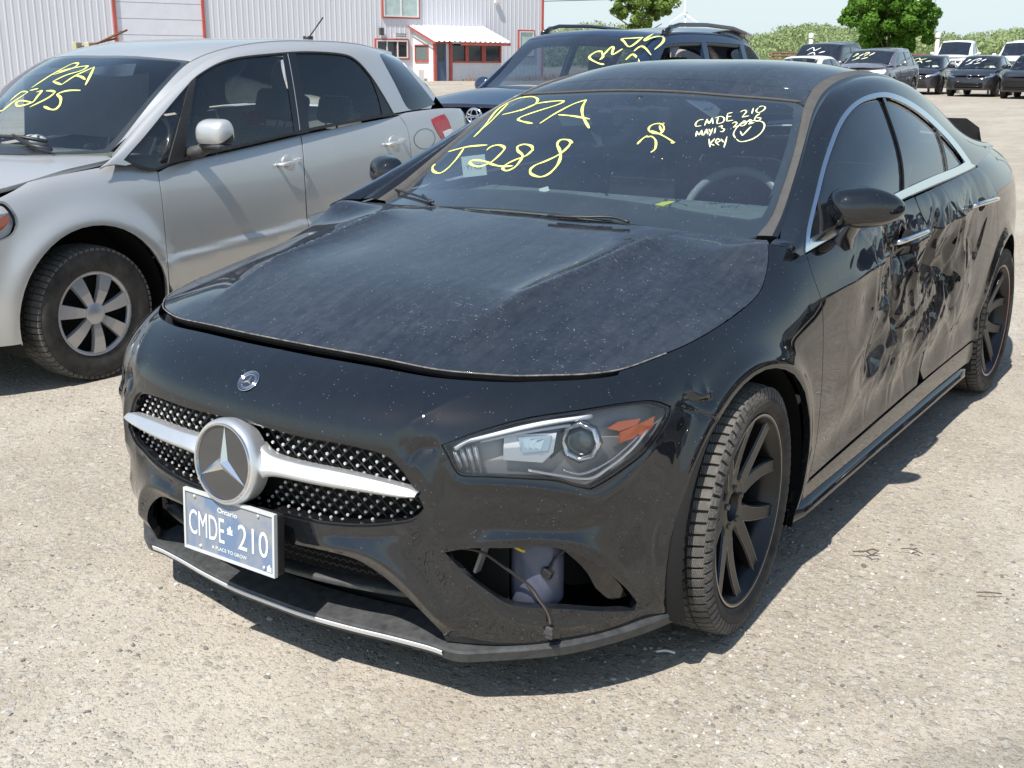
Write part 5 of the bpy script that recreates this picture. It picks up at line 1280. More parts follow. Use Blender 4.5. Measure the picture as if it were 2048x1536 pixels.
# ---- writing in yellow marker on the windshield
def wpx(pts): return [(750+x/2.2756, 120+y/2.2756) for x, y in pts]
ST = [[(450, 352), (490, 312), (530, 278), (605, 200)], [(455, 348), (500, 300), (560, 225), (640, 180), (710, 168), (740, 180), (725, 205), (660, 230), (580, 250)],
      [(660, 234), (730, 202), (800, 190), (857, 188), (830, 205), (720, 240), (662, 262), (655, 275), (690, 285), (718, 290)], [(750, 290), (820, 245), (900, 203), (962, 182)], [(962, 182), (945, 215), (946, 255), (975, 312)], [(835, 250), (900, 256), (978, 270)],
      [(335, 418), (420, 396), (512, 388)], [(408, 398), (372, 450), (330, 495), (295, 516), (267, 507), (263, 488), (275, 474)],
      [(508, 412), (530, 395), (565, 388), (590, 402), (570, 430), (530, 465), (480, 485), (445, 480), (432, 465), (450, 457), (500, 462), (540, 478), (580, 485), (628, 483)],
      [(720, 415), (712, 393), (680, 385), (650, 395), (652, 415), (672, 435), (660, 462), (635, 490), (600, 505), (582, 494), (600, 475), (640, 455), (690, 435), (720, 408)],
      [(900, 380), (880, 365), (845, 365), (830, 385), (840, 410), (845, 440), (830, 480), (790, 520), (750, 533), (712, 520), (708, 500), (730, 480), (780, 460), (840, 430), (880, 395), (893, 372)]]
mb = MB()
for s_ in ST: stroke(mb, TS, TS.path([wpx(s_)], 7), .0092, .0012)
mb.build('yellow_marking', M['marker_yellow'], wsh)
S2 = [[(1245, 325), (1250, 305), (1275, 292), (1305, 293), (1315, 312), (1300, 335), (1270, 335), (1245, 322)], [(1258, 322), (1310, 345), (1365, 378)], [(1295, 300), (1305, 330)], [(1193, 385), (1215, 362), (1240, 345)], [(1235, 352), (1260, 350), (1278, 370), (1275, 405), (1255, 422)], [(1305, 450), (1310, 451)], [(1311, 288), (1318, 290)], [(1350, 370), (1358, 380), (1348, 375)]]
mb = MB()
for s_ in S2: stroke(mb, TS, TS.path([wpx(s_)], 6), .0065, .0012)
mb.build('yellow_marking', M['marker_yellow'], wsh)
S3_ = [[(1495, 272), (1475, 275), (1460, 290), (1462, 303), (1485, 300)], [(1500, 300), (1512, 270)], [(1512, 270), (1520, 290), (1535, 265)], [(1535, 265), (1538, 292)], [(1562, 262), (1555, 290)], [(1550, 265), (1575, 258), (1590, 268), (1582, 285), (1556, 292)], [(1627, 240), (1605, 245)], [(1605, 245), (1600, 280)], [(1600, 280), (1630, 275)], [(1602, 260), (1622, 257)],
       [(1662, 238), (1680, 230), (1690, 237), (1670, 262)], [(1670, 262), (1702, 255)], [(1722, 220), (1715, 246)], [(1745, 218), (1735, 232), (1745, 241), (1768, 230), (1776, 216), (1760, 211), (1745, 218)],
       [(1460, 350), (1465, 325)], [(1465, 325), (1475, 342), (1487, 320)], [(1487, 320), (1490, 345)], [(1495, 345), (1510, 315)], [(1510, 315), (1515, 340)], [(1500, 333), (1514, 330)], [(1520, 315), (1526, 328)], [(1537, 312), (1522, 347)], [(1550, 310), (1545, 335)], [(1563, 306), (1580, 300), (1576, 311)], [(1576, 311), (1590, 316), (1582, 327), (1570, 326)], [(1619, 312), (1623, 312)],
       [(1625, 290), (1640, 283), (1646, 291), (1630, 308)], [(1630, 308), (1658, 300)], [(1670, 285), (1660, 298), (1675, 301), (1690, 287), (1682, 278), (1670, 285)], [(1695, 282), (1708, 272), (1713, 280), (1700, 294)], [(1700, 294), (1726, 285)], [(1752, 245), (1734, 258), (1728, 275), (1744, 279), (1756, 266), (1736, 264)],
       [(1520, 360), (1525, 398)], [(1547, 358), (1525, 382)], [(1525, 382), (1545, 390)], [(1552, 378), (1570, 370), (1560, 360), (1550, 375), (1566, 389)], [(1575, 360), (1586, 376)], [(1602, 350), (1588, 400)],
       [(1640, 357), (1632, 335), (1655, 300), (1700, 280), (1755, 280), (1773, 300), (1755, 335), (1715, 362), (1665, 373), (1640, 357)], [(1662, 325), (1672, 346)], [(1672, 346), (1712, 303)]]
mb = MB()
for s_ in S3_: stroke(mb, TS, TS.path([wpx(s_)], 5), .0042, .0012)
mb.build('pale_marking', M['marker_pale'], wsh)
# things lying on the dashboard
def slab(name, pxs, axis, val, mat, label, cat, th=.003, up_=(0, 0, 1)):
    P = [on(*q, axis, val) for q in pxs]; n = len(P); u_ = np.array(up_)*th; mb = MB()
    mb.add(P+[p+u_ for p in P], [tuple(range(n))[::-1], tuple(range(n, 2*n))]+[(i, (i+1) % n, (i+1) % n+n, i+n) for i in range(n)], smooth=False)
    o = recalc(mb.build(name, mat)); setp(o, label, cat); return o
slab('paper_tag', [(1078, 379), (1096, 374), (1099, 383), (1080, 388)], 2, .985, M['paper'], 'small cream paper tag on the dashboard behind the big yellow 8', 'tag')
slab('yellow_note', [(1310, 410), (1335, 403), (1350, 405), (1328, 413)], 2, .985, M['yellow_paper'], 'yellow scrap of paper on the dashboard below the scribble', 'paper')
def spare_plate():
    c = [on(922, 318, 1, .70), on(971, 312, 1, .70), on(973, 346, 1, .70), on(927, 351, 1, .70)]
    o_ = Vector(sum(c)/4); X_ = Vector(c[1]-c[0]+c[2]-c[3]).normalized(); Y_ = Vector(c[0]-c[3]+c[1]-c[2]); Y_ = (Y_-X_*Y_.dot(X_)).normalized(); Z_ = X_.cross(Y_); 
    if Z_.y > 0: Z_ = -Z_
    Mx = frame(o_, X_, Y_, Z_); 
    mb = MB(); mb.box(-.052, .052, -.036, .036, -.001, .001); o = tr_(mb, Mx).build('plate_card', M['paper']); setp(o, 'white number card standing on the passenger side of the dashboard', 'card')
    text_mesh('card_text', 'YT 430', .066, .018, Mx @ Matrix.Translation((0, -.004, .0015)), simple('ink_blue', (.05, .08, .16), .6), o)
spare_plate()
# ================================================================ other cars
def car_net(hw, yf, yr, fo, zs, top, ro=None, dyr=(.06, .015, 0, 0, .01, .03, .08, .20), xr=(.955, .975, .99, 1, 1, .985, .965, .925), fullness=1.0):
    """control net of a lower body. top(y): height of the upper edge; fo, ro: front and rear overhang lengths"""
    ro = ro or fo; fr = np.array([0, .12, .28, .45, .62, .78, .90, 1.0]); cols = []
    plan = [(0, 0), (.22, .004), (.5, .03), (.72, .09), (.87, .20), (.955, .36), (.985, .58)]
    zb = [zs+.02, zs]
    for i, (px, py) in enumerate(plan):
        k = max(0, 1-py*1.6); cols.append([(hw*px*(xr[j]+(1-xr[j])*k*.9), yf+fo*py+dyr[j]*(.25+.75*k), zs+(top(yf+fo*py+dyr[j]*k)-zs)*fr[j]) for j in range(8)]+[(hw*px*.86, yf+fo*py+dyr[7]*k+.14+.1*k, top(yf+fo*py+.3*k)+.03)])
    n = max(5, int((yr-yf-fo*.7-ro*.7)/.38)); ys = np.linspace(yf+fo*.80, yr-ro*.80, n)
    for y in ys: cols.append([(hw*xr[j], y, zs+(top(y)-zs)*fr[j]) for j in range(8)]+[(hw*.86, y, top(y)+.03)])
    for (px, py) in plan[::-1]:
        k = max(0, 1-py*1.6); cols.append([(hw*px*(xr[j]+(1-xr[j])*k), yr-ro*py*.75-dyr[j]*.35*k, zs+.03+(top(yr-ro*py*.75)-zs-.03)*fr[j]) for j in range(8)]+[(hw*px*.86, yr-ro*py*.75-.10, top(yr-ro*py)+.02)])
    return cols
def cp(o, *a, **k): return o
def pans(name, S_, outline, mat, parent, both=True, **kw):
    a = panel(name, S_, outline, mat, parent, **kw)
    if both: panel(name, S_, outline, mat, parent, mirror='flip', **kw)
    return a
def simple_wheel(parent, loc, R_, rim, w, style, out=1, hub=M['hubcap_silver'], name='wheel', n=7, fine=False, steer=0):
    e_ = bpy.data.objects.new(name, None); C.collection.objects.link(e_); e_.parent = parent; rl = parent.location if parent.get('_w') else Vector((0, 0, 0))
    e_.location = Vector(loc)-rl; e_.rotation_euler = (0, 0, (0 if out > 0 else PI)+steer); e_.empty_display_size = .1
    h_ = w/2; sg = 48 if fine else 28
    mb = MB(); prof = [(-h_*.8, rim), (-h_*1.03, (rim+R_)/2), (-h_*.9, R_-.012), (-h_*.5, R_-.001), (h_*.5, R_-.001), (h_*.9, R_-.012), (h_*1.03, (rim+R_)/2), (h_*.93, rim+.004), (h_*.8, rim-.004)]
    mb.lathe(spline(prof, 3) if fine else prof, sg, 'X'); recalc(mb.build('tyre', M['tyre_rubber'], e_))
    mb = MB(); mb.lathe([(h_*.55, rim), (h_*.2, rim*.97), (h_*.1, .0)], sg, 'X'); rb = recalc(mb.build('rim', M['dark_void'] if style == 'cap' else M['cabin_dark'], e_))
    mb = MB(); xo = h_*.86
    mb.lathe([(xo-.01, rim+.002), (xo, rim-.001), (xo-.006, rim*.90), (xo-.02, rim*.895)], sg, 'X')
    mb.lathe([(xo-.004, rim*.26), (xo+.006, rim*.20), (xo+.008, .001)], 20, 'X')
    for k in range(n):
        a = 2*PI*k/n+.25; g = []
        for t_ in np.linspace(0, 1, 5):
            r_ = rim*(.16+.76*t_); ww = (rim*.085+rim*.10*t_) if style == 'cap' else rim*(.075+.02*t_); rd = np.array([0, math.cos(a), math.sin(a)]); tn = np.array([0, -math.sin(a), math.cos(a)])
            xx = xo-.004+.010*math.sin(PI*t_)*(1 if style == 'cap' else -1); c_ = rd*r_+np.array([xx, 0, 0])
            g.append([c_-tn*ww-[.02, 0, 0], c_-tn*ww*.92, c_, c_+tn*ww*.92, c_+tn*ww-[.02, 0, 0]])
        mb.grid(np.array(g), smooth=False)
    recalc(mb.build('hubcap' if style == 'cap' else 'spokes', hub, e_))
    return e_
# ---------------------------------------------------------------- silver hatchback on the left
MX = -3.3775
SXR = empty('hatchback_car', (MX, 1.8, 0), label='silver hatchback on the left with yellow writing on its windshield', cat='car'); SXR['_w'] = 1
def lerp(y, pts): return float(np.interp(y, [p[0] for p in pts], [p[1] for p in pts]))
sx_top = lambda y: lerp(y, [(-.3, .80), (-.1, .845), (.1, .885), (.4, .925), (.7, .952), (1.0, .965), (1.5, 1.0), (2.0, 1.06), (2.7, 1.135), (3.2, 1.165), (3.85, 1.12)])
def sx_mod(P):
    P = P.copy(); x, y, z = P.T
    for wy in (.545, 3.045):
        r_ = np.hypot(y-wy, z-.325); P[:, 0] += (x-MX > .5)*(.030*np.exp(-((r_-.40)/.07)**2)*(z > .1))
    s_ = np.clip((y-.86)/.15, 0, 1)*np.clip((2.75-y)/.3, 0, 1)*(x-MX > .5)
    zc = .505+.082*(y-.95); P[:, 0] += s_*.014/(1+np.exp(np.clip((z-zc)/.006, -30, 30)))
    P[:, 0] -= s_*.03*np.clip((zc-z-.05)/.25, 0, 1)
    return P
XS = Surf(car_net(.872, -.285, 3.70, .80, .22, sx_top, .95), sx_mod, nu=360, nv=90)
xB = [(.845, .62, .945), (.838, .85, .958), (.838, 1.25, .985), (.838, 1.6, 1.01), (.838, 2.0, 1.045), (.835, 2.4, 1.08), (.825, 2.75, 1.11), (.785, 3.05, 1.135), (.68, 3.40, 1.12)]
xQ = [(.835, .66, .96), (.818, .90, 1.06), (.802, 1.28, 1.16), (.795, 1.6, 1.20), (.79, 2.0, 1.23), (.787, 2.4, 1.25), (.78, 2.72, 1.26), (.75, 3.0, 1.26), (.65, 3.34, 1.22)]
xG = [(.815, .71, .975), (.775, .97, 1.135), (.735, 1.33, 1.335), (.715, 1.65, 1.425), (.705, 2.0, 1.455), (.702, 2.4, 1.458), (.70, 2.70, 1.44), (.665, 2.92, 1.40), (.58, 3.22, 1.35)]
xM = [(.785, .76, .99), (.745, 1.0, 1.175), (.695, 1.36, 1.40), (.67, 1.68, 1.48), (.66, 2.0, 1.51), (.657, 2.4, 1.515), (.65, 2.68, 1.505), (.61, 2.88, 1.475), (.53, 3.16, 1.43)]
xE = [(.73, .80, 1.0), (.70, 1.02, 1.165), (.645, 1.38, 1.405), (.612, 1.70, 1.49), (.60, 2.0, 1.522), (.597, 2.4, 1.528), (.585, 2.68, 1.518), (.555, 2.86, 1.498), (.47, 3.12, 1.462)]
xA = [(p[0]+.01, p[1], p[2]-.05) for p in xB]
XU = Surf([[a, b, c_, d, e, f] for a, b, c_, d, e, f in zip(xA, xB, xQ, xG, xM, xE)], None, nu=240, nv=60)
if XU.nrm(np.array([.5]), np.array([.4]))[0][0] < 0: XU.flip = -1
xtop = [(0, .40, .985), (0, .75, 1.165), (0, 1.05, 1.325), (0, 1.35, 1.45), (0, 1.6, 1.508), (0, 2.0, 1.54), (0, 2.5, 1.543), (0, 2.9, 1.528), (0, 3.25, 1.49), (.35, .45, .98), (.35, 1.2, 1.38), (.35, 2.0, 1.534), (.35, 2.9, 1.52)]+[p for p in xE[:8]]+[(.4, 3.2, 1.47)]
XT = RSurf(xtop, (-.80, .80, .35, 3.5), None, 100, 160)
sp_ = M['silver_paint']; K2 = SXR
# windows
wo = XU.path([[(247, 320), (268, 296), (290, 271), (330, 222), (381, 163), (405, 143), (440, 124), (480, 113), (547, 106), (610, 102), (680, 106), (712, 118), (742, 150), (768, 190), (790, 229)], [(790, 229), (700, 246), (600, 266), (489, 292), (400, 312), (345, 327)], [(345, 327), (310, 341), (275, 333), (247, 320)]], 5)
qo = XU.path([[(760, 108), (782, 107), (800, 118), (838, 165), (871, 208)], [(871, 208), (850, 216), (826, 221)], [(826, 221), (812, 212), (790, 168), (760, 112)]], 5)
wr_ = shrink(XU, wo, .012)
fo_ = np.vstack([[(0, .28)], [(0, .99)], [(u_, .985) for u_ in np.linspace(.03, .97, 40)], [(.995, .97), (.995, .30)], [(u_, .17) for u_ in np.linspace(.96, .04, 30)]])
fo_[-30:, 1] = .13
pans('cabin_frame', XU, fo_, sp_, K2, holes=[wo, qo], h=.03, gap=0, flange=.01)
pans('window_seal', XU, wo, M['black_plastic'], K2, holes=[wr_], h=.02, gap=0, flange=.01, out=-.002)
pans('side_window', XU, wr_, M['silver_car_glass'], K2, h=.05, gap=-.003, flange=0, out=-.010)
pans('quarter_window', XU, qo, M['tinted_glass'], K2, h=.05, gap=.001, flange=.003, out=-.002)
def barx(S_, p0, p1, w0, w1):
    a_, b_ = S_.px(*p0), S_.px(*p1); n_ = 8
    return np.array([a_+(b_-a_)*t+np.array([-(w0+(w1-w0)*t)/2/S_.Lu, 0]) for t in np.linspace(0, 1, n_)]+[a_+(b_-a_)*t+np.array([(w0+(w1-w0)*t)/2/S_.Lu, 0]) for t in np.linspace(1, 0, n_)])
pans('window_pillar', XU, barx(XU, (578, 104), (606, 266), .12, .125), M['black_gloss'], K2, h=.04, gap=0, flange=.004, out=-.004)
pans('pillar_joint', XU, barx(XU, (575, 104), (601, 266), .006, .006), sp_, K2, h=.03, gap=0, flange=0, out=-.0025)
pans('window_divider', XU, barx(XU, (386, 158), (352, 324), .05, .075), M['black_plastic'], K2, h=.04, gap=0, flange=.01, out=.0)
tri_ = XU.path([[(742, 150), (768, 190), (790, 229)], [(790, 229), (768, 234)], [(768, 234), (757, 190), (742, 152)]], 4)
pans('window_panel', XU, tri_, M['black_gloss'], K2, h=.04, gap=0, flange=.004, out=-.004)
# windshield and roof
whalf = np.vstack([xy2uv(XT, np.array([(0, .42), (.35, .50), (.705, .80)])), xy2uv(XT, np.array([(.70, .88), (.678, 1.04), (.652, 1.22), (.625, 1.37)])), xy2uv(XT, np.array([(.60, 1.385), (.35, 1.33), (0, 1.32)]))])
wx = panel('windshield', XT, sym(XT, whalf), M['silver_car_glass'], K2, h=.05, gap=.002, flange=0)
innr = np.array([XT.uvxy((u_-.5)*1.6*.95, .35+v_*3.15+(.07 if v_ < .09 else -.02 if v_ > .3 else 0)) for u_, v_ in sym(XT, whalf)])
panel('windshield_border', XT, sym(XT, whalf), M['frit_glass'], K2, holes=[innr], h=.05, gap=.001, flange=0, out=-.004)
rh = np.vstack([xy2uv(XT, np.array([(0, 1.32), (.35, 1.33), (.60, 1.385), (.622, 1.40)])), xy2uv(XT, np.array([(.604, 1.70), (.592, 2.0), (.589, 2.4), (.578, 2.68), (.548, 2.86), (.47, 3.12)])), xy2uv(XT, np.array([(.35, 3.2), (0, 3.25)]))])
panel('roof', XT, sym(XT, rh), sp_, K2, h=.05, gap=.003, flange=.01, out=.003)
# painted pillar skin between windshield / roof and the side frame
pa_ = rs(XT.ev(*np.vstack([xy2uv(XT, np.array([(.705, .80), (.70, .88), (.678, 1.04), (.652, 1.22), (.625, 1.37)])), xy2uv(XT, np.array([(.622, 1.40), (.604, 1.70), (.592, 2.0), (.589, 2.4), (.578, 2.68), (.548, 2.86), (.47, 3.12)]))]).T), 60)
pb_ = rs(XU.ev(np.linspace(.03, .99, 80), np.full(80, .97)), 60)
for sg in (1, -1):
    mb = MB(); g = np.array([[a_+(b_-a_)*t_+np.array([0, 0, -.003+.002*math.sin(PI*t_)]) for t_ in np.linspace(-.1, 1, 5)] for a_, b_ in zip(pa_, pb_)])
    if sg < 0: g[..., 0] = 2*MX-g[..., 0]
    mb.grid(g, flip=sg < 0); recalc(mb.build('pillar_skin', sp_, K2))
# tailgate
mb = MB(); mb.grid(np.array([[(MX+x*.47, 3.10+.14*(1-x*x), 1.46+.02*(1-x*x)), (MX+x*.60, 3.30+.18*(1-x*x), 1.28), (MX+x*.68, 3.42+.18*(1-x*x), 1.10), (MX+x*.70, 3.46+.2*(1-x*x), .95)] for x in np.linspace(-1, 1, 13)])); recalc(mb.build('tailgate', M['silver_car_glass'], K2))
# hood
hd = RSurf([(0, -.18, .835), (0, .0, .90), (0, .25, .962), (0, .44, .995), (.4, -.12, .825), (.4, .2, .945), (.4, .48, .985), (.70, .05, .855), (.74, .30, .905), (.76, .52, .95), (.76, .62, .962), (.75, .80, .985)], (-.85, .85, -.3, .95), None, 60, 60)
hh = np.vstack([xy2uv(hd, np.array([(0, -.20), (.35, -.17), (.60, -.06), (.71, .06)])), xy2uv(hd, np.array([(.745, .25), (.768, .45), (.768, .62), (.765, .78)])), xy2uv(hd, np.array([(.70, .79), (.35, .53), (0, .45)]))])
panel('hood', hd, sym(hd, hh), sp_, K2, h=.04, gap=.002, flange=.02, out=.004)
# lower body
xg1 = XS.path([[(315, 343), (320, 372), (325, 410), (333, 500), (338, 568)]], 5)
xg2 = XS.path([[(601, 268), (606, 300), (610, 360), (614, 435)], ('xyz', [(MX+.86, 1.905, .50), (MX+.855, 1.92, .38), (MX+.85, 1.93, .335)])], 5)
xg3 = XS.path([[(797, 229), (813, 252), (820, 280), (823, 310)], ('xyz', [(MX+.87, 2.80, .78), (MX+.87, 2.77, .66)])], 5)
xarch = lambda wy, r_, a0, a1: np.array([XS.near((MX+.90, wy+r_*math.cos(a), .325+r_*math.sin(a))) for a in np.linspace(a0, a1, 26)])
XF = xarch(.545, .385, PI+.35, -.2); XR_ = xarch(3.045, .385, PI+.2, -.3)
low = lambda y0, y1, z=.335: np.array([XS.near((MX+.85, y, z)) for y in np.linspace(y0, y1, 14)])
vt2 = lambda y0, y1, n=16: np.array([(XS.near((MX+.86, y, sx_top(y)))[0], .925) for y in np.linspace(y0, y1, n)])
XHL = XS.path([[(-95, 425), (-50, 402), (0, 402), (18, 410), (33, 432), (36, 448)], [(36, 448), (28, 466), (8, 478), (-40, 492), (-90, 480)], [(-90, 480), (-105, 450), (-95, 425)]], 5)
front_top = np.array([(u_, .90) for u_ in np.linspace(0, XS.near((MX+.80, .2, .90))[0], 20)])
ft = np.vstack([front_top, np.array([(XS.near((MX+.84, y, .93))[0], .955) for y in np.linspace(.3, .85, 10)])])
fender_o = np.vstack([ft, xg1, [(xg1[-1][0]+.001, .06)], [(xg1[-1][0], .012)], [(u_, .012) for u_ in np.linspace(xg1[-1][0]-.004, XF[-1][0]+.004, 4)], XF[::-1], [(u_, .012) for u_ in np.linspace(XF[0][0]-.004, 0, 12)]])
panel('front_body', XS, fender_o, sp_, K2, holes=[XHL], h=.03, gap=.001, flange=.02, mirror='both', keepx0=True)
d1o = np.vstack([XS.path([[(318, 343), (345, 330), (400, 316), (489, 296), (600, 270)]], 5), xg2, low(1.90, .97)[:], xg1[::-1]])
pans('front_door', XS, d1o, sp_, K2, h=.028, gap=.003, flange=.02)
i_ = min(range(len(XR_)), key=lambda i: np.linalg.norm((XR_[i]-xg3[-1])*[XS.Lu, XS.Lv]))
d2o = np.vstack([XS.path([[(603, 269), (700, 250), (795, 232)]], 5), xg3, XR_[1:i_][::-1], low(2.64, 1.97), xg2[::-1]])
pans('rear_door', XS, d2o, sp_, K2, h=.028, gap=.003, flange=.02)
XTL = XS.path([[(862, 239), (876, 232), (888, 228)], [(888, 228), (897, 242), (904, 262)], [(904, 262), (890, 277), (883, 279)], [(883, 279), (874, 265), (865, 248), (862, 239)]], 4)
qpo = np.vstack([[(XS.near((MX+.84, 2.68, 1.10))[0], .93)], [(u_, .93) for u_ in np.linspace(XS.near((MX+.84, 2.75, 1.10))[0], 1, 24)], [(1, .4)], [(1, .012)], [(u_, .012) for u_ in np.linspace(.98, XR_[-1][0]+.004, 12)], XR_[i_:][::-1], xg3[::-1]])
panel('rear_body', XS, qpo, sp_, K2, holes=[XTL], h=.04, gap=.002, flange=.02, mirror='both', keepx0=True)
sills = np.vstack([low(.99, 2.62, .325), [(XR_[0][0]-.002, .012)], [(u_, .012) for u_ in np.linspace(XR_[0][0]-.01, XF[-1][0]+.03, 10)]])
pans('sill', XS, sills, sp_, K2, h=.04, gap=.002, flange=.02)
pans('tail_lamp', XS, XTL, M['red_lens'], K2, h=.03, gap=.001, flange=.01, out=.003)
rvl = XS.path([[(885, 264), (901, 258), (903, 264), (890, 276)]], 3); pans('reverse_lens', XS, rvl, M['white_lens'], K2, h=.02, gap=0, flange=.003, out=.005)
hlx = panel('headlight', XS, XHL, M['lamp_grey'], K2, h=.04, gap=0, flange=0, out=-.05)
panel('headlight_lens', XS, XHL, M['clear_lens'], hlx, h=.03, gap=.001, flange=.006, out=.001)
amb = XS.path([[(-30, 455), (5, 434), (20, 431), (22, 440), (8, 458), (-25, 480)]], 4); panel('turn_signal', XS, amb, M['amber'], hlx, h=.03, gap=0, flange=.01, out=-.015)
panel('headlight', XS, XHL, M['white_lens'], K2, h=.04, gap=0, flange=.01, out=-.002, mirror='flip')
fd_ = XS.px(850, 277); fuel = np.array([(fd_[0]+.082/XS.Lu*math.cos(a), fd_[1]+.075/XS.Lv*math.sin(a)) for a in np.linspace(0, 2*PI, 28)[:-1]])
panel('fuel_door', XS, fuel, M['black_plastic'], K2, holes=[shrink(XS, fuel, .0035)], h=.01, gap=0, flange=0, out=.0008)
# handles
for q in ((575, 325), (787, 285)):
    for sg in (1, -1):
        uv = XS.px(*q); P = XS.ev([uv[0]], [uv[1]])[0]; fl = lambda p: (p[0] if sg > 0 else 2*MX-p[0], p[1], p[2])
        mb = MB(); sphere(mb, fl(P+[.0, 0, 0]), .042, (.22, 1, 1)); pl_ = mb.build('handle_plate', sp_, K2)
        mb = MB(); mb.tube([fl(P+np.array([.0, -.075, -.008])), fl(P+np.array([.030, -.07, -.006])), fl(P+np.array([.036, 0, .002])), fl(P+np.array([.030, .07, .010])), fl(P+np.array([0, .078, .012]))], .013, 8, ry=.010); mb.build('door_handle', M['satin_metal'], pl_)
# mirrors
def sx_mirror(sg):
    c = Vector(on(435, 268, 0, -2.40)); fl = lambda p: Vector((p[0] if sg > 0 else 2*MX-p[0], p[1], p[2]))
    mb = MB(); vs = []; A = [math.sin(t_) for t_ in np.linspace(-PI/2, PI/2, 18)]; g = []
    for a in A:
        k = (1-abs(a)**5)**.45; row = []
        for t_ in np.linspace(-.55, PI+.55, 22):
            ct, st_ = math.cos(t_), math.sin(t_); row.append(fl(c+Vector((a*.088, -ct*.075*k*(1 if ct > 0 else .4)+a*.015, math.copysign(abs(st_)**.75, st_)*.072*k))))
        g.append(row)
    mb.grid(np.array([[tuple(p) for p in r_] for r_ in g])); o = recalc(mb.build('side_mirror', sp_, K2))
    mb = MB(); mb.box(-.075, .075, -.06, .03, -.066, -.045, M=Matrix.Translation(fl(c)), ch=.01); mb.tube([fl(c+Vector((-.05, 0, -.05))), fl(c+Vector((-.11, -.02, -.085))), fl(c+Vector((-.17, -.05, -.10)))], .032, 8); mb.build('mirror_foot', M['grey_plastic'], o)
for sg in (1, -1): sx_mirror(sg)
# wheels
for y in (.545, 3.045):
    for sg in (1, -1):
        wl = simple_wheel(K2, (MX+sg*(.785), y-.01, .308), .308, .198, .195, 'cap', out=sg, fine=True, name='front_wheel' if y < 1 else 'rear_wheel')
        if sg > 0 and y < 1:
            mb = MB()
            for k in range(64):
                for (x0, x1) in ((-.95, -.5), (-.4, -.05), (.05, .4), (.5, .98)):
                    a0 = 2*PI*(k+(.5 if x0 > 0 else 0))/64; a1 = a0+2*PI/64*.75; h_ = .0975; vs = []
                    for x in (x0*h_, x1*h_):
                        rr = .3095-.010*max(0, (abs(x)/h_-.6)/.4)**2
                        for a in (a0, a1):
                            for q in (0, .012): vs.append((x, (rr-q)*math.cos(a), (rr-q)*math.sin(a)))
                    mb.add(vs, [(0, 2, 6, 4), (0, 1, 3, 2), (4, 6, 7, 5), (0, 4, 5, 1), (2, 3, 7, 6)], smooth=False)
            mb.build('tread_pattern', M['tread_rubber'], wl.children[0])
        mb = MB(); mb.lathe([(-.02, .385), (-.04, .40), (-.30, .40)], 36, 'X', (MX+.875, y, .325), -.4, PI+.4)
        vs = [(MX+.58, y+.40*math.cos(a), .325+.40*math.sin(a)) for a in np.linspace(-.4, PI+.4, 24)]; mb.add(vs, [tuple(range(len(vs)))])
        if sg < 0: mb.v = [(2*MX-v[0], v[1], v[2]) for v in mb.v]
        mb.build('wheel_arch_liner', M['dark_void'], K2)
mb = MB(); mb.box(MX-.56, MX+.56, -.05, 3.6, .20, .34); mb.box(MX-.82, MX+.82, .96, 2.6, .22, .50); mb.box(MX-.70, MX+.70, 3.3, 3.7, .3, .9); mb.box(MX-.5, MX+.5, .0, .9, .3, .78); mb.build('underbody', M['dark_void'], K2)
# cabin
mb = MB(); mb.grid([[(MX+x, .52, .95), (MX+x, .8, .985), (MX+x, 1.02, .985), (MX+x, 1.08, .94), (MX+x, 1.10, .6)] for x in np.linspace(-.72, .72, 9)]); recalc(mb.build('dashboard', M['cabin_grey'], K2))
mb = MB(); Ms = Matrix.Translation((MX+.36, 1.27, .99)) @ Matrix.Rotation(math.radians(-30), 4, 'X'); mb.tube([Ms @ Vector((.18*math.cos(t_), 0, .18*math.sin(t_))) for t_ in np.linspace(0, 2*PI, 33)], .015, 8, caps=False); mb.box(-.08, .08, -.01, .03, -.06, .06, M=Ms, ch=.01); mb.box(-.17, .17, 0, .015, -.015, .015, M=Ms); mb.build('steering_wheel', M['black_gloss'], K2)
for sx in (-.36, .36): seat(MX+sx, 2.02, K2, M['seat_cloth'], w=.24, top=1.10)
for sx in (-.38, 0, .38): seat(MX+sx, 2.92, K2, M['seat_cloth'], w=.19, top=1.03)
mb = MB(); mb.grid([[(MX-.74+.02*math.sin(7*y)+.06*t_, y, .98+.36*t_+.015*math.sin(9*y)) for t_ in np.linspace(0, 1, 8)] for y in np.linspace(1.3, 2.15, 20)]); mb.build('curtain_airbag', M['airbag'], K2)
mb = MB(); sphere(mb, (MX-.10, .95, 1.02), .07, (1.2, .8, .45)); mb.build('burst_airbag', M['airbag'], K2)
for k in range(2):
    mb = MB(); a_ = on(154, 240+20*k, 2, 1.0); b_ = on(202, 230+20*k, 2, 1.0); mb.tube([a_, b_], .006, 6); mb.build('dash_strip', M['white_lens'], K2)
mb = MB(); mb.tube([XT.ev(*[[k] for k in XT.px(616, 79)])[0]+np.array([0, 0, 0]), XT.ev(*[[k] for k in XT.px(616, 79)])[0]+np.array([.0, 0, .02])], .03, 12)
pa = XT.ev(*[[k] for k in XT.px(617, 80)])[0]; d_ = CAM*0; dist_ = (pa-CAM)@cam_d; mb.tube([pa+[0, 0, .01], at(646, 35, dist_+.05)], .004, 6); mb.build('roof_antenna', M['black_plastic'], K2)
def wiper2(pxs):
    P = [XT.ev(*[[k] for k in XT.px(*q)])[0]+np.array([0, -.01, .02]) for q in pxs]; mb = MB(); mb.tube(P, .010, 6); mb.build('wiper', M['black_plastic'], K2)
wiper2([(-60, 285), (0, 281), (50, 283), (98, 291)]); wiper2([(30, 280), (70, 300), (108, 308)])
def w5(pts): return [(x/5.851, y/5.851) for x, y in pts]
mb = MB()
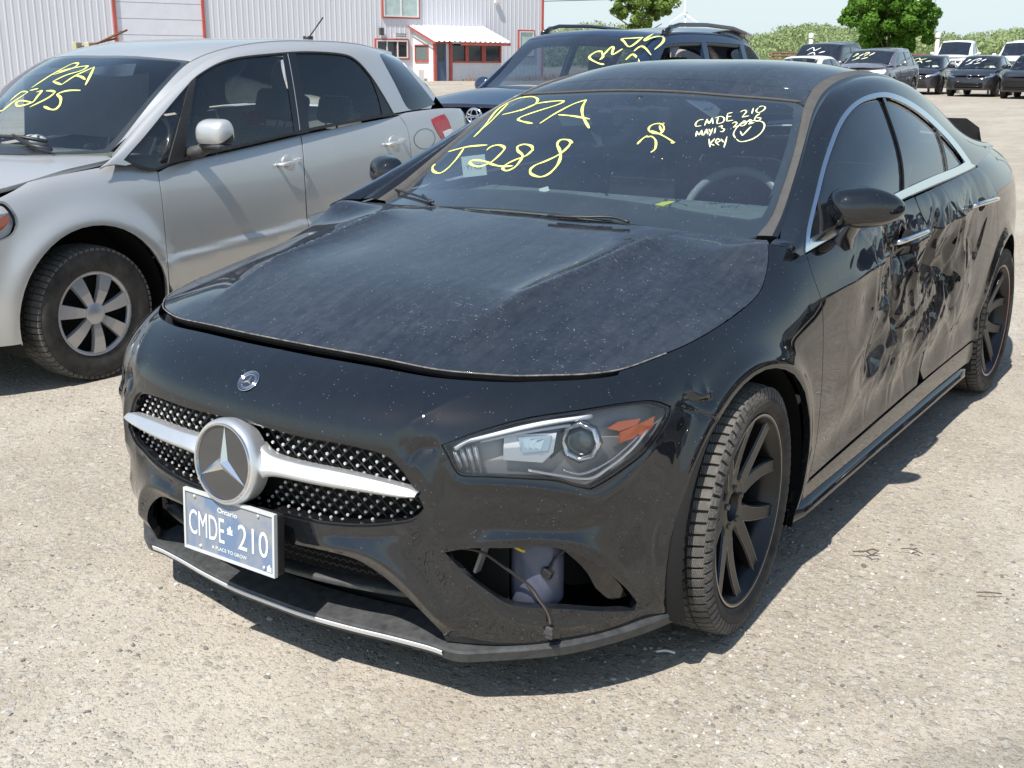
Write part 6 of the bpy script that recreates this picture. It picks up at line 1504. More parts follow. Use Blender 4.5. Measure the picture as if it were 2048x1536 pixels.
for s_ in [[(0, 1300), (40, 1290), (150, 1200), (330, 1080)], [(330, 1080), (250, 1080), (120, 1180)], [(350, 1060), (450, 1040)], [(430, 1080), (490, 1065), (440, 1130), (380, 1200), (250, 1240), (195, 1235), (200, 1195), (260, 1180), (370, 1200)],
           [(540, 1065), (600, 1065), (650, 1080)], [(650, 1080), (560, 1150), (350, 1255)], [(945, 1060), (830, 1060), (740, 1075), (665, 1105)], [(665, 1105), (710, 1150), (705, 1220), (660, 1275), (610, 1285), (560, 1270), (515, 1245)],
           [(370, 1030), (600, 880), (820, 760), (900, 740), (910, 760), (850, 800), (620, 880)], [(650, 850), (850, 800), (1000, 775), (1020, 785), (950, 830), (780, 880), (620, 955)], [(620, 955), (720, 995)], [(720, 995), (880, 890), (1105, 785)], [(1105, 785), (1060, 880), (1000, 1000)], [(890, 890), (950, 900), (1000, 935)]]:
    stroke(mb, XT, XT.path([w5(s_)], 5), .013, .0015)
mb.build('yellow_marking', M['marker_yellow'], wx)
MX = 0.0
# ---------------------------------------------------------------- cars further back: one builder, one spec a car
def gcar(name, loc, rz, label, sp, writing=None):
    """sp: L, hw, zr (roof), belt (front, rear), hoodz (nose, cowl), yc cowl, yh header, yr roof end, yt tail of the glasshouse, wb (wheel y's), R wheel"""
    root = empty(name, loc, rz, label, 'car'); L, hw = sp['L'], sp['hw']; P_ = M[sp['paint']]; zn, zc = sp['hoodz']; b0, b1 = sp['belt']; yc, yh, yre, yt = sp['yc'], sp['yh'], sp['yr'], sp['yt']; zr = sp['zr']; R_ = sp.get('R', .33); w1, w2 = sp['wb']; hh_ = sp.get('h', .06)
    top = lambda y: lerp(y, [(0, zn-.05), (.15, zn), (yc-.1, b0-.03), (yc+.3, b0), (yt-.6, b1), (L, b1-.03)])
    def mod(P):
        P = P.copy(); x, y, z = P.T
        for wy in (w1, w2): r_ = np.hypot(y-wy, z-R_); P[:, 0] += (x > .4)*(.02*np.exp(-((r_-R_-.06)/.06)**2)*(z > .1))
        return P
    S_ = Surf(car_net(hw*.985, 0, L, .85, sp.get('zs', .22), top, .8), mod, nu=150, nv=44)
    AF_ = [S_.near((hw, w1+(R_+.055)*math.cos(a), R_+(R_+.055)*math.sin(a))) for a in np.linspace(PI+.25, -.25, 18)]
    AR_ = [S_.near((hw, w2+(R_+.055)*math.cos(a), R_+(R_+.055)*math.sin(a))) for a in np.linspace(PI+.25, -.25, 18)]
    lo_ = .015; out_ = np.vstack([[(0, .93)], [(u_, .93) for u_ in np.linspace(.02, 1, 60)], [(1, .5), (1, lo_)], [(u_, lo_) for u_ in np.linspace(.97, AR_[-1][0]+.004, 8)], AR_[::-1],
                    [(u_, lo_) for u_ in np.linspace(AR_[0][0]-.004, AF_[-1][0]+.004, 10)], AF_[::-1], [(u_, lo_) for u_ in np.linspace(AF_[0][0]-.004, 0, 10)]])
    body = panel('body', S_, out_, P_, root, h=hh_, gap=0, flange=.03, mirror='both', keepx0=True)
    near_ = lambda x, y, z: S_.near((x, y, z))
    # hood
    hd_ = RSurf([(0, .08, zn), (0, yc*.5, (zn+zc)/2+.04), (0, yc, zc), (hw*.5, .12, zn-.01), (hw*.5, yc*.55, (zn+zc)/2+.03), (hw*.5, yc+.06, zc-.01), (hw*.80, .30, zn+.0), (hw*.86, yc*.6, (zn+b0)/2+.02), (hw*.88, yc+.15, b0+.01)], (-hw, hw, 0, yc+.3), None, 30, 30)
    q_ = np.vstack([xy2uv(hd_, np.array([(0, .06), (hw*.45, .09), (hw*.75, .22), (hw*.84, .40)]), 3), xy2uv(hd_, np.array([(hw*.87, yc*.6), (hw*.88, yc+.12)]), 3), xy2uv(hd_, np.array([(hw*.5, yc+.05), (0, yc)]), 3)])
    panel('hood', hd_, sym(hd_, q_), P_, root, h=hh_, gap=0, flange=.03, out=.006)
    # glasshouse
    xr_ = hw*sp.get('tum', .68); n_ = 7; ts = np.linspace(0, 1, n_)
    roofx = lambda y: xr_*lerp(y, [(yh, .97), ((yh+yre)/2, 1.0), (yre, .96), (yt, .90)])
    def zroof(y): return lerp(y, [(yc, zc), (yh, zr-.075), (yh+.35, zr-.02), ((yh+yre)/2, zr), (yre, zr-.03), (yt, sp.get('zt', b1+.03))])
    ys = [yc-.02, (yc+yh)/2, yh+.02, yh+.40, (yh+yre)/2+.1, yre-.1, (yre+yt)/2, yt]
    netu = []
    for y in ys:
        zb = top(y)-.02; zt = zroof(y)-.035; xt = lerp(y, [(yc, hw*.80), ((yc+yh)/2, hw*.76), (yh, xr_*1.02), (yre, xr_), (yt, xr_*1.0)]); xb = hw*.925
        netu.append([(xb+.01, y, zb-.05), (xb, y, zb), (xb*.65+xt*.35, y, zb*.6+zt*.4), (xb*.15+xt*.85, y, zb*.12+zt*.88), (xt-.01, y, zt+.01), (xt-.07, y, zt+.028)])
    U_ = Surf(netu, None, nu=90, nv=30)
    if U_.nrm(np.array([.5]), np.array([.4]))[0][0] < 0: U_.flip = -1
    nu_ = lambda y, f: U_.near((0, 0, 0)) if False else U_.near((hw*.925+(xr_-hw*.925)*f, y, (top(y)-.02)*(1-f)+(zroof(y)-.035)*f))
    d0, d1 = yc+.22, sp.get('dlo', yt-.25)
    wtop = [nu_(y, .86) for y in np.linspace(yh+.15, sp.get('dlot', yre-.05), 9)]
    win = np.array([nu_(d0, .05)]+[nu_((d0+yh+.1)/2-.05, .52)]+wtop+[nu_(d1, .55), nu_(d1+.10, .10)]+[nu_(y, .05) for y in np.linspace(d1, d0+.1, 9)])
    fr_ = np.vstack([[(0, .3)], [(0, .99)], [(u_, .99) for u_ in np.linspace(.05, .98, 16)], [(.995, .9), (.995, .3)], [(u_, .17) for u_ in np.linspace(.97, .03, 16)]])
    pans('cabin_frame', U_, fr_, P_, root, holes=[win], h=hh_, gap=0, flange=.03)
    if sp.get('open'):
        pans('window_seal', U_, win, M['cabin_grey'], root, holes=[shrink(U_, win, .02)], h=hh_, gap=0, flange=.03, out=-.01)
    else: pans('side_window', U_, win, M[sp.get('glass', 'tinted_glass')], root, h=hh_*1.5, gap=-.006, flange=0, out=-.012)
    for fy, wd in sp['pillars']:
        a_, b_ = nu_(fy-.02, .0), nu_(fy+.05, .92); bb = np.array([a_+(b_-a_)*t-[wd/2/U_.Lu, 0] for t in np.linspace(0, 1, 4)]+[a_+(b_-a_)*t+[wd/2/U_.Lu, 0] for t in np.linspace(1, 0, 4)])
        pans('window_pillar', U_, bb, P_ if sp.get('open') else M['black_gloss'], root, h=hh_, gap=0, flange=.03 if sp.get('open') else .01, out=-.002)
    # roof, windshield, rear glass
    tp = []
    for y in ys:
        xt = lerp(y, [(yc, hw*.80), ((yc+yh)/2, hw*.76), (yh, xr_*1.02), (yre, xr_), (yt, xr_)])-.06; zt = zroof(y)
        tp += [(0, y-(.10 if y < yh+.1 else -.05 if y > yre else 0), zt+.0), (xt*.6, y-(.05 if y < yh+.1 else 0), zt-.010), (xt, y, zt-.030)]
    T__ = RSurf(tp, (-hw*.86, hw*.86, yc-.25, yt+.15), None, 50, 60)
    xw = lambda y: lerp(y, [(yc, hw*.80), ((yc+yh)/2, hw*.76), (yh, xr_*1.02)])-.045
    wsu = np.vstack([xy2uv(T__, np.array([(0, yc-.10), (hw*.5, yc-.04), (xw(yc)-.01, yc+.02)]), 3), xy2uv(T__, np.array([(xw((yc+yh)/2), (yc+yh)/2), (xw(yh), yh)]), 3), xy2uv(T__, np.array([(xr_*.5, yh-.05), (0, yh-.08)]), 3)])
    wsp = panel('windshield', T__, sym(T__, wsu), M[sp.get('wglass', 'silver_car_glass')], root, h=hh_*1.5, gap=.0, flange=0, out=.004)
    xe = xr_-.055
    ru = np.vstack([xy2uv(T__, np.array([(0, yh-.08), (xr_*.5, yh-.05), (xw(yh), yh)]), 3), xy2uv(T__, np.array([(xe, (yh+yre)/2), (xe*.98, yre)]), 3), xy2uv(T__, np.array([(0, yre+.03)]*1+[(0, yre+.03)]), 1)[:1]])
    panel('roof', T__, sym(T__, ru), P_, root, h=hh_*1.2, gap=0, flange=.01, out=.006)
    rg = np.vstack([xy2uv(T__, np.array([(0, yre+.04), (xe*.96, yre+.01), (xe*.97, yt-.02), (0, yt+.04)]), 1)])
    panel('rear_window', T__, sym(T__, rg), M['tinted_glass'], root, h=hh_*1.2, gap=0, flange=.01, out=.004)
    # pillar skin
    a__ = rs(T__.ev(*np.vstack([xy2uv(T__, np.array([(xw(yc)-.01, yc+.02), (xw((yc+yh)/2), (yc+yh)/2), (xw(yh), yh), (xe, (yh+yre)/2), (xe*.98, yre), (xe*.97, yt)]), 3)]).T), 30); b__ = rs(U_.ev(np.linspace(.03, .98, 40), np.full(40, .97)), 30)
    for sg in (1, -1):
        mb = MB(); g = np.array([[p+(q-p)*t_ for t_ in (-.15, .5, 1)] for p, q in zip(a__, b__)])*[sg, 1, 1]; mb.grid(g, flip=sg < 0); recalc(mb.build('pillar_skin', P_, root))
    # face
    fr_y = lambda x: S_.P[np.argmin((S_.P[:, 0]-x)**2+(S_.P[:, 2]-.6)**2)][1]
    for (x0, x1, z0, z1, mt, nm) in sp['face']:
        xs_ = np.linspace(x0, x1, 10)
        def pt(x, z): 
            m_ = (S_.P[:, 1] < 1.0); k = np.argmin((S_.P[m_][:, 0]-abs(x))**2+(S_.P[m_][:, 2]-z)**2); return S_.uv[m_][k]
        if x0 == 0:
            o_ = np.array([(0, pt(0.02, z1)[1])]+[pt(x, z1) for x in xs_[1:]]+[pt(x1*1.03, (z0+z1)/2)]+[pt(x, z0) for x in xs_[1:][::-1]]+[(0, pt(.02, z0)[1])])
            fp = panel(nm, S_, o_, M[mt], root, h=hh_, gap=0, flange=.006, out=.004, mirror='both', keepx0=True)
            if nm == 'grille':
                for k in range(sp.get('bars', 3)):
                    z = z0+(z1-z0)*(k+.6)/sp.get('bars', 3); mb = MB(); P3 = [S_.ev([pt(x, z)[0]], [pt(x, z)[1]])[0]+[0, -.012, 0] for x in xs_[::2]]; P3 = [np.array([-p[0], p[1], p[2]]) for p in P3[::-1]]+P3[1:]
                    mb.tube(P3, .012, 5); mb.build('grille_slat', M[sp.get('barmat', 'chrome')], fp)
        else:
            o_ = np.array([pt(x, z1+(x-x0)*sp.get('hlrise', .15)) for x in xs_]+[pt(x1+.03, (z0+z1)/2+.06)]+[pt(x, z0+(x-x0)*sp.get('hlrise', .15)*.6) for x in xs_[::-1]])
            pans(nm, S_, o_, M[mt], root, h=hh_, gap=0, flange=.006, out=.006)
    if sp.get('badge'):
        yb = S_.ev([0.002], [near_(0, 0, sp['badge'][0])[1]])[0][1]-.02; r_ = sp['badge'][1]; mb = MB()
        mb.tube([(1.25*r_*math.cos(a), yb, sp['badge'][0]+r_*math.sin(a)) for a in np.linspace(0, 2*PI, 25)], r_*.13, 6, caps=False)
        if sp.get('badge3'):
            mb.tube([(.55*r_*math.cos(a), yb-.004, sp['badge'][0]+.92*r_*math.sin(a)) for a in np.linspace(0, 2*PI, 21)], r_*.10, 6, caps=False); mb.tube([(1.05*r_*math.cos(a), yb-.004, sp['badge'][0]+r_*.42+.42*r_*math.sin(a)) for a in np.linspace(0, 2*PI, 21)], r_*.10, 6, caps=False)
        mb.build('badge', M['chrome'], root)
    # door seams and handles, mirrors
    for y in sp['seams']:
        pl_ = [U_.ev(*[[k] for k in nu_(y, .0)])[0]]+[S_.ev(*[[k] for k in near_(hw, y+.02*i, z)])[0] for i, z in enumerate(np.linspace(top(y)-.10, .38, 6))]
        for sg in (1, -1):
            mb = MB(); mb.tube([(sg*(p[0]+.0005), p[1], p[2]) for p in pl_[1:]], .006, 4); mb.build('door_seam', M['dark_void'], body)
    for y in sp['handles']:
        p = S_.ev(*[[k] for k in near_(hw, y, top(y)-.13)])[0]
        for sg in (1, -1): mb = MB(); mb.tube([(sg*p[0], p[1]-.08, p[2]), (sg*(p[0]+.03), p[1]-.06, p[2]), (sg*(p[0]+.03), p[1]+.06, p[2]+.01), (sg*p[0], p[1]+.08, p[2]+.01)], .012, 6); mb.build('door_handle', P_, root)
    for sg in (1, -1):
        mb = MB(); sphere(mb, (sg*(hw+.10), yc+.52, b0+.10), .10, (1.05, .62, .78), seg=14, ring=8); mb.tube([(sg*(hw*.90), yc+.50, b0+.02), (sg*(hw+.05), yc+.52, b0+.07)], .03, 6); mb.build('side_mirror', P_, root)
    for y in (w1, w2):
        for sg in (1, -1):
            if sp.get('nowheel') and y == w1 and sg > 0: continue
            simple_wheel(root, (sg*(hw-.115), y, R_), R_, R_*.66, .215, 'alloy', out=sg, name='wheel', n=sp.get('spk', 7), hub=M[sp.get('rimmat', 'hubcap_silver')])
    mb = MB(); mb.box(-hw*.72, hw*.72, .35, L-.4, .26, .62); mb.box(-hw*.90, hw*.90, w1+R_+.12, w2-R_-.12, .24, .80); mb.box(-hw*.6, hw*.6, .3, yc, .3, zn-.10); mb.build('underbody', M['dark_void'], root)
    mb = MB(); mb.box(-hw*.86, hw*.86, yc+.1, yc+.42, b0-.15, b0-.02, ch=.03); mb.build('dashboard', M['cabin_dark'], root)
    for sx in (-.4, .4): seat(sx*hw/.9, yh+.75, root, M['seat_cloth'], w=.25, top=zr-.42)
    if sp['L'] > 4.3:
        for sx in (-.4, .4): seat(sx*hw/.9, yh+1.65, root, M['seat_cloth'], w=.26, top=zr-.45)
    if sp.get('rails'):
        for sg in (1, -1):
            x = sg*(xr_-.035); mb = MB(); yy = np.linspace(yh+.25, yre-.05, 14); zz = [zroof(y)+.0+.050*min(1, (y-yh-.25)/.30, (yre-.05-y)/.45) for y in yy]
            mb.tube([(x, y, z) for y, z in zip(yy, zz)], .024, 8, ry=.02); mb.tube([(x, yy[0], zz[0]-.03), (x, yy[1], zz[1])], .03, 6); mb.build('roof_rail', M['black_gloss'], root)
    if writing:
        mb = MB()
        for s_ in writing:
            q = spline([T__.uvxy(x*1.0, y) for x, y in s_], 5); stroke(mb, T__, q, sp.get('wr', .02), .008)
        mb.build('windshield_marking', M[sp.get('wrmat', 'marker_pale')], wsp)
    return root, T__, U_, S_
def locg(px, D, dz=0):
    """ground spot under a photo column at a horizontal distance"""
    v = ray(px, 150); v = v/np.hypot(v[0], v[1]); x, y = CX+v[0]*D, CY+v[1]*D; return (x, y, float(gz(np.array(x), np.array(y)))+dz)
SUV = dict(L=4.80, hw=.98, zr=1.73, belt=(1.10, 1.17), hoodz=(1.08, 1.20), yc=1.15, yh=1.85, yr=4.15, yt=4.72, zt=1.20, wb=(.93, 3.72), R=.36, paint='blue_paint', open=True, pillars=[(2.78, .10), (3.72, .10)], dlo=4.30, dlot=4.05,
           face=[(0, .55, .80, .99, 'dark_void', 'grille'), (.60, .86, .80, .93, 'white_lens', 'headlight'), (0, .62, .34, .56, 'black_plastic', 'lower_grille')], bars=3, badge=(.985, .062), badge3=True, seams=(1.75, 2.85, 3.65), handles=(2.6, 3.5), rails=True, h=.035, tum=.72, wglass='suv_glass', wr=.022, wrmat='marker_yellow', zs=.28, spk=5)
wr_suv = [[(.0, 1.62), (-.12, 1.60), (-.30, 1.40), (-.38, 1.28)], [(-.05, 1.62), (.02, 1.55), (-.15, 1.46), (-.28, 1.42)], [(.08, 1.50), (.22, 1.62), (.12, 1.50), (.18, 1.38), (.32, 1.55)], [(.20, 1.72), (.50, 1.74), (.26, 1.62), (.20, 1.72)], [(.56, 1.66), (.62, 1.76), (.70, 1.78), (.66, 1.70), (.60, 1.60), (.56, 1.58)], [(.30, 1.52), (.42, 1.60), (.48, 1.46)], [(.18, 1.34), (.36, 1.44), (.38, 1.30)]]
sc_ = on(945, 232, 2, .985)
suv, sT, sU, sS = gcar('suv_car', (sc_[0], sc_[1]-.02, 0), 0, 'dark blue sport utility car with roof rails and open side windows behind the black saloon', SUV, None)
# marker writing traced from the photo on the windshield (surface lives in the car's own frame)
def on_local(S_, root, q):
    o = CAM-np.array(root.location); r_ = S_.hit(o, ray(*q)); return r_
mb = MB()
def z5(pts): return [(850+x/2.56, 30+y/2.56) for x, y in pts]
for s_ in [[(1118, 118), (1060, 122), (1010, 125), (1020, 140), (1050, 165), (1112, 120)], [(1170, 98), (1130, 125), (1128, 135), (1160, 120), (1200, 112), (1222, 120), (1215, 145), (1175, 180)], [(1070, 188), (1100, 165), (1125, 170), (1158, 208)], [(1028, 232), (1060, 205), (1080, 215), (1100, 245)],
           [(910, 190), (880, 190), (845, 212), (850, 230), (890, 250), (918, 256)], [(905, 190), (912, 215), (895, 232)], [(912, 210), (950, 170), (965, 170), (960, 205), (1012, 176)]]:
    q = [on_local(sT, suv, p) for p in spline(z5(s_), 5)]; q = np.array([k for k in q if k is not None])
    if len(q) > 3: stroke(mb, sT, q, .020, .006)
mb.build('yellow_marking', M['marker_yellow'], suv)
MAZ = dict(L=4.49, hw=.875, zr=1.46, belt=(.95, 1.04), hoodz=(.76, .98), yc=1.08, yh=1.85, yr=3.25, yt=4.05, zt=1.08, wb=(.85, 3.49), R=.32, paint='dark_paint', pillars=[(2.65, .09)], dlo=3.75, dlot=3.2, seams=(1.35, 2.55, 3.4), handles=(2.35, 3.25), h=.09,
           face=[(.52, .76, .66, .77, 'silver_lamp', 'headlight'), (0, .48, .30, .50, 'dark_void', 'grille'), (.55, .74, .30, .42, 'black_plastic', 'fog_lamp')], bars=2, barmat='black_gloss', badge=(.70, .06), wr=.035, hlrise=.25)
GL2 = [[(-.4, 1.55), (-.2, 1.65), (-.1, 1.5), (.1, 1.62)], [(-.3, 1.35), (-.1, 1.42), (0, 1.3)], [(.1, 1.4), (.3, 1.5)]]
gl = [[(-.5, 1.50), (-.35, 1.62), (-.45, 1.62)], [(-.30, 1.45), (-.15, 1.58)], [(-.1, 1.42), (.02, 1.6), (-.08, 1.62), (-.12, 1.52)], [(.06, 1.45), (.2, 1.62)], [(-.45, 1.28), (-.25, 1.38), (-.35, 1.40)], [(-.15, 1.28), (.05, 1.36)]]
G2 = 'cars parked in the far row'
def far(name, px, D, rz, label, spec, wr=None):
    r_ = gcar(name, locg(px, D), rz, label, spec, wr)[0]; r_['group'] = G2; return r_
MZ2 = dict(MAZ); MZ2.update(wrmat='marker_white')
far('parked_car', 1938, 45, math.radians(1), 'black compact saloon facing the camera in the far row with pale windshield writing', MZ2, gl)
SED = dict(MAZ); SED.update(L=4.85, hw=.91, zr=1.47, hoodz=(.80, .99), face=[(.46, .82, .66, .77, 'silver_lamp', 'headlight'), (0, .42, .56, .72, 'dark_void', 'grille'), (0, .50, .28, .42, 'black_plastic', 'lower_grille')], bars=3, barmat='chrome', yr=3.5, yt=4.4, wb=(.95, 3.75), dlo=4.0, dlot=3.4, handles=(2.4, 3.4), seams=(1.4, 2.65, 3.5), paint='dark_paint', rimmat='rim_black')
far('parked_car', 1826, 47, math.radians(3), 'dark saloon with chrome grille in the far row, right of the grey utility car', SED, GL2)
GSV = dict(SUV); GSV.update(L=4.60, paint='grey_paint', open=False, glass='tinted_glass', rails=False, zr=1.68, h=.09, face=[(.55, .84, .84, .96, 'white_lens', 'headlight'), (0, .45, .80, .95, 'dark_void', 'grille'), (0, .6, .34, .55, 'black_plastic', 'lower_grille')], badge=None, dlo=4.1, dlot=3.9, yr=3.95, yt=4.5, wb=(.9, 3.55), wr=.035, wrmat='marker_pale')
far('parked_car', 1712, 39.5, math.radians(2), 'dusty grey boxy utility car in the far row beyond the saloon roof', GSV, [[(x-.1, y) for x, y in s] for s in gl])
BSV = dict(GSV); BSV.update(paint='dark_paint', L=5.2, zr=1.86, hw=1.0, yr=4.5, yt=5.1, dlo=4.7, dlot=4.4, wb=(1.0, 4.0), pillars=[(2.9, .10), (4.0, .10)], tum=.74, belt=(1.16, 1.22), hoodz=(1.10, 1.22), wrmat='marker_white')
far('parked_car', 1602, 43, math.radians(1), 'big black utility car at the left end of the far row', BSV, GL2)
BRK = dict(MAZ); BRK.update(L=4.5, zr=1.5, nowheel=False, face=[(0, .7, .30, .66, 'dark_void', 'grille'), (.45, .8, .66, .76, 'dark_void', 'headlight')], badge=None)
far('parked_car', 2052, 43, math.radians(2), 'black car with its front bumper missing at the right edge of the far row', BRK)
WPK = dict(GSV); WPK.update(paint='white_paint', L=5.3, zr=1.88, hw=.98, belt=(1.16, 1.20), hoodz=(1.10, 1.2), face=[(.55, .9, .88, 1.02, 'white_lens', 'headlight'), (0, .5, .80, 1.0, 'dark_void', 'grille')], wr=.03, yr=3.0, yt=3.4, dlo=3.0, dlot=2.85, pillars=[(2.5, .1)])
r_ = far('pickup_truck', 1893, 60, math.radians(4), 'white pickup truck behind the guard rail, left of the white van', WPK); r_['category'] = 'truck'; r_.location.z += .35
WVN = dict(GSV); WVN.update(paint='white_paint', L=5.0, zr=1.85, hw=.98, belt=(1.14, 1.2), yh=1.75, yc=1.0, yr=4.4, yt=4.9)
r_ = far('parked_van', 2022, 57, math.radians(2), 'white van behind the guard rail at the right edge', WVN); r_['category'] = 'van'; r_.location.z += .3
WC = dict(MAZ); WC.update(paint='white_paint')
far('parked_car', 1556, 36, math.radians(0), 'white car mostly hidden behind the dark blue sport utility car', WC)
# ================================================================ workshop building and its porch
BA = np.array([-34.3, 43.3, 0.0]); BA[2] = float(gz(np.array(BA[0]), np.array(BA[1])))
bd = np.array([.2756, .9613, 0]); bn = np.array([.9613, -.2756, 0]); bz = np.array([0, 0, 1.])
def wpt(px, py, off=0.0):
    """photo pixel -> (t along the wall, h above the base) on the plane at distance off behind the porch front"""
    v = ray(px, py); o = BA-bn*off; k = ((o-CAM)@bn)/(v@bn); P = CAM+v*k; return np.array([(P-BA)@bd, P[2]-BA[2]])
_e = 2.4
for _ in range(30):   # porch depth so that its back corner stands where the photo has it
    P = BA-bn*_e; v = P-CAM; px_ = W0/2+FPX*(v@cam_r)/(v@cam_d); _e += (px_-828)*.02
PE = min(max(_e, 1.2), 5.0)
def wall_mat(name, c):
    t = NT(name); o = t.obj(); n = t.noise(t.map(o, (1, 1, .25)), 1.3, 5, .6); b = t.bsdf(t.mix(n, tuple(x*.88 for x in c), c), .45, spec=.35, metal=0.); return t.done(b.outputs[0])
wall_mat('cladding', (.66, .66, .70)); wall_mat('sunlit_cladding', (.78, .78, .79)); simple('roof_sheet', (.80, .80, .80), .4); simple('trim_red', (.40, .085, .065), .6, var=.15, sc=3); simple('door_blue', (.07, .10, .17), .5)  # same sheeting twice: the lighter copy paints sunlight on the porch side wall
simple('window_dark', (.02, .025, .03), .08, spec=.8); simple('curtain', (.42, .52, .50), .7, var=.15, sc=3); simple('frame_white', (.66, .62, .60), .5); simple('garage_door_white', (.68, .68, .73), .5, var=.04, sc=2)
BLD = empty('workshop_building', tuple(BA), 0, 'long white corrugated metal workshop with red trim and a garage door', 'building')
# local axes: x along the wall (bd), y out of the wall (bn reversed so that +y goes back), z up
BMx = Matrix(((bd[0], -bn[0], 0, 0), (bd[1], -bn[1], 0, 0), (0, 0, 1, 0), (0, 0, 0, 1)))
def bput(mb): mb.v = [tuple(BMx @ Vector(v)) for v in mb.v]; return mb
def ribs(t0, t1, z0, z1, y, pitch=.285, dep=.011, mb=None):
    mb = mb or MB(); G = []; t = t0
    while t < t1-.01:
        for a, d in ((0, 0), (pitch*.62, 0), (pitch*.70, dep), (pitch*.88, dep), (pitch*.96, 0)):
            if t+a <= t1: G.append([(t+a, y-d, z0), (t+a, y-d, z1)])
        t += pitch
    G.append([(t1, y, z0), (t1, y, z1)]); mb.grid(np.array(G), flip=True, smooth=False); return mb
tR = wpt(1085, 60, PE)[0]; tg0, tg1 = wpt(233, 60, PE)[0], wpt(406, 60, PE)[0]; HB = 8.5
mb = ribs(-52, tg0, -.3, HB, PE); ribs(tg0, tg1, 4.9, HB, PE, mb=mb); ribs(tg1, tR, -.3, HB, PE, mb=mb)
mb.add([(tR, PE, -.3), (tR, PE+16, -.3), (tR, PE+16, HB), (tR, PE, HB)], [(0, 1, 2, 3)]); mb.add([(-52, PE, -.3), (-52, PE+16, -.3), (-52, PE+16, HB), (-52, PE, HB)], [(3, 2, 1, 0)])
bput(mb).build('wall', M['cladding'], BLD)
mb = MB(); mb.box(-52.6, tR+.5, PE-.45, PE+8, HB, HB+.12, M=None); mb.box(-52.6, tR+.5, PE-.47, PE-.44, HB-.18, HB+.10); bput(mb).build('roof', M['roof_sheet'], BLD)
mb = MB(); mb.box(tR-.09, tR+.03, PE-.07, PE+.05, -.3, HB); bput(mb).build('corner_trim', M['trim_red'], BLD)
mb = MB(); z = 0
for z in np.arange(0, 4.9, .66): mb.box(tg0, tg1, PE-.0, PE+.05, z, z+.635)
mb.box(tg0, tg1, PE+.05, PE+.09, 0, 4.9); gd = bput(mb).build('garage_door', M['garage_door_white'], BLD)
mb = MB(); mb.box(tg0-.10, tg0+.02, PE-.08, PE, 0, 4.95); mb.box(tg1-.02, tg1+.10, PE-.08, PE, 0, 4.95); mb.box(tg0-.10, tg1+.10, PE-.085, PE-.002, 4.95, 5.08); bput(mb).build('door_trim', M['trim_red'], gd)
def window(x0, x1, z0, z1, y, glassm, mull=1, trim='trim_red', parent=None):
    mb = MB(); w_ = .06
    for b in ((x0, x1, z0, z0+w_), (x0, x1, z1-w_, z1), (x0, x0+w_, z0+w_, z1-w_), (x1-w_, x1, z0+w_, z1-w_)): mb.box(b[0], b[1], y-.10, y-.01, b[2], b[3])
    for k in range(mull): xm = x0+(x1-x0)*(k+1)/(mull+1); mb.box(xm-.03, xm+.03, y-.09, y-.02, z0+w_, z1-w_)
    f = bput(mb).build('window', M['frame_white'], parent or BLD)
    mb = MB(); 
    for b in ((x0-.07, x1+.07, z0-.07, z0), (x0-.07, x1+.07, z1, z1+.07), (x0-.07, x0, z0, z1), (x1, x1+.07, z0, z1)): mb.box(b[0], b[1], y-.085, y+.0, b[2], b[3])
    bput(mb).build('window_trim', M[trim], f)
    mb = MB(); mb.box(x0+.02, x1-.02, y-.055, y-.045, z0+.02, z1-.02); bput(mb).build('pane', M[glassm], f)
a_ = wpt(766, 33, PE); b_ = wpt(835, -25, PE); window(a_[0], b_[0], a_[1], b_[1], PE, 'curtain')
a_ = wpt(752, 116, PE); b_ = wpt(814, 81, PE); window(a_[0], b_[0], a_[1], b_[1], PE, 'window_dark', 2)
a_ = wpt(1037, 112, PE); b_ = wpt(1066, 63, PE); window(a_[0], b_[0], a_[1], b_[1], PE, 'curtain', 0)
a_ = wpt(761, 66, PE); mb = MB(); mb.box(a_[0]-.12, a_[0]+.12, PE-.16, PE-.05, a_[1]-.1, a_[1]+.25, ch=.03); mb.box(a_[0]-.05, a_[0]+.05, PE-.22, PE-.16, a_[1]-.06, a_[1]+.04); bput(mb).build('wall_lamp', M['grey_plastic'], BLD)
a_ = wpt(786, 76, PE); b_ = wpt(812, 67, PE); mb = MB(); mb.box(a_[0], b_[0], PE-.10, PE-.06, a_[1], b_[1]); sg_ = bput(mb).build('sign_board', M['paper'], BLD)
mb = MB(); rr_ = np.random.RandomState(5)
for k in range(2):
    t = a_[0]+.12
    while t < b_[0]-.12: w_ = .03+.05*rr_.rand(); mb.box(t, t+w_, PE-.108, PE-.101, a_[1]+.07+.10*k, a_[1]+.12+.10*k); t += w_+.03
bput(mb).build('sign_lettering', M['blue_paint'], sg_)
a_ = wpt(1154/1.0*0+1003-12, 3, PE); mb = MB(); mb.box(a_[0]-.15, a_[0]+.15, PE-.2, PE-.05, a_[1]-.1, a_[1]+.12, ch=.03); bput(mb).build('flood_lamp', M['frame_white'], BLD)
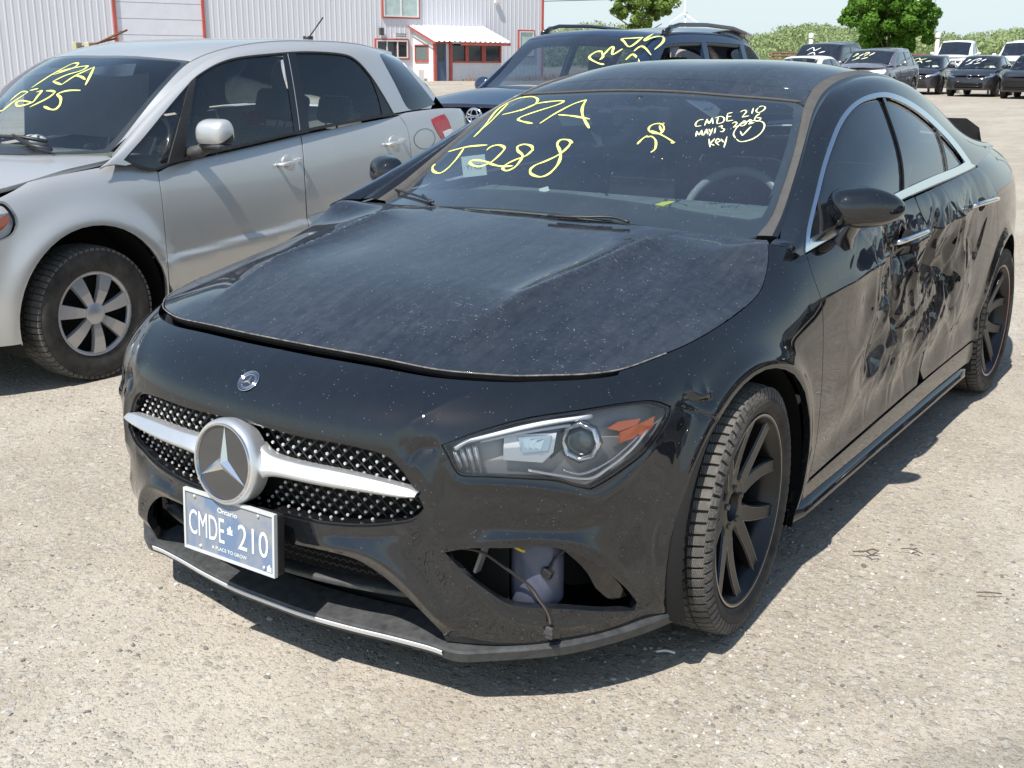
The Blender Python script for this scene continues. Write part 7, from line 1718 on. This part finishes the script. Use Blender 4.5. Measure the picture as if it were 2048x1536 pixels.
# porch
POR = empty('porch_cabin', tuple(BA), 0, 'small white porch with red framed door and three windows on the workshop front', 'porch')
tP = wpt(1002, 120, 0)[0]; zE = wpt(868, 79, 0)[1]; zB = wpt(868, 57, 0)[1]+.12
dx0, dx1 = wpt(872, 120, 0)[0], wpt(899, 120, 0)[0]
ws_ = [(wpt(p0, 100, 0)[0], wpt(p1, 100, 0)[0]) for p0, p1 in ((904, 930), (936, 963), (970, 999))]; wz0, wz1 = wpt(930, 119, 0)[1], wpt(930, 91, 0)[1]
mb = MB(); ribs(dx1+.12, tP, -.2, wz0-.08, 0, mb=mb); ribs(dx1+.12, tP, wz1+.08, zE, 0, mb=mb)
prev = dx1+.12
for (p, q) in ws_+[(tP, tP)]:
    if p > prev: mb.add([(prev, 0, wz0-.08), (p, 0, wz0-.08), (p, 0, wz1+.08), (prev, 0, wz1+.08)], [(0, 1, 2, 3)])
    prev = q
mb.add([(tP, 0, -.2), (tP, PE, -.2), (tP, PE, zB), (tP, 0, zE)], [(0, 1, 2, 3)]); mb.add([(0, 0, zE), (dx0-.1, 0, zE), (dx0-.1, 0, -.2), (0, 0, -.2)], [(0, 1, 2, 3)])
mb.add([(0, 0, zE), (dx1+.15, 0, zE), (dx1+.15, 0, wpt(880, 85, 0)[1]), (0, 0, wpt(880, 85, 0)[1])], [(0, 1, 2, 3)]); bput(mb).build('front_wall', M['cladding'], POR)
# side wall facing the sun, with its window
sw0 = PE*.28; sw1 = PE*.88; sz0, sz1 = wz0-.06, wz1-.02
mb = MB()
for (y0, y1, z0, z1) in ((0, PE, -.2, sz0), (0, sw0, sz0, sz1), (sw1, PE, sz0, sz1)): mb.add([(0, y0, z0), (0, y1, z0), (0, y1, z1), (0, y0, z1)], [(0, 1, 2, 3)])
mb.add([(0, 0, sz1), (0, PE, sz1), (0, PE, zB), (0, 0, zE)], [(0, 1, 2, 3)]); bput(mb).build('side_wall', M['sunlit_cladding'], POR)
mb = MB(); mb.box(-.05, .03, sw0-.05, sw1+.05, sz0-.09, sz0); mb.box(-.05, .03, sw0-.05, sw0, sz0, sz1); mb.box(-.05, .03, sw1, sw1+.05, sz0, sz1); mb.box(-.05, .03, sw0-.05, sw1+.05, sz1, sz1+.05); f = bput(mb).build('window', M['trim_red'], POR)
mb = MB(); mb.box(.0, .012, sw0, sw1, sz0, sz1); bput(mb).build('pane', M['cabin_grey'], f)
for (p, q) in ws_:
    mb = MB(); mb.box(p-.10, p, -.06, .02, wz0-.08, wz1+.02); mb.box(q, q+.10, -.06, .02, wz0-.08, wz1+.02); mb.box(p-.10, q+.10, -.062, .022, wz0-.16, wz0-.08); f = bput(mb).build('window', M['trim_red'], POR)
    mb = MB(); mb.box(p, q, .01, .02, wz0-.08, wz1+.08); bput(mb).build('pane', M['window_dark'], f)
zd = wpt(885, 87, 0)[1]
mb = MB(); mb.box(dx0-.14, dx0, -.07, .05, -.1, zd+.12); mb.box(dx1, dx1+.14, -.07, .05, -.1, zd+.12); mb.box(dx0, dx1, -.068, .048, zd, zd+.12); dr = bput(mb).build('door_frame', M['trim_red'], POR)
mb = MB(); mb.box(dx0, dx1-.18, .03, .08, -.1, zd*.52); mb.box(dx0, dx0+.12, .03, .08, zd*.52, zd); mb.box(dx1-.30, dx1-.18, .03, .08, zd*.52, zd); d_ = bput(mb).build('door', M['door_blue'], POR)
mb = MB(); mb.box(dx0+.12, dx1-.30, .05, .06, zd*.52, zd); bput(mb).build('door_pane', M['window_dark'], d_); mb = MB(); mb.box(dx1-.18, dx1, .05, .10, -.1, zd); bput(mb).build('door_reveal', M['cladding'], d_)
mb = MB(); G = []; t = -.25
while t < tP+.3:
    for a, d in ((0, 0), (.16, 0), (.20, .05), (.28, .05), (.32, 0)): G.append([(t+a, -.45, zE-.10+d), (t+a, PE, zB+.05+d)])
    t += .32
mb.grid(np.array(G), smooth=False); bput(mb).build('roof', M['roof_sheet'], POR)
mb = MB(); mb.box(dx1+.4, tP+.3, -.43, -.38, zE-.26, zE-.12); mb.box(-.28, -.22, -.42, PE, zE-.05, zE-.0, M=None) if False else None
mb.add([(-.27, -.45, zE-.22), (-.27, PE, zB-.06), (-.27, PE, zB+.05), (-.27, -.45, zE-.10)], [(0, 1, 2, 3)]); bput(mb).build('fascia', M['trim_red'], POR)
mb = MB(); mb.box(-.6, -.25, .5, .9, -.0, .55, ch=.02); o = bput(mb).build('drum', M['frame_white']); o.location = tuple(BA); setp(o, 'small pale bin standing against the sunlit side of the porch', 'bin')
# orange weeds along the porch
rr_ = np.random.RandomState(8); mb = MB()
for k in range(900):
    t = 1.5+rr_.rand()*11; y = -.25-rr_.rand()**2*1.0; h_ = .10+.35*rr_.rand()*min(1, (t-1)/5); a = rr_.rand()*PI; c_, s_ = math.cos(a)*.04, math.sin(a)*.04; lx = (rr_.rand()-.5)*.2
    mb.add([(t-c_, y-s_, -.05), (t+c_, y+s_, -.05), (t+lx, y, h_)], [(0, 1, 2)])
t_ = NT('dry_weed'); b = t_.bsdf(t_.mix(t_.noise(t_.obj(), 3), (.42, .16, .07), (.30, .24, .10)), .9); t_.done(b.outputs[0])
o = bput(mb).build('dry_weeds', M['dry_weed']); o.location = tuple(BA); setp(o, 'orange dry weeds along the foot of the porch', 'weeds', kind='stuff')
# ================================================================ trees
def leaf_mat(name, c1, c2, tr=.35):
    t = NT(name); o = t.obj(); n = t.noise(o, 1.1, 3); i = t.n('ShaderNodeObjectInfo')
    c = t.mix(t.ramp(n, [(.3, 0.), (.7, 1.)]), c1, c2); d = t.n('ShaderNodeBsdfDiffuse'); t.l(c, d.inputs[0]); tl = t.n('ShaderNodeBsdfTranslucent'); t.l(c, tl.inputs[0]); t.done(t.mixs(tr, d.outputs[0], tl.outputs[0]))
leaf_mat('leaf_green', (.075, .17, .025), (.16, .30, .055)); leaf_mat('leaf_light', (.16, .25, .06), (.24, .33, .09)); leaf_mat('leaf_hazed', (.24, .31, .14), (.33, .40, .20)); simple('bark', (.10, .075, .055), .9, var=.3, sc=10)  # woodland leaves: spring green, paled further to imitate distance haze
def leaves(cl, n, size, rng):
    V = []; 
    for (c_, r_) in cl:
        d = rng.normal(size=(n, 3)); d /= np.linalg.norm(d, axis=1)[:, None]; p = np.array(c_)+d*(np.array(r_)*(.55+.5*rng.rand(n, 1)**.5))
        u = rng.normal(size=(n, 3)); u /= np.linalg.norm(u, axis=1)[:, None]; w_ = np.cross(u, d+.3*rng.normal(size=(n, 3))); w_ /= np.linalg.norm(w_, axis=1)[:, None]+1e-9
        s_ = size*(.6+.8*rng.rand(n, 1)); V.append(np.stack([p-u*s_, p-w_*s_*.6, p+u*s_, p+w_*s_*.6], 1))
    V = np.concatenate(V).reshape(-1, 3); F = np.arange(len(V)).reshape(-1, 4); return V, F
def tree(name, px, D, z0, z1, wid, label, leafm, n=70, ncl=60, seed=1, size=.10, group=None):
    rng = np.random.RandomState(seed); x, y, z = locg(px, D); root = empty(name, (x, y, z), 0, label, 'tree', group)
    mb = MB(); H = z1*.9; P0 = [(0, 0, -.1), (.05, .02, z0*.6), (.0, .0, z0), (.06, -.05, H*.7), (0, 0, H)]; mb.tube(spline(P0, 4), [.17*(1-.9*k/16) for k in range(17)], 8)
    tips = []
    for k in range(14):
        h0 = z0*.75+(H-z0)*.75*rng.rand(); a = rng.rand()*2*PI; L = wid*.42*(.6+.5*rng.rand()); e = (L*math.cos(a), L*math.sin(a), h0+L*.7); mb.tube(spline([(0, 0, h0), (e[0]*.4, e[1]*.4, h0+L*.35), e], 4), [.06-.005*i for i in range(9)], 5)
    recalc(mb.build('trunk', M['bark'], root))
    cl = []; zc = (z0+z1)/2; hz = (z1-z0)/2
    for k in range(ncl):
        d = rng.normal(size=3); d /= np.linalg.norm(d); q = (.25+.7*rng.rand()**.6); f = 1-.25*max(0, d[2]); cl.append(((d[0]*wid/2*q*f, d[1]*wid/2*q*f, zc+d[2]*hz*q), np.array([.34, .34, .26])*wid/5*(.7+.7*rng.rand())))
    V, F = leaves(cl, n, size, rng); me = bpy.data.meshes.new('crown'); me.from_pydata(V.tolist(), [], F.tolist()); me.materials.append(M[leafm]); me.update(); link(bpy.data.objects.new('crown', me), root); return root
tree('maple_tree', 1770, 74, 1.0, 7.4, 5.9, 'dense green broadleaf tree standing alone behind the far row of cars', 'leaf_green', n=240, ncl=170, seed=4, size=.11)
tree('young_tree', 1279, 70, 2.4, 7.4, 4.4, 'lighter open crowned tree rising behind the roof of the dark blue utility car', 'leaf_light', n=120, ncl=100, seed=9, size=.10)
def wood():
    rng = np.random.RandomState(21); cl = []; tr = MB()
    for k in range(430):
        px = 1080+rng.rand()*1150; D = 190+rng.rand()**.8*190; v = ray(px, 150); v = v/np.hypot(v[0], v[1]); x, y = CX+v[0]*D, CY+v[1]*D
        h = (58+7*math.sin(px*.012)+6*math.sin(px*.031+2)+8*rng.rand())/2269*D*(.86 if D < 260 else 1.0); w_ = 3.0+3*rng.rand()
        for j in range(4): cl.append(((x+(rng.rand()-.5)*w_, y+(rng.rand()-.5)*w_, h*(.28+.2*j)+.3), np.array([w_*.75, w_*.75, h*.20+.8])*(1-.12*j)))
    V, F = leaves(cl, 120, .30, rng); me = bpy.data.meshes.new('distant_wood'); me.from_pydata(V.tolist(), [], F.tolist()); me.materials.append(M['leaf_hazed']); me.update()
    o = bpy.data.objects.new('distant_wood', me); link(o); setp(o, 'spring green woodland, colour paled for haze, along the horizon on the right', 'woodland', kind='stuff')
wood()
tt = NT('field_grass'); b = tt.bsdf(tt.mix(tt.noise(tt.obj(), .8, 6, .7), (.10, .14, .04), (.20, .22, .09)), .95); tt.done(b.outputs[0])
mb = MB(); vs = []
for D, z in ((66, .17), (420, .25)):
    for px in (1140, 1400, 1700, 2000, 2500): v = ray(px, 150); v = v/np.hypot(v[0], v[1]); vs.append((CX+v[0]*D, CY+v[1]*D, z+.15))
mb.add(vs, [(i, i+1, i+6, i+5) for i in range(4)]); setp(mb.build('field', M['field_grass']), kind='structure')
# ================================================================ yard fittings
simple('pipe_white', (.60, .60, .58), .5, var=.1); simple('pipe_brown', (.16, .07, .05), .8); simple('post_wood', (.42, .40, .28), .85, var=.2, sc=8); simple('cable_black', (.03, .03, .035), .6); simple('turbine_white', (.8, .8, .8), .5)
FN = empty('pipe_rail', locg(1900, 50), 0, 'white pipe rail on posts behind the far row of cars', 'fence'); o_ = np.array(FN.location)
mb = MB(); P = [np.array(locg(px, 50)) + [0, 0, 1.27] - o_ for px in (1790, 1860, 1920, 1980, 2060, 2150)]; mb.tube(P, .055, 8); mb.build('rail', M['pipe_white'], FN)
for p in P[1:]: mb = MB(); mb.tube([p-[0, 0, 1.4], p+[0, 0, .02]], .05, 8); mb.build('post', M['pipe_white'], FN)
BN = empty('board_fence', locg(1800, 88), 0, 'low brown fence line in front of the woodland', 'fence'); o_ = np.array(BN.location)
P = [np.array(locg(px, 88))-o_ for px in range(1540, 2200, 55)]; mb = MB()
for dz in (.55, .85, 1.05): mb.tube([p+[0, 0, dz+.6] for p in P], .06, 5)
mb.build('rail', M['pipe_brown'], BN)
for p in P: mb = MB(); mb.tube([p-[0, 0, .2], p+[0, 0, 1.7]], .07, 5); mb.build('post', M['pipe_brown'], BN)
for px, y0, lab in ((1617, 66, 'white pole with a cap left of the broadleaf tree'), (1868, 66, 'white pole with a cap right of the broadleaf tree')):
    x, y, z = locg(px, 78); h = CZ+(117-y0)/FPX*78-z; mb = MB(); mb.tube([(0, 0, 0), (0, 0, h)], .13, 10); mb.lathe([(h-.25, .17), (h, .17), (h+.06, .10), (h+.07, .0)], 12, 'Z'); o = mb.build('vent_pole', M['pipe_white']); o.location = (x, y, z); setp(o, lab, 'pole')
# two posts with rusty rods behind the hatchback
x, y, z = locg(165, 15.5); RK = empty('post_rack', (x, y, 0), 0, 'pair of pale square posts with rusty rods behind the silver hatchback', 'rack'); o_ = np.array(RK.location)
for px in (153, 178): P = on(px, 84, 1, y+ (0 if px < 160 else .05))-o_; mb = MB(); mb.box(P[0]-.045, P[0]+.045, P[1]-.045, P[1]+.045, 0, P[2], ch=.008); mb.build('post', M['post_wood'], RK)
for (a, b_) in (((158, 95), (232, 77)), ((183, 92), (254, 60)), ((160, 110), (262, 90)), ((183, 93), (243, 63))):
    mb = MB(); mb.tube([on(*a, 1, y)-o_, on(*b_, 1, y+.1)-o_], .012, 6); mb.build('rod', M['rust_brown'], RK)
for pz in (.5, .9): mb = MB(); mb.tube([on(150, 90, 1, y)*[1, 1, 0]+[0, 0, pz]-o_*[1, 1, 0], on(262, 90, 1, y)*[1, 1, 0]+[0, 0, pz]-o_*[1, 1, 0]], .02, 6); mb.build('rod', M['rust_brown'], RK)
# wires, poles, turbine
def polew(px, D, h, lab): x, y, z = locg(px, D); mb = MB(); mb.tube([(0, 0, -.2), (0, 0, h)], [.16, .11], 8); mb.box(-1.0, 1.0, -.06, .06, h-.6, h-.45); o = mb.build('utility_pole', M['bark']); o.location = (x, y, z); setp(o, lab, 'pole'); return Vector((x, y, z+h-.4))
D1, D2 = 105, 62; pa, pb = polew(900, D1, 6.2, 'wooden pole behind the workshop carrying the overhead cable'), polew(2330, D2, 5.3, 'wooden pole beyond the right edge carrying the overhead cable')
mb = MB(); q = [pa+(pb-pa)*t+Vector((0, 0, -1.0*math.sin(PI*t)*.12)) for t in np.linspace(0, 1, 24)]; mb.tube(q, .028, 5); o = mb.build('overhead_cable', M['cable_black']); setp(o, 'thin black overhead cable crossing the sky', 'cable')
x, y, z = locg(1366, 1150); TB = empty('wind_turbine', (x, y, 0), 0, 'tiny white wind turbine on the horizon above the dark blue utility car', 'wind turbine')
hz_ = CZ+(120-32)/FPX*1150; mb = MB(); mb.tube([(0, 0, 0), (0, 0, hz_)], [1.4, .8], 10); mb.build('tower', M['turbine_white'], TB)
mb = MB(); mb.box(-1, 1, -2.5, 2.5, hz_-1, hz_+1.2, ch=.3); mb.build('nacelle', M['turbine_white'], TB)
for k in range(3):
    a = .02+2*PI*k/3; mb = MB(); d = Vector((math.sin(a), 0, math.cos(a))); n_ = Vector((math.cos(a), 0, -math.sin(a))); b0 = Vector((0, -3, hz_)); vs = [b0-n_*.5, b0+n_*.6, b0+d*4+n_*1.1, b0+d*17.5+n_*.15, b0+d*17.5-n_*.15, b0+d*4-n_*.5]; vs2 = [v+Vector((0, .4, 0)) for v in vs]
    mb.add(vs+vs2, [(0, 1, 2, 3, 4, 5), (11, 10, 9, 8, 7, 6)]+[(i, i+6, (i+1) % 6+6, (i+1) % 6) for i in range(6)]); mb.build('blade', M['turbine_white'], TB)
# bent black plastic panel behind the tail
bp = [on(q[0], q[1], 1, 4.0) for q in ((1880, 240), (1897, 236), (1932, 237), (1954, 256), (1962, 289), (1959, 312))]
mb = MB(); g = []
for t_, (p, dy) in enumerate(zip(bp, (0, .0, .02, .05, .02, 0))):
    g.append([(p[0], 4.0+dy, p[2]), (p[0]-.01, 4.02+dy, p[2]-.12), (p[0]-.03, 3.99+dy, max(.0, p[2]-.5)), (p[0]-.06, 4.05, 0.0)])
g = np.array(g); mb.grid(g, smooth=False); mb.grid(g+[-.01, .02, 0], flip=True, smooth=False); o = mb.build('plastic_panel', M['black_plastic']); recalc(o); setp(o, 'bent black plastic panel standing behind the tail of the black saloon', 'car part')
# litter on the gravel
def twig(name, px, py, pts, r_, mat, lab, cat='twig'):
    p = on(px, py, 2, .012); mb = MB()
    for s_ in pts: mb.tube(spline([(a, b, c_) for a, b, c_ in s_], 4), r_, 5)
    o = mb.build(name, M[mat]); o.location = tuple(p); setp(o, lab, cat)
twig('twig', 1742, 1112, [[(-.055, 0, 0), (-.02, .01, .006), (.0, 0, .004), (.02, -.006, .008)], [(-.02, .01, .006), (-.005, .03, .01), (.012, .035, .004)], [(.0, 0, .003), (.012, .012, .01)]], .0022, 'bark', 'forked dry twig on the gravel right of the front wheel')
twig('twig', 1822, 1102, [[(-.03, 0, 0), (0, .006, .004), (.035, 0, 0)], [(0, .006, .004), (.01, .03, .0)]], .0016, 'bark', 'small thin twig on the gravel, right of the forked twig')
twig('twig', 1975, 1190, [[(-.03, 0, 0), (0, .01, .004), (.03, .03, 0)]], .002, 'bark', 'short twig near the right edge of the gravel')
twig('wood_chip', 1332, 1304, [[(-.022, -.012, 0), (0, 0, .004), (.022, .006, .002)]], .0035, 'paper', 'white splinter lying in the shadow below the front wheel', 'splinter')
# car standing beyond the right edge, seen only as a reflection in the doors and windows
RFX = dict(MAZ); RFX.update(paint='grey_paint', h=.10, L=4.6, zr=1.6)
RF2 = dict(GSV); RF2.update(paint='dark_paint', h=.10)
gcar('utility_car', (4.15, 6.3, 0), 0, 'dark utility car right of the saloon, second in its row, seen only mirrored', RF2)
gcar('utility_car', (4.3, 12.0, 0), 0, 'grey utility car at the far end of the mirrored row', dict(RF2, paint='grey_paint', zr=1.8))
r_ = gcar('parked_car', (4.35, .7, 0), 0, 'grey car parked to the right of the black saloon, seen mirrored in its doors', RFX)[0]
